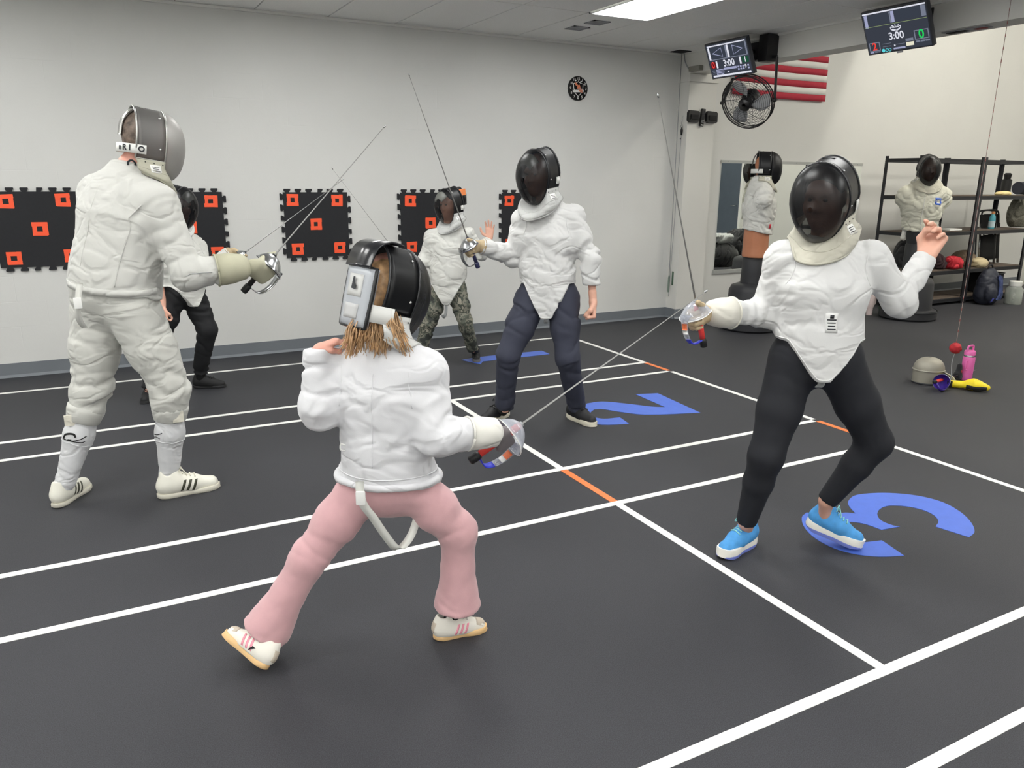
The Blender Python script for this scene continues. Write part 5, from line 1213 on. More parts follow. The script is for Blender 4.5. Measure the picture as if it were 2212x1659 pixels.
def figure(c):
    """one fencer from joints (world points), body as one mesh, clothes as parts"""
    J = c['J']; s = c['s']; pel, neck = J['pel'], J['neck']; up = nrm(neck-pel)
    rt = nrm((J['Rs']-J['Ls'])*1.0); rt = nrm(rt-up*np.dot(rt, up)); ft = np.cross(up, rt)
    hrt = nrm(J['Rh']-J['Lh']); hrt = nrm(hrt-Z3*hrt[2]); hft = np.cross(Z3, hrt)
    foot = (J['Ra']+J['La'])/2
    t = thing('person', c['label'], 'person', (pel[0], pel[1], 0.0), 'fencers')
    Wd = c['w']     # half widths: hip, waist, chest, shoulder r, upper arm, elbow, wrist, thigh, knee, calf, ankle
    waist, chest, chtop = lerp(pel, neck, 0.36), lerp(pel, neck, 0.66), lerp(pel, neck, 0.84)
    if 'lean' in c: waist = waist+ft*c['lean']; 
    fs = c.get('fs', 1.42); fsh = c.get('fsh', 1.2)
    allp = np.array([J[k] for k in J if len(J[k]) == 3]); lo, hi = allp.min(0)-0.24, allp.max(0)+0.24; lo[2] = -0.01
    C, hf, hu = c['head']; hf = nrm(hf); hu = nrm(np.asarray(hu, float)-hf*np.dot(hu, hf)); hr = np.cross(hf, hu); hsz = c.get('headsize', s)
    # ---- how each armed hand sits on its sabre
    HG = {}
    for a, gl in c.get('glove', {}).items():
        Hc = gl['hc']; tip = tip_solve(Hc, *gl['tip'], 0.92*gl.get('len', 1.0), gl['tipY']); b = nrm(tip-Hc)
        d = Hc-J[a+'e']; d = nrm(d-b*np.dot(d, b)); n = np.cross(b, d) if a == 'R' else np.cross(d, b)
        hs = s*gl.get('s', 1.0); W2 = Hc-d*0.072*hs-n*0.028*hs; ad = nrm(W2-J[a+'e']); J[a+'w'] = W2-ad*0.022*hs
        HG[a] = (Hc, b, d, n, hs, W2, ad)
    # ---- body
    S = SDF(lo, hi, 0.012); k = 0.05; g = -0.026
    S.cone(pel+Z3*(Wd['hip']-0.11), waist, Wd['hip']+g, Wd['waist']+g, k, ft, fsh); S.cone(waist, chest, Wd['waist']+g, Wd['chest']+g, k, ft, fs); S.cone(chest, chtop, Wd['chest']+g, Wd['chest']*0.55, k, ft, fs)
    for a in 'RL':
        S.cone(chtop, J[a+'s'], 0.06*s, Wd['sh']+g, k); S.cone(J[a+'s'], J[a+'e'], Wd['ua']+g, Wd['el']+g, 0.03); S.cone(J[a+'e'], J[a+'w'], Wd['el']+g*0.7, 0.024*s, 0.03)
        S.cone(J[a+'h'], J[a+'k'], Wd['th']+g, Wd['kn']+g, k); S.cone(J[a+'k'], lerp(J[a+'k'], J[a+'a'], 0.35), Wd['kn']+g, Wd['ca']+g, 0.03); S.cone(lerp(J[a+'k'], J[a+'a'], 0.35), J[a+'a'], Wd['ca']+g, 0.036*s, 0.03)
        hl, tl = J[a+'f']; fd = nrm(np.asarray(tl)-np.asarray(hl)); fu = c.get('footup', {}).get(a, Z3); S.cone(J[a+'a'], lerp(hl, tl, 0.24)+fu*0.06*s, 0.034*s, 0.026*s, 0.02); S.cone(lerp(hl, tl, 0.25)+fu*0.055*s, lerp(hl, tl, 0.7)+fu*0.045*s, 0.026*s, 0.02*s, 0.02)
    S.cone(neck-up*0.03, C-hu*0.03*s-hf*0.02*s, 0.06*s, 0.055*s, 0.03)
    pieces = [S.mesh(1), head_mesh(C, hr, hf, hu, hsz*0.97, neck+up*0.02)]
    for a in 'RL':
        if a in c.get('bare', {}):
            hd = c['bare'][a]; pieces.append(hand(J[a+'w'], hd['d'], hd['n'], a == 'R', s*hd.get('s', 1.0), hd.get('curl', (20, 30, 20)), hd.get('thumb', 'side'), hd.get('spread', 0.08), hd.get('curls'), armdir=J[a+'w']-J[a+'e'])[0])
    body = part('body', join(*pieces), c.get('skin', m_skin), t)
    for e in (-1, 1):
        p = C+(hr*0.031*e+hf*0.0745+hu*0.009)*hsz*0.97; part('eye', lathe([(0.001, -0.012), (0.011, -0.006), (0.0125, 0.0), (0.009, 0.008), (0.001, 0.012)], 12, p, np.stack([hr, hu, hf], 1)), m_eye, t)
    # ---- trousers
    tr = c['trousers']; vt = c.get('vox', 0.008); o2 = tr.get('off', 0.006)
    pts = np.array([pel, J['Rh'], J['Lh'], J['Rk'], J['Lk'], J['Ra'], J['La'], waist]); S = SDF(pts.min(0)-0.24, pts.max(0)+0.24, vt); k = 0.045
    S.cone(pel+Z3*(Wd['hip']-0.13), lerp(pel, waist, 0.85), Wd['hip']+o2, Wd['waist']+0.004, k, hft, fsh)
    ends = {}
    for a in 'RL':
        kn, an = J[a+'k'], J[a+'a']; end = lerp(kn, an, tr.get('end', 1.0)); ends[a] = end
        S.cone(J[a+'h'], lerp(J[a+'h'], kn, 0.5), Wd['th']+o2, (Wd['th']*0.56+Wd['kn']*0.44)+o2, k, bone=True); S.cone(lerp(J[a+'h'], kn, 0.5), kn, (Wd['th']*0.56+Wd['kn']*0.44)+o2, Wd['kn']+o2, 0.03)
        if tr.get('flare'):
            m = lerp(kn, an, 0.45); S.cone(kn, m, Wd['kn']+o2, tr['flare'][0], 0.03, bone=True); S.cone(m, end, tr['flare'][0], tr['flare'][1], 0.02, capb=True, bone=True)
        elif tr.get('tight'):
            m = lerp(kn, an, 0.38); S.cone(kn, m, Wd['kn']+o2, Wd['ca']+o2, 0.03, bone=True); S.cone(m, end, Wd['ca']+o2, Wd['an']+o2, 0.02, capb=True, bone=True)
        else: S.cone(kn, end, Wd['kn']+o2, tr.get('hem', Wd['an']+0.012), 0.03, capb=True, bone=True)
    VF = S.mesh(1)
    jn = [(J['Rk'], 0.12*s, tr.get('jk', 1.0)), (J['Lk'], 0.12*s, tr.get('jk', 1.0)), (ends['R'], 0.09, tr.get('je', 0.6)), (ends['L'], 0.09, tr.get('je', 0.6)), (lerp(pel, J['Rh'], 1.2)-Z3*0.05, 0.12, 0.8), (lerp(pel, J['Lh'], 1.2)-Z3*0.05, 0.12, 0.8)]
    VF = folds(VF, S.bones, tr.get('amp', 0.006), tr.get('fh', 11), tr.get('fl', 3), jn, tr.get('base', 0.25), seed=c['seed'])
    VF[0][:, 2] = np.maximum(VF[0][:, 2], 0.02); c['tVF'] = VF
    part('trousers', VF, tr['mat'], t, label=tr.get('label'))
    # ---- jacket
    jk = c['jacket']; oj = jk.get('off', 0.014); pts = np.array([J[q] for q in ('pel', 'Rs', 'Ls', 'Re', 'Le', 'Rw', 'Lw', 'neck', 'Rh', 'Lh')]); S = SDF(pts.min(0)-0.27, pts.max(0)+0.2, vt); k = 0.05
    S.cone(pel-Z3*0.10, lerp(pel, waist, 0.5), Wd['hip']+oj, lerp(Wd['hip'], Wd['waist'], 0.5)+oj, k, hft, fsh); S.cone(lerp(pel, waist, 0.4), waist, lerp(Wd['hip'], Wd['waist'], 0.5)+oj, Wd['waist']+oj, k, ft, fsh); S.cone(waist, chest, Wd['waist']+oj, Wd['chest']+oj, k, ft, fs, bone=True); S.cone(chest, chtop, Wd['chest']+oj, Wd['chest']*0.56+oj, k, ft, fs)
    if jk.get('bust'):
        for e in (-1, 1): S.ell(chest+rt*e*0.075*s+ft*jk['bust'][0]-up*jk['bust'][2], np.array([0.085, 0.07, 0.085])*s*jk['bust'][1], np.stack([rt, ft, up]), k=0.06)
    for a in 'RL':
        e = J[a+'e']; S.cone(chtop+up*0.015*s, J[a+'s'], 0.07*s, Wd['sh']+oj*0.6, 0.06); S.cone(J[a+'s'], e, Wd['ua']+oj, Wd['el']+oj, 0.045, bone=True); S.cone(e, J[a+'w'], Wd['el']+oj, Wd['wr']+0.006, 0.03, capb=True, bone=True)
        S.cone(J[a+'h'], lerp(J[a+'h'], J[a+'k'], 0.45), Wd['th']+oj, Wd['th']*0.72+Wd['kn']*0.28+oj, 0.045)
    S.cone(neck-up*0.06, neck+up*0.035*s, 0.085*s, 0.070*s, 0.045, capb=True)
    zs, zt, slope = jk['side'], jk['tip'], jk['slope']; hc = lerp(pel, waist, 0.0); tl = jk.get('tilt', 0.0); ub = jk.get('back', zs); du = jk.get('dx', 0.0)
    def hem(x, y, z):
        uu = (x-hc[0])*hrt[0]+(y-hc[1])*hrt[1]-du; vv = (x-hc[0])*hft[0]+(y-hc[1])*hft[1]
        fr = np.minimum(zs, zt+np.maximum(0, np.abs(uu)-jk.get('flat', 0.02))*slope+jk.get('curve', 0.0)*uu*uu); bl = np.clip((vv+0.03)/0.05, 0, 1)
        hz = ub*(1-bl)+fr*bl+tl*uu
        return (hz-z)/np.where(fr < zs-0.001, math.sqrt(1+slope*slope)*bl+(1-bl), 1.0)
    S.cut(hem); VF = S.mesh(1)
    jn = [(J['Re'], 0.12*s, jk.get('jr', 1.1)), (J['Le'], 0.12*s, jk.get('jl', 1.1)), (lerp(J['Rs'], chest, 0.45), 0.10*s, 0.9), (lerp(J['Ls'], chest, 0.45), 0.10*s, 0.9), (waist, 0.16*s, jk.get('jw', 0.6)), (lerp(J['Re'], J['Rw'], 0.6), 0.1*s, 0.6), (lerp(J['Le'], J['Lw'], 0.6), 0.1*s, 0.6)]
    VF = folds(VF, S.bones, jk.get('amp', 0.009), jk.get('fh', 10), jk.get('fl', 4), jn, jk.get('base', 0.35), seed=c['seed']+5, keep=(lambda Q: np.prod([1-np.exp(-(np.linalg.norm(Q-h[5], axis=1)/0.13)**2) for h in HG.values()], axis=0)), bw=(jk.get('tw', 0.6), 1.25)); c['jVF'] = VF
    jo = part('jacket', VF, jk['mat'], t, label=jk.get('label')); bv = tree_of(VF); c['jb'] = bv; c['jo'] = jo
    c.update(ft=ft, rt=rt, up=up, hft=hft, hrt=hrt, chest=chest, waist=waist, chtop=chtop, t=t)
    for a, sg in (('R', 1), ('L', -1)) if not jk.get('noseam') else ():     # armhole and side seams
        sp = J[a+'s']; ctrl = [sp+up*0.09*s-rt*sg*0.01, sp-rt*sg*0.03+ft*0.10*s, sp-up*0.10*s-rt*sg*0.015+ft*0.09*s]; part('seam', seam(bv, ctrl, 0.0022), jk['mat'], jo)
        ctrl = [sp+up*0.09*s-rt*sg*0.01, sp-rt*sg*0.03-ft*0.10*s, sp-up*0.12*s-rt*sg*0.015-ft*0.09*s]; part('seam', seam(bv, ctrl, 0.0022), jk['mat'], jo)
    part('seam', seam(bv, [chtop-ft*0.2+up*0.03, chest-ft*0.25, waist-ft*0.25, waist-ft*0.2-up*0.08], 0.002), jk['mat'], jo)
    # ---- hands with glove and sabre
    for a, gl in c.get('glove', {}).items():
        Hc, b, d, n, hs, W2, ad = HG[a]; W = J[a+'w']
        (V, F), tt, nn = hand(W2, d, n, a == 'R', hs, (72, 88, 55), 'grip', 0.0, grow=1.16, arm=0.04*hs, vox=0.0034, armdir=ad)
        go = part('glove', (V, F), gl['mat'], t)
        w0 = W-ad*gl.get('clen', 0.14)
        if gl.get('cuff') is not None:
            part('glove_cuff', tube([w0, lerp(w0, W, 0.5), W, W+ad*0.02], [Wd['wr']+0.006+gl.get('cr', 0.020), Wd['wr']+0.008+gl.get('cr', 0.02)*0.8, Wd['wr']+0.012, 0.031*hs], 24), gl['cuff'], go)
            part('cuff_binding', tube([w0+0*ad+(Wd['wr']+0.006+gl.get('cr', 0.02))*(nrm(np.cross(ad, Z3))*math.cos(q)+np.cross(ad, nrm(np.cross(ad, Z3)))*math.sin(q)) for q in np.linspace(0, 2*math.pi, 25)], 0.004, 5), gl['cuff'], go)
        else: part('glove_band', tube([W-ad*0.012, W, W+ad*0.02], [Wd['wr']+0.008, Wd['wr']*0.98, 0.031*hs], 20), gl['mat'], go)
        Gc = Hc; b2 = tt; tip2 = tip_solve(Gc+b2*0.070*hs, *gl['tip'], 0.86*gl.get('len', 1.0), gl['tipY'])
        kd = d
        sabre(gl['label'], Gc, nrm(tip2-Gc), kd, tip2, gl['kind'], gl.get('gs', 1.0))
    # ---- shoes
    for a in 'RL':
        if c.get('sock') is not None:
            H, T = J[a+'f']; A0 = J[a+'a']; kd = nrm(J[a+'k']-A0); part('sock', tube([A0+kd*0.06, A0, lerp(A0, lerp(H, T, 0.26)+Z3*0.06, 0.6), lerp(H, T, 0.26)+Z3*0.04], [0.042*s, 0.042*s, 0.042*s, 0.038*s], 16), c['sock'], t)
        H, T = J[a+'f']; st = dict(c['shoe']); st['label'] = None
        shoe_parts(t, H, T, c.get('footup', {}).get(a, Z3), st, s, a == 'R')
    # ---- mask
    if 'mask' in c: mask(t, C, hf, hu, hsz, bvh=c['jb'], **c['mask'])
    return t
# ------------------------------------------------------------------ the fencers
def foot(h, t, L):
    a = FL(*h); b = FL(*t); m = (a+b)/2; d = nrm(b-a); return (m-d*L/2, m+d*L/2)
def foot3(a, b, L):
    m = (a+b)/2; d = nrm(b-a); return (m-d*L/2, m+d*L/2)
def joints(d): return {k: P(*v) for k, v in d.items()}
jw = dict(off=0.014)
jm_girl = cloth('jacket_bright_white', (216, 216, 219)); jm_wom = cloth('jacket_white', (213, 213, 212)); jm_man = cloth('jacket_old_white', (200, 200, 195)); jm_tall = cloth('jacket_plain_white', (212, 212, 211)); jm_kid = cloth('jacket_offwhite', (208, 208, 203))
bib_w = cloth('bib_white', (212, 212, 209)); bib_old = cloth('bib_grey_cream', (174, 172, 155), 0.08); bib_cream = cloth('bib_cream', (192, 189, 174), 0.06); bib_grey = cloth('bib_pale_grey', (188, 189, 187), 0.05)
m_tan = M('tan_leather', (186, 166, 132), 0.65, var=0.15, vscale=18); m_cuffw = cloth('cuff_offwhite', (216, 213, 202)); m_oldglove = M('old_cream_leather', (182, 180, 156), 0.7, var=0.08, vscale=10); m_greyglove = M('grey_glove', (116, 110, 112), 0.75, var=0.08)
FENCERS = {}

# girl in pink trousers, seen from behind
J = joints(dict(neck=(832, 742, 2.31), pel=(838, 1035, 2.31), Rs=(918, 806, 2.22), Ls=(742, 800, 2.39), Re=(945, 940, 2.14), Rw=(1030, 952, 2.17), Le=(692, 884, 2.36), Lw=(685, 754, 2.38),
                Rh=(890, 1048, 2.26), Lh=(788, 1046, 2.36), Rk=(990, 1148, 2.22), Ra=(988, 1312, 2.24), Lk=(668, 1205, 2.38), La=(572, 1368, 2.42)))
J['Rf'] = foot((938, 1382), (1048, 1358), 0.205); J['Lf'] = foot3(P(560, 1440, 2.335), P(494, 1382, 2.45), 0.21)
girl = dict(J=J, s=0.74, seed=1.3, label='child in white jacket and flared pink trousers, lunging with back to the camera', vox=0.007,
    w=dict(hip=0.120, waist=0.122, chest=0.140, sh=0.060, ua=0.044, el=0.044, wr=0.036, th=0.076, kn=0.057, ca=0.05, an=0.036), fs=1.3, fsh=1.15,
    head=(P(838, 628, 2.32), np.array([0.92, 0.30, -0.26]), np.array([0.26, 0.06, 0.96])), headsize=0.90, skin=m_skin2,
    trousers=dict(mat=M('pink_knit', (206, 162, 165), 0.85, var=0.04, vscale=20, bump=0.3, bscale=300, sheen=0.3), flare=(0.056, 0.084), end=0.97, off=0.004, amp=0.006, jk=0.9, je=0.5, base=0.3, label='ribbed pink flared trousers'),
    jacket=dict(mat=jm_girl, tw=0.5, side=J['pel'][2]+0.0, back=J['pel'][2]+0.0, tip=J['pel'][2]-0.02, slope=1.0, amp=0.011, base=0.5, jr=1.1, jl=1.4, off=0.018),
    bare=dict(L=dict(d=CR*0.80+CU*0.35+_fw*0.1, n=-CU*0.8+CR*0.3+_fw*0.3, curl=(32, 42, 30), thumb='fist', s=0.98)),
    glove=dict(R=dict(hc=P(1082, 948, 2.19), tip=(1527, 628), tipY=2.12, mat=m_greyglove, cuff=cloth('cuff_white', (230, 228, 220)), kind='clear', label='clear-guarded sabre with blue bow held by the child in pink', clen=0.10, cr=0.012, s=1.12, gs=1.2)),
    shoe=dict(upper=M('shoe_cream', (226, 222, 212), 0.6), solemat=M('gum_sole', (222, 184, 132), 0.6), stripe=M('pink_stripe', (232, 150, 166), 0.6), toe=M('taupe_suede', (190, 178, 162), 0.85), lace=M('grey_lace', (200, 196, 188), 0.8), sole=0.085, rocker=0.012),
    footup=dict(L=nrm([0.78, -0.05, 0.62])), mask=dict(visor=m_vblack, side=MESHMAT('black_wire_dense', (20, 21, 24), 0.08, 0.35, 0.2), trim=m_trimblk, bibm=bib_w, plate=True, platez=-0.035, strapz=-0.085, strapw=0.058, bibdrop=1.1, seed=2.0, parent_label='black wire mask visor'))
figure(girl); FENCERS['girl'] = girl

# woman in black leggings
J = joints(dict(neck=(1784, 532, 2.12), pel=(1762, 765, 2.12), Rs=(1692, 560, 2.22), Ls=(1880, 560, 2.02), Re=(1652, 676, 2.28), Rw=(1562, 690, 2.24), Le=(1944, 652, 1.96), Lw=(1999, 556, 1.98),
                Rh=(1712, 785, 2.17), Lh=(1812, 785, 2.07), Rk=(1655, 985, 2.16), Ra=(1612, 1128, 2.25), Lk=(1890, 955, 2.00), La=(1786, 1082, 2.12)))
J['Rf'] = foot((1630, 1172), (1553, 1210), 0.262); J['Lf'] = foot3(P(1742, 1140, 2.20), FL(1852, 1187)+[0,0,0.004], 0.262)
wom = dict(J=J, s=0.92, seed=8.1, label='person in white jacket and black leggings at the right, one hand raised', vox=0.008,
    w=dict(hip=0.160, waist=0.132, chest=0.150, sh=0.056, ua=0.047, el=0.044, wr=0.038, th=0.096, kn=0.066, ca=0.058, an=0.040), fs=1.28, fsh=1.2,
    head=(P(1781, 428, 2.12), np.array([-0.92, -0.38, -0.20]), np.array([-0.2, -0.08, 0.97])), headsize=0.93,
    trousers=dict(mat=M('black_leggings', (24, 26, 33), 0.75, var=0.04), tight=True, off=0.003, amp=0.002, base=0.2, jk=0.6, je=0.2, label='tight black leggings'),
    jacket=dict(mat=jm_wom, tw=0.25, side=J['pel'][2]+0.065, back=J['pel'][2]+0.065, tip=J['pel'][2]-0.085, slope=1.0, curve=2.2, flat=0.025, amp=0.0085, base=0.28, bust=(0.06, 1.0, 0.03), off=0.016, jw=0.9),
    bare=dict(L=dict(d=CR*0.45+CU*0.85, n=-CR*0.56+CU*0.35-_fw*0.64, curls=[(62, 22, 14), (68, 34, 22), (76, 42, 28), (84, 46, 30)], thumb='fist', s=1.22)),
    glove=dict(R=dict(hc=P(1510, 690, 2.25), tip=(1421, 205), tipY=2.15, mat=m_tan, cuff=m_cuffw, kind='clear', label='clear-guarded sabre with red grip held by the person in leggings', clen=0.10, cr=0.018, len=0.78, s=1.12, gs=1.05)),
    shoe=dict(upper=M('sky_blue_knit', (74, 152, 216), 0.7, var=0.12, vscale=30), solemat=M('foam_white', (232, 230, 222), 0.6), solefoot=M('lilac_sole', (120, 134, 214), 0.6), lace=M('mint_lace', (150, 214, 214), 0.7), sole=0.15, rocker=0.05, wide=1.06),
    footup=dict(L=nrm([0.28, -0.25, 0.92])), mask=dict(visor=m_vblack, side=m_vside, trim=m_trimblk, bibm=bib_cream, bibdrop=1.1, seed=5.0, wide=1.12, parent_label='black wire mask visor'))
figure(wom); FENCERS['wom'] = wom

# tall man in white breeches at the left
J = joints(dict(neck=(278, 372, 4.15), pel=(246, 640, 4.15), Rs=(340, 440, 4.00), Ls=(215, 420, 4.32), Re=(404, 592, 3.93), Rw=(512, 590, 3.98), Le=(196, 540, 4.46), Lw=(262, 610, 4.52),
                Rh=(288, 672, 4.07), Lh=(214, 668, 4.22), Rk=(368, 838, 4.03), Ra=(366, 1030, 4.06), Lk=(198, 842, 4.20), La=(142, 1040, 4.18)))
J['Rf'] = foot((340, 1078), (476, 1050), 0.315); J['Lf'] = foot((122, 1098), (188, 1052), 0.30)
man = dict(J=J, s=1.05, seed=14.7, label='tall person in white jacket, white breeches and steel mask at the left', vox=0.009,
    w=dict(hip=0.190, waist=0.190, chest=0.215, sh=0.076, ua=0.070, el=0.062, wr=0.048, th=0.118, kn=0.080, ca=0.066, an=0.046), fs=1.42, fsh=1.15, skin=m_skin2,
    head=(P(321, 310, 4.14), np.array([0.97, 0.20, -0.13]), np.array([0.13, 0.0, 0.99])), headsize=1.0,
    trousers=dict(mat=cloth('breeches_old_white', (196, 196, 190)), end=0.22, hem=0.085, off=0.010, amp=0.010, jk=1.2, je=1.4, base=0.35, label='loose white fencing breeches'),
    jacket=dict(mat=jm_man, noseam=True, tw=0.4, side=J['pel'][2]+0.01, back=J['pel'][2]+0.035, tip=J['pel'][2]-0.13, slope=1.2, amp=0.009, base=0.32, off=0.016, tilt=-0.12),
    bare={}, glove=dict(R=dict(hc=P(566, 583, 4.0), tip=(832, 272), tipY=4.0, mat=m_oldglove, cuff=m_oldglove, kind='steel', label='steel sabre held by the tall person in the steel mask', clen=0.13, cr=0.022, s=1.22, gs=1.35)),
    shoe=dict(upper=M('shoe_old_white', (226, 224, 212), 0.6), solemat=M('sole_offwhite', (214, 210, 196), 0.6), stripe=M('olive_stripe', (62, 62, 48), 0.6), lace=M('cream_lace', (222, 218, 204), 0.8), sole=0.07, rocker=0.008),
    mask=dict(visor=m_vsteel, side=m_vsteel2, trim=M('silver_trim', (186, 186, 182), 0.3, metal=0.8), bibm=bib_old, strap_txt='O lRn', seed=9.0, bibdrop=0.75, parent_label='silver steel wire mask visor'))
figure(man); FENCERS['man'] = man

# small fencer behind him
J = joints(dict(neck=(388, 512, 6.1), pel=(396, 622, 6.1), Rs=(352, 530, 6.06), Ls=(424, 532, 6.16), Le=(440, 588, 6.05), Lw=(482, 565, 6.02), Re=(344, 596, 6.02), Rw=(352, 666, 5.98),
                Rh=(376, 632, 6.06), Lh=(416, 632, 6.14), Lk=(448, 712, 6.05), La=(432, 805, 6.16), Rk=(345, 735, 6.05), Ra=(322, 840, 5.97)))
J['Lf'] = foot((420, 838), (487, 836), 0.25); J['Rf'] = foot((330, 856), (312, 872), 0.24)
kid = dict(J=J, sock=m_dblack, s=0.84, seed=21.1, label='small person in white jacket and black trousers, half hidden behind the tall one', vox=0.009,
    w=dict(hip=0.130, waist=0.130, chest=0.150, sh=0.052, ua=0.046, el=0.044, wr=0.036, th=0.088, kn=0.062, ca=0.055, an=0.044), fs=1.35, fsh=1.15,
    head=(P(384, 445, 6.08), np.array([0.66, -0.74, -0.16]), np.array([0.15, -0.1, 0.98])), headsize=0.92,
    trousers=dict(mat=M('black_sweat', (22, 23, 26), 0.85), off=0.006, amp=0.011, jk=1.0, je=1.0, hem=0.055, base=0.5),
    jacket=dict(mat=jm_kid, side=J['pel'][2]+0.02, back=J['pel'][2]+0.02, tip=J['pel'][2]-0.13, slope=1.2, amp=0.012, base=0.5),
    bare=dict(R=dict(d=np.array([0.05, -0.1, -1.0]), n=np.array([0.8, 0.5, 0]), curl=(55, 65, 45), thumb='fist')),
    glove=dict(L=dict(hc=P(513, 557, 6.0), tip=(742, 387), tipY=5.9, mat=m_tan, cuff=None, kind='steel', label='steel sabre held by the small person in black trousers', s=1.05)),
    shoe=dict(upper=M('black_shoe', (24, 24, 26), 0.7), solemat=M('black_sole', (38, 38, 40), 0.7), lace=m_dark, sole=0.07), 
    mask=dict(visor=m_vblack, side=m_vside, trim=m_trimblk, bibm=bib_w, pad=True, seed=12.0, bibdrop=0.6, parent_label='black wire mask visor'))
figure(kid); FENCERS['kid'] = kid

# tall fencer in navy trousers
J = joints(dict(neck=(1184, 446, 4.2), pel=(1182, 628, 4.2), Rs=(1130, 478, 4.29), Ls=(1238, 468, 4.10), Re=(1110, 553, 4.36), Rw=(1046, 548, 4.30), Le=(1274, 556, 4.02), Lw=(1281, 648, 4.00),
                Rh=(1148, 645, 4.25), Lh=(1216, 642, 4.14), Rk=(1098, 768, 4.22), Ra=(1090, 882, 4.34), Lk=(1226, 772, 4.06), La=(1246, 880, 4.20)))
J['Rf'] = foot((1100, 896), (1038, 918), 0.285); J['Lf'] = foot((1224, 900), (1289, 924), 0.285)
tall = dict(J=J, sock=m_dblack, s=0.98, seed=30.3, label='tall person in white jacket, navy trousers and black mask in the middle lane', vox=0.009,
    w=dict(hip=0.145, waist=0.145, chest=0.170, sh=0.056, ua=0.048, el=0.046, wr=0.042, th=0.098, kn=0.066, ca=0.058, an=0.046), fs=1.4, fsh=1.2,
    head=(P(1164, 378, 4.18), np.array([-0.90, -0.42, -0.10]), np.array([-0.1, -0.04, 0.99])), headsize=1.0,
    trousers=dict(mat=M('navy_chino', (52, 55, 70), 0.8, var=0.04), off=0.008, amp=0.011, jk=0.9, je=0.9, hem=0.062, base=0.4, label='navy trousers'),
    jacket=dict(mat=jm_tall, tw=0.4, side=J['pel'][2]+0.05, back=J['pel'][2]+0.05, tip=J['pel'][2]-0.165, slope=1.75, flat=0.03, curve=1.2, amp=0.012, base=0.5, off=0.018),
    bare=dict(L=dict(d=np.array([-0.05, -0.12, -1.0]), n=np.array([-0.75, 0.3, 0.1]), curl=(80, 95, 60), thumb='fist', s=1.15)),
    glove=dict(R=dict(hc=P(1019, 540, 4.30), tip=(883, 160), tipY=4.2, mat=m_tan, cuff=None, kind='blue', label='steel sabre with blue grip held upright by the person in navy', s=1.05, gs=1.1)),
    shoe=dict(upper=M('black_runner', (30, 30, 33), 0.6), solemat=M('cream_sole', (222, 216, 198), 0.6), lace=m_black, sole=0.10, rocker=0.012),
    mask=dict(visor=m_vblack, side=m_vside, trim=m_trimblk, bibm=bib_grey, pad=True, seed=15.0, bibdrop=1.2, parent_label='black wire mask visor'))
figure(tall); FENCERS['tall'] = tall

# boy in camouflage trousers
J = joints(dict(neck=(970, 490, 6.0), pel=(968, 615, 6.0), Rs=(934, 512, 6.08), Ls=(1008, 506, 5.92), Re=(918, 562, 6.12), Rw=(900, 590, 6.02), Le=(1040, 548, 5.90), Lw=(1057, 516, 5.90),
                Rh=(950, 628, 6.04), Lh=(986, 628, 5.96), Rk=(925, 700, 6.08), Ra=(905, 778, 6.14), Lk=(1004, 694, 5.90), La=(1022, 755, 6.02)))
J['Lf'] = foot((1026, 766), (1031, 789), 0.23); J['Rf'] = foot((910, 792), (872, 802), 0.23)
boy = dict(J=J, sock=m_dblack, s=0.82, seed=41.9, label='person in white jacket and camouflage trousers, palm raised, in the far lane', vox=0.009,
    w=dict(hip=0.125, waist=0.130, chest=0.142, sh=0.050, ua=0.044, el=0.042, wr=0.035, th=0.080, kn=0.058, ca=0.05, an=0.042), fs=1.35, fsh=1.15,
    head=(P(972, 442, 5.98), np.array([-0.93, -0.36, -0.12]), np.array([-0.1, 0, 0.99])), headsize=0.88,
    trousers=dict(mat=m_camo, off=0.006, amp=0.013, jk=1.0, je=1.3, hem=0.05, base=0.5, label='grey-green camouflage trousers'),
    jacket=dict(mat=jm_kid, side=J['pel'][2]+0.05, back=J['pel'][2]+0.05, tip=J['pel'][2]-0.16, slope=1.5, flat=0.025, curve=1.0, amp=0.012, base=0.5),
    bare=dict(L=dict(d=np.array([0.05, 0.0, 1.0]), n=np.array([-0.5, -0.85, 0.0]), curls=[(8, 12, 8), (5, 8, 6), (8, 10, 8), (12, 14, 10)], spread=0.16, s=1.08)),
    glove=dict(R=dict(hc=P(888, 588, 6.0), tip=(717, 363), tipY=5.95, mat=m_tan, cuff=None, kind='steel', label='steel sabre of the person in camouflage, grip hidden behind the child', s=1.0)),
    shoe=dict(upper=M('black_boot', (30, 30, 31), 0.7), solemat=M('grey_sole', (104, 102, 102), 0.7), lace=m_dark, sole=0.09, high=0.12),
    mask=dict(visor=MESHMAT('black_wire_open', (24, 25, 28), 0.42, 0.35, 0.3), side=m_vside, trim=m_trimblk, bibm=bib_grey, pad=True, seed=19.0, bibdrop=1.2, parent_label='black wire mask visor'))
figure(boy); FENCERS['boy'] = boy

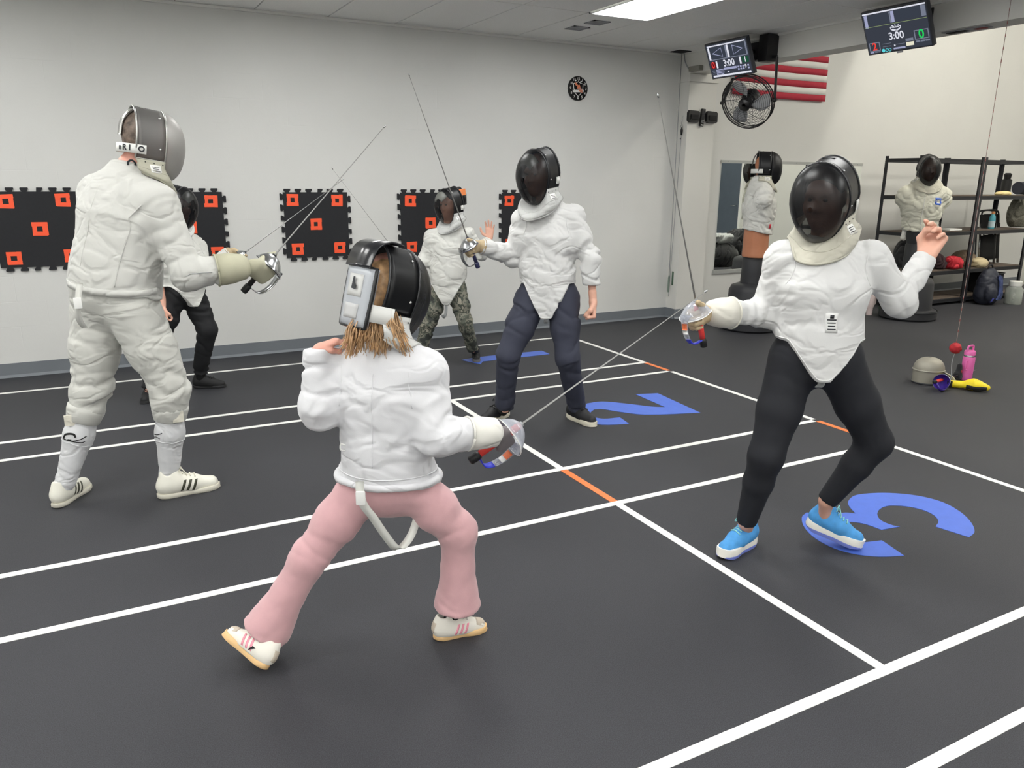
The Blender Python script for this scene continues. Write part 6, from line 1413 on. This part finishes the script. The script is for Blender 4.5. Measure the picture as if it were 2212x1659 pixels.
# ------------------------------------------------------------------ details of single fencers
# girl: hem band, hanging strap, hair, socks
g = girl; t = g['t']; bv = g['jb']; pel = g['J']['pel']
ring = []
for a in np.linspace(0, 2*math.pi, 41): ring.append(np.array([pel[0], pel[1], pel[2]+0.016])+(g['hrt']*math.cos(a)+g['hft']*math.sin(a))*0.3)
hd = [g['hrt']*math.cos(a)+g['hft']*math.sin(a) for a in np.linspace(0, 2*math.pi, 49)]; hc0 = np.array([pel[0], pel[1], pel[2]+0.018])
part('hem_band', tube(ring_on(bv, hc0, hd, -0.003), 0.013, 8, up=Z3), jm_girl, g['jo'])
part('seam', tube(ring_on(bv, hc0+Z3*0.028, hd, 0.0), 0.0025, 5), jm_girl, g['jo'])
def pts(L): return np.array([P(*q) for q in L])
mstrap = M('strap_offwhite', (214, 214, 208), 0.75)
st = part('crotch_strap', ribbon(catmull(pts([(777, 1040, 2.19), (778, 1062, 2.185), (785, 1090, 2.185), (806, 1118, 2.19), (832, 1156, 2.2), (856, 1184, 2.21), (874, 1176, 2.22), (890, 1152, 2.23), (901, 1120, 2.24)]), 6), [0.95, -0.3, 0.2], 0.026, 0.003), mstrap, t)
part('buckle', bbox_bev(P(779, 1076, 2.18), (0.03, 0.010, 0.045), 0.004, np.stack([nrm([0.9, -0.4, 0]), nrm([0.4, 0.9, 0]), Z3], 1)), m_white, st, auto=40)
lp = on(bv, [P(724, 960, 2.3)], 0.0)[0]; part('tie_loop', tube(catmull([lp, lp+CR*-0.014+Z3*0.004, lp+CR*-0.016-Z3*0.014, lp-Z3*0.018], 6), 0.0025, 5), m_white, t)
for a in 'RL':
    H, T = g['J'][a+'f']; A0 = g['J'][a+'a']; part('sock', tube([A0+Z3*0.02, lerp(A0, lerp(H, T, 0.28)+Z3*0.05, 0.6), lerp(H, T, 0.25)+Z3*0.04], [0.030, 0.026, 0.02], 14), m_dblack, t)
hair = []; mh = M('light_brown_hair', (184, 146, 106), 0.4, var=0.4, vscale=45)
C = g['head'][0]; rg = np.random.default_rng(5)
S = SDF(C-0.2, C+0.2, 0.006); hf = nrm(g['head'][1]); hu = nrm(g['head'][2]-hf*np.dot(g['head'][2], hf)); hr = np.cross(hf, hu)
S.ell(C-hf*0.018+hu*0.02, np.array([0.083, 0.090, 0.10])*0.9, np.stack([hr, hf, hu])); S.cone(C-hf*0.05-hu*0.05, C-hf*0.06-hu*0.11, 0.055, 0.04, k=0.03)
Pc = C+hf*0.075; S.cut(lambda x, y, z: (x-Pc[0])*hf[0]+(y-Pc[1])*hf[1]+(z-Pc[2])*hf[2])
V, F = S.mesh(1); N = vnormals(V, F); V = V+N*(0.003*pnoise(V*np.array([60, 60, 14])))[:, None]; hair.append((V, F))
for i in range(430):
    q = rg.uniform(0, 1); x0 = 780+q*74+rg.normal(0, 4); y0 = 668+10*q+rg.uniform(-10, 12); x1 = 740+q*140+rg.normal(0, 7); y1 = 756+rg.uniform(-26, 12)+9*math.sin(q*14); Yd = 2.205+0.06*(1-q)+rg.uniform(-0.012, 0.02)
    xm = lerp(x0, x1, 0.45)+rg.normal(0, 5)-6*(1-q); ym = lerp(y0, y1, 0.5)-4
    c = catmull([P(x0, y0, Yd+0.03), P(xm, ym, Yd+0.0), P(lerp(xm, x1, 0.6), lerp(ym, y1, 0.6), Yd-0.006+rg.uniform(-0.008, 0.006)), P(x1+rg.normal(0, 3), y1, Yd-0.004)], 6)
    n = len(c); w = rg.uniform(0.0009, 0.0026); hair.append(tube(c, np.interp(np.linspace(0, 1, n), [0, 0.3, 0.8, 1], [w*0.7, w, w*0.75, 0.0008]), 6, flat=0.6))
part('hair', join(*hair), mh, t)
cb0 = g['jb']; part('cuff_print', prism([(0, 0), (0.022, 0.003), (0.022, 0.006), (0, 0.003)], P(1022, 962, 2.12), nrm([0.3, -0.1, -1]), nrm([1, 0, 0.2]), [0, -1, 0], 0.001), m_grey, t, smooth=False) if False else None

# woman: label on the jacket, piping on the flap, ring, ankles
w = wom; bv = w['jb']; hft, hrt, pel = w['hft'], w['hrt'], w['J']['pel']
lc = P(1818, 703, 1.95); part('maker_label', patch(bv, lc, -hrt, Z3, nrm(hft-hrt*0.5), 0.045, 0.075, 0.002, 0.001, 6, 6), M('label_white', (226, 226, 224), 0.7), w['jo'])
for k, (wd, hh) in enumerate(((0.014, 0.014), (0.034, 0.005), (0.03, 0.004), (0.026, 0.004), (0.03, 0.004))): part('label_print', patch(bv, lc+Z3*(0.024-0.012*k), -hrt, Z3, nrm(hft-hrt*0.5), wd, hh, 0.0032, 0.0, 4, 2), m_dark, w['jo'])
def flap_piping(c, mat, lift=0.012):
    jk = c['jacket']; pel = c['J']['pel']; hrt, hft = c['hrt'], c['hft']; ptsf = []
    for uu in np.linspace(-0.2, 0.2, 41):
        z = min(jk['side'], jk['tip']+max(0, abs(uu)-jk.get('flat', 0.02))*jk['slope']+jk.get('curve', 0.0)*uu*uu); ptsf.append(np.array([pel[0], pel[1], z+lift])+hrt*(uu)+hft*0.3)
    out = []
    for p in ptsf:
        h = c['jb'].ray_cast(Vector(p), Vector(-hft), 0.45)
        if h[0] is not None: out.append(np.array(h[0])+hft*0.0005)
    if len(out) > 4: part('piping', tube(np.array(out), 0.0026, 5), mat, c['jo'])
for cc, mm in ((wom, jm_wom), (tall, jm_tall), (boy, jm_kid), (kid, jm_kid)): flap_piping(cc, mm)
tp = np.array([pel[0], pel[1], w['jacket']['tip']])+hft*0.115; part('crotch_strap', ribbon([tp+Z3*0.01, tp-Z3*0.012, tp-Z3*0.03-hft*0.03], hrt, 0.028, 0.004), M('grey_strap', (150, 152, 152), 0.7), w['t'])
part('ring', tube([P(2019, 491, 1.955)+0.0105*(nrm([0.6, 0.3, 0.7])*math.cos(q)+nrm([0.3, -0.9, 0.1])*math.sin(q)) for q in np.linspace(0, 6.283, 13)], 0.0022, 6), M('gold', (212, 186, 128), 0.25, metal=1.0), w['t']) if False else None
for cc in (tall, boy):
    jk = cc['jacket']; p0 = cc['J']['pel']; q0 = np.array([p0[0], p0[1], jk['tip']])+cc['hft']*0.10; part('crotch_strap', ribbon(catmull([q0+Z3*0.02, q0-Z3*0.02, q0-Z3*0.07+cc['hrt']*0.005, q0-Z3*0.10+cc['hrt']*0.02, q0-Z3*0.08+cc['hrt']*0.03] if cc is boy else [q0+Z3*0.02, q0-Z3*0.015, q0-Z3*0.03-cc['hft']*0.03], 4), cc['hrt'], 0.024, 0.003), M('grey_strap', (150, 152, 152), 0.7), cc['t'])
# man: hem, hair, collar print, strap, socks, breeches cuffs
c = man; t = c['t']; bv = c['jb']; pel = c['J']['pel']
ring = []
for a in np.linspace(math.pi*0.95, 2.05*math.pi, 31):
    d = c['hrt']*math.cos(a)+c['hft']*math.sin(a); uu = 0.2*math.cos(a); ring.append(np.array([pel[0], pel[1], c['jacket']['back']+c['jacket']['tilt']*uu+0.022])+d*0.4)
hr_pts = np.array([ring_on(bv, np.array([pel[0], pel[1], q[2]]), [np.array([q[0]-pel[0], q[1]-pel[1], 0])], -0.002)[0] for q in ring]); part('hem_band', ribbon(hr_pts, Z3, 0.03, 0.012), jm_man, c['jo']); part('seam', tube(hr_pts+Z3*0.017, 0.0028, 5), jm_man, c['jo'])
part('seam', seam(bv, [P(276, 452, 3.8), P(262, 482, 3.8), P(248, 560, 3.8), P(232, 630, 3.8)], 0.003), jm_man, c['jo']); part('seam', seam(bv, [P(398, 600, 3.7), P(430, 592, 3.7), P(470, 594, 3.7)], 0.002), M('seam_grey', (150, 152, 152), 0.7), c['jo'])
st = part('waist_strap', ribbon(catmull(pts([(172, 612, 3.93), (170, 635, 3.92), (168, 662, 3.92), (168, 680, 3.93), (174, 696, 3.95), (184, 708, 3.98)]), 5), [0.95, -0.2, 0], 0.026, 0.004), mstrap, t); part('buckle', bbox_bev(P(168, 655, 3.91), (0.032, 0.012, 0.05), 0.004), m_white, st, auto=40)
part('collar_print', text_at('O', 0.05, np.array(c['jb'].ray_cast(Vector(P(296, 352, 3.6)), Vector((0, 1, 0)), 1.5)[0] or P(296, 352, 4.0))+np.array([0, -0.003, 0]), nrm([0.7, 0.1, -0.7]), nrm([0.7, 0, 0.7]), 0.001, 0.002), m_dark, c['jo'], smooth=False)
C = c['head'][0]; hf = nrm(c['head'][1]); hu = nrm(c['head'][2]-hf*np.dot(c['head'][2], hf)); hr = np.cross(hf, hu); S = SDF(C-0.2, C+0.2, 0.006)
S.ell(C+(-hf*0.016+hu*0.036)*1.05, np.array([0.080, 0.098, 0.105])*1.05, np.stack([hr, hf, hu])); Pc = C+hf*0.02; n2 = nrm(hf*0.75-hu*0.65); Pd = C-hu*0.02-hf*0.03
S.cut(lambda x, y, z: np.maximum((x-Pc[0])*hf[0]+(y-Pc[1])*hf[1]+(z-Pc[2])*hf[2], (x-Pd[0])*n2[0]+(y-Pd[1])*n2[1]+(z-Pd[2])*n2[2]))
V, F = S.mesh(1); N = vnormals(V, F); part('hair', (V+N*(0.004*pnoise(V*45))[:, None], F), M('grey_brown_hair', (112, 98, 88), 0.6, var=0.5, vscale=50), t)
for a in 'RL':
    kn, an = c['J'][a+'k'], c['J'][a+'a']; e = lerp(kn, an, 0.22); d = nrm(an-kn); H, T = c['J'][a+'f']
    part('breeches_cuff', tube([e-d*0.02, e+d*0.005, e+d*0.055, e+d*0.06], [0.086, 0.086, 0.076, 0.07], 24), cloth('breeches_old_white', (196, 196, 190)), t)
    part('cuff_tab', box(e+d*0.03+np.array([0.03 if a == 'R' else -0.06, -0.072 if a == 'R' else -0.052, 0]), (0.05, 0.012, 0.052)), cloth('tab_cream', (212, 208, 194)), t, smooth=False)
    S = SDF(np.minimum(e, H)-0.15, np.maximum(e, T)+0.15, 0.008); S.cone(e, lerp(e, an, 0.35), 0.064, 0.066, 0.03); S.cone(lerp(e, an, 0.35), an, 0.066, 0.046, 0.03); S.cone(an, lerp(H, T, 0.2)+Z3*0.07, 0.046, 0.030, 0.02); S.cone(lerp(H, T, 0.2)+Z3*0.07, lerp(H, T, 0.5)+Z3*0.05, 0.03, 0.02, 0.02)
    VF = folds(S.mesh(1), [(e, an)], 0.003, 18, 6, [(an, 0.08, 1.0)], 0.3, seed=3); so = part('sock', VF, cloth('sock_white', (208, 209, 211)), t, label='long white sock with a small black skull print'); bs = tree_of(VF)
    rx = nrm(np.cross(d, [0, 1, 0])); rx = rx if rx[0] > 0 else -rx
    def seen(L, off=0.0012):
        o = []
        for q in catmull([np.array([x, y, 0.0]) for x, y in L], 5):
            dr = nrm(ray(q[0], q[1])); h = bs.ray_cast(Vector((0, 0, CAM_H)), Vector(dr))
            if h[0] is not None: o.append(np.array(h[0])-dr*off)
        return np.array(o)
    PR = [([(121, 936), (136, 946), (152, 953), (172, 950), (187, 942)], 0.0022), ([(122, 949), (140, 950), (156, 954), (176, 956), (184, 953)], 0.002), ([(138, 945), (141, 939), (150, 937), (160, 939), (163, 945)], 0.005), ([(146, 950), (154, 951)], 0.004)] if a == 'L' else [([(331, 937), (340, 939), (350, 936)], 0.0022), ([(333, 944), (338, 944), (345, 948)], 0.002)]
    for L_, rr in PR:
        q = seen(L_)
        if len(q) > 3: part('sock_print', tube(q, rr, 5), m_dblack, so)
    part('sock_seam', tube(on(bs, [lerp(e, an, 0.52)+0.2*(rx*math.cos(q)+np.cross(d, rx)*math.sin(q)) for q in np.linspace(0, 6.283, 25)], 0.0), 0.003, 5), cloth('sock_white', (208, 209, 211)), so)
# tall fencer: dark hair sticking out behind the mask
c = tall; C = c['head'][0]; hf = nrm(c['head'][1]); hu = nrm(c['head'][2]-hf*np.dot(c['head'][2], hf)); hr = np.cross(hf, hu)
S = SDF(C-0.2, C+0.2, 0.006); S.ell(C+(-hf*0.03+hu*0.04), np.array([0.082, 0.10, 0.105]), np.stack([hr, hf, hu])); Pc = C+hf*0.0; S.cut(lambda x, y, z: np.maximum((x-Pc[0])*hf[0]+(y-Pc[1])*hf[1]+(z-Pc[2])*hf[2], -((x-C[0])*hu[0]+(y-C[1])*hu[1]+(z-C[2])*hu[2])-0.05))
V, F = S.mesh(1); N = vnormals(V, F); hs = [(V+N*(0.006*pnoise(V*40))[:, None], F)]; rg = np.random.default_rng(3)
for i in range(40):
    a = rg.uniform(-1.2, 1.2); b = rg.uniform(-0.1, 1.1); d = nrm(-hf*math.cos(b)*math.cos(a)+hr*math.sin(a)*0.8+hu*math.sin(b)); p = C-hf*0.03+hu*0.04+d*0.09; hs.append(tube([p, p+d*0.016-hu*0.004, p+d*0.026-hu*0.014], [0.003, 0.002, 0.0004], 4))
part('hair', join(*hs), M('dark_hair', (34, 30, 30), 0.5, var=0.2, vscale=40), c['t'])
def hair_cap(c, mat, low=-0.03):
    C = c['head'][0]; hf = nrm(c['head'][1]); hu = nrm(c['head'][2]-hf*np.dot(c['head'][2], hf)); hr = np.cross(hf, hu); k = c['headsize']*0.97; S = SDF(C-0.19, C+0.19, 0.007)
    S.ell(C+(-hf*0.02+hu*0.045)*k, np.array([0.081, 0.100, 0.103])*k, np.stack([hr, hf, hu])); n2 = nrm(hf*0.8-hu*0.6); Pd = C+(hu*0.055+hf*0.045)*k
    S.cut(lambda x, y, z: np.maximum((x-Pd[0])*n2[0]+(y-Pd[1])*n2[1]+(z-Pd[2])*n2[2], -((x-C[0])*hu[0]+(y-C[1])*hu[1]+(z-C[2])*hu[2])+low))
    V, F = S.mesh(1); N = vnormals(V, F); part('hair', (V+N*(0.004*pnoise(V*40))[:, None], F), mat, c['t'])
hair_cap(wom, M('brown_hair', (92, 70, 54), 0.5, var=0.3, vscale=40), -0.06); hair_cap(kid, M('dark_hair', (34, 30, 30))); hair_cap(boy, M('dark_hair', (34, 30, 30)))
# orange patch on the boy's mask strap
c = boy; C = c['head'][0]; hf = nrm(c['head'][1]); hu = nrm(c['head'][2]-hf*np.dot(c['head'][2], hf)); hr = np.cross(hf, hu)
part('mask_back_panel', tube([C-hf*0.085+hu*0.10, C-hf*0.12+hu*0.05, C-hf*0.125-hu*0.02], [0.05, 0.062, 0.05], 14, up=hr, flat=1.0), m_trimblk, c['t']); part('orange_patch', box(C-hf*0.10+hu*0.085-hr*0.045, (0.035, 0.07, 0.05), np.stack([hr, hf, hu], 1)), M('patch_orange', (240, 140, 80), 0.6), c['t'], smooth=False)

# ------------------------------------------------------------------ training dummies
m_dskin = M('dummy_tan', (184, 122, 90), 0.55, var=0.04); m_dbase = M('dummy_base', (40, 41, 45), 0.55, var=0.06)
def dummy(x, y, ang, label, h=1.88, tape=False):
    f = np.array([math.cos(ang), math.sin(ang), 0]); r = np.array([f[1], -f[0], 0.0]); c = np.array([x, y, 0.0]); u = Z3
    t = thing('training_dummy', label, 'dummy', c, 'training dummies')
    base = part('base', lathe([(0.29, 0.0), (0.315, 0.02), (0.315, 0.10), (0.29, 0.115), (0.25, 0.12), (0.245, 0.15), (0.24, 0.42), (0.215, 0.475), (0.15, 0.50), (0.08, 0.505)], 48, c), m_dbase, t, auto=45)
    part('base_ring', lathe([(0.312, 0.088), (0.322, 0.094), (0.322, 0.104), (0.312, 0.11)], 48, c), m_dark, base)
    part('post', lathe([(0.13, 0.48), (0.125, 0.60), (0.125, 0.86), (0.11, 0.88)], 28, c), m_dbase, t, auto=45)
    S = SDF(c+[-0.4, -0.4, 0.7], c+[0.4, 0.4, h+0.1], 0.009); sz = h/1.88
    z0 = 0.78 if not tape else 1.02
    if tape: part('post', lathe([(0.11, 0.86), (0.13, 0.95), (0.13, 1.05)], 28, c), m_dbase, t, auto=45)
    hp = c+Z3*0.80; wa = c+Z3*1.0; ch = c+Z3*1.30; ct = c+Z3*1.46; nk = c+Z3*1.56; hd = c+Z3*1.70+f*0.03
    S.cone(hp, wa, 0.165, 0.16, 0.05, f, 1.25); S.cone(wa, ch, 0.16, 0.195, 0.05, f, 1.45); S.cone(ch, ct, 0.195, 0.15, 0.05, f, 1.4)
    for e in (-1, 1): S.cone(ct, c+Z3*1.42+r*e*0.19, 0.07, 0.075, 0.05); S.cone(c+Z3*1.42+r*e*0.19, c+Z3*1.38+r*e*0.20, 0.06, 0.05, 0.04)
    S.cone(ct, nk+f*0.01, 0.07, 0.062, 0.04); S.cut(lambda X, Y, Z: z0-Z+0*X+0*Y)
    hm = head_mesh(hd, r, f, u, 1.0, nk); part('torso', join(S.mesh(1), hm), m_dskin, t)
    S = SDF(c+[-0.4, -0.4, 0.85], c+[0.4, 0.4, 1.65], 0.009); o = 0.022
    S.cone(c+Z3*0.95, wa, 0.175+o, 0.165+o, 0.05, f, 1.2); S.cone(wa, ch, 0.165+o, 0.2+o, 0.05, f, 1.35, bone=True); S.cone(ch, ct, 0.2+o, 0.16+o, 0.05, f, 1.35)
    for e in (-1, 1): S.cone(ct, c+Z3*1.42+r*e*0.19, 0.085, 0.09, 0.05); S.cone(c+Z3*1.42+r*e*0.19, c+Z3*1.375+r*e*0.212, 0.092, 0.088, 0.04, bone=True)
    S.cone(ct, nk, 0.085, 0.075, 0.03, capb=True)
    S.cut(lambda X, Y, Z: (1.045-0.06*np.clip(((X-c[0])*f[0]+(Y-c[1])*f[1])/0.15, -1, 1)*0.5)-Z)
    VF = folds(S.mesh(1), S.bones, 0.014, 11, 5, [(c+Z3*1.35+r*0.2, 0.15, 1.2), (c+Z3*1.35-r*0.2, 0.15, 1.2), (c+Z3*1.1, 0.15, 0.8)], 0.6, seed=x*3.1); jo = part('jacket', VF, jm_kid if not tape else cloth('jacket_aged', (206, 205, 191), 0.05), t, label='armless white fencing jacket'); bv = tree_of(VF)
    part('zip', seam(bv, [ct+f*0.3+r*0.05, ch+f*0.3+r*0.06, wa+f*0.3+r*0.07, c+Z3*1.06+f*0.3+r*0.07], 0.004), jm_kid, jo)
    if tape:
        for du, dv, ww, hh in ((0, 0.03, 0.085, 0.022), (0, -0.032, 0.078, 0.022), (-0.031, 0, 0.022, 0.075), (0.031, 0, 0.022, 0.07)):
            part('blue_tape', patch(bv, ct-r*0.13+f*0.2-Z3*0.085+r*du+Z3*dv, r, Z3, nrm(f-r*0.2+Z3*0.3), ww, hh, 0.003, 0.002, 5, 4), M('tape_blue', (44, 92, 190), 0.5), jo)
        for e in (-1, 1): part('strap', ribbon([c+Z3*1.06+r*e*0.17+f*0.05, c+Z3*0.98+r*e*0.18+f*0.06, c+Z3*0.93+r*e*0.185+f*0.05], r, 0.05, 0.004), jm_kid, jo)
    else: part('red_label', patch(bv, c+Z3*1.11+f*0.1+r*0.13, f, Z3, nrm(r+f*0.4), 0.032, 0.045, 0.003, 0.002, 4, 4), M('red_label', (212, 48, 66), 0.6), jo)
    mask(t, hd, f if not tape else nrm(f-Z3*0.12), u, 1.06, bvh=bv, visor=m_vside if not tape else m_vblack, side=m_vside, trim=m_trimblk, bibm=bib_cream, seed=x, bibdrop=0.9, studs=True, parent_label='black wire mask visor')
    return t
dummy(6.22, 6.17, math.radians(-36), 'training dummy in profile before the mirror, tan waist showing under its jacket')
dummy(8.46, 5.86, math.radians(-128), 'training dummy facing forward before the rack, blue tape square on its chest', h=1.80, tape=True)
# black bag leaning behind that dummy
soft('black_coat', (9.06, 6.45, 0.66), (0.13, 0.11, 0.2), m_blkcloth, 'black coat bundled at the left end of the rack behind the dummy', 'coat', 33, 4, 0.02)

# ------------------------------------------------------------------ mask and sabre lying on the floor at the right
mc = FL(2002, 826)+Z3*0.135
t = thing('fencing_mask', 'grey steel fencing mask standing on the floor beside a purple sabre guard', 'mask', (mc[0], mc[1], 0))
mx = nrm([0.85, -0.5, 0]); my = nrm([0.5, 0.85, 0]); mws = MESHMAT('worn_steel_mesh', (158, 154, 142), 0.03, 0.55, 0.4); mbase = np.array([mc[0], mc[1], 0.0]); R = []
for z, k in ((0.0, 0.98), (0.02, 1.0), (0.11, 1.02)): R.append([mbase+mx*0.115*k*math.cos(a)+my*0.10*k*math.sin(a)+Z3*z for a in np.linspace(0, 2*math.pi, 36, endpoint=False)])
part('skirt', grid(np.array(R), cv=True), mws, t); rim = np.array(R[-1]); R = []
for th in np.linspace(0, math.pi/2*0.98, 10): R.append([mbase+(mx*0.118*math.cos(a)+my*0.103*math.sin(a))*math.cos(th)**0.8+Z3*(0.112+0.098*math.sin(th)) for a in np.linspace(0, 2*math.pi, 36, endpoint=False)])
G = grid(np.array(R), cv=True); G[1].append(tuple(9*36+i for i in range(36))); part('visor', G, mws, t); part('rim', tube(np.vstack([rim, rim[:1]]), 0.006, 6), M('worn_trim', (170, 166, 154), 0.5, metal=0.4), t)
part('base_trim', tube(np.array([mbase+mx*0.115*math.cos(a)+my*0.10*math.sin(a)+Z3*0.006 for a in np.linspace(0, 2*math.pi, 37)]), 0.006, 6), m_dark, t)
part('bib', ribbon(catmull([mbase+mx*0.10+Z3*0.10-my*0.04, mbase+mx*0.145+Z3*0.07-my*0.06, mbase+mx*0.17+Z3*0.02-my*0.07], 5), my, 0.12, 0.006), cloth('bib_dirty', (196, 192, 178), 0.1), t)
Gq = FL(2026, 842)+Z3*0.075; tipf = FL(2107, 803)+Z3*0.015
sabre('sabre with a purple guard lying on the floor by the grey mask', Gq, tipf-Gq, np.array([-0.3, -0.6, -0.7]), Gq+nrm(tipf-Gq)*0.90, 'purple', 1.08, name='floor_sabre')
bpy.context.view_layer.update()
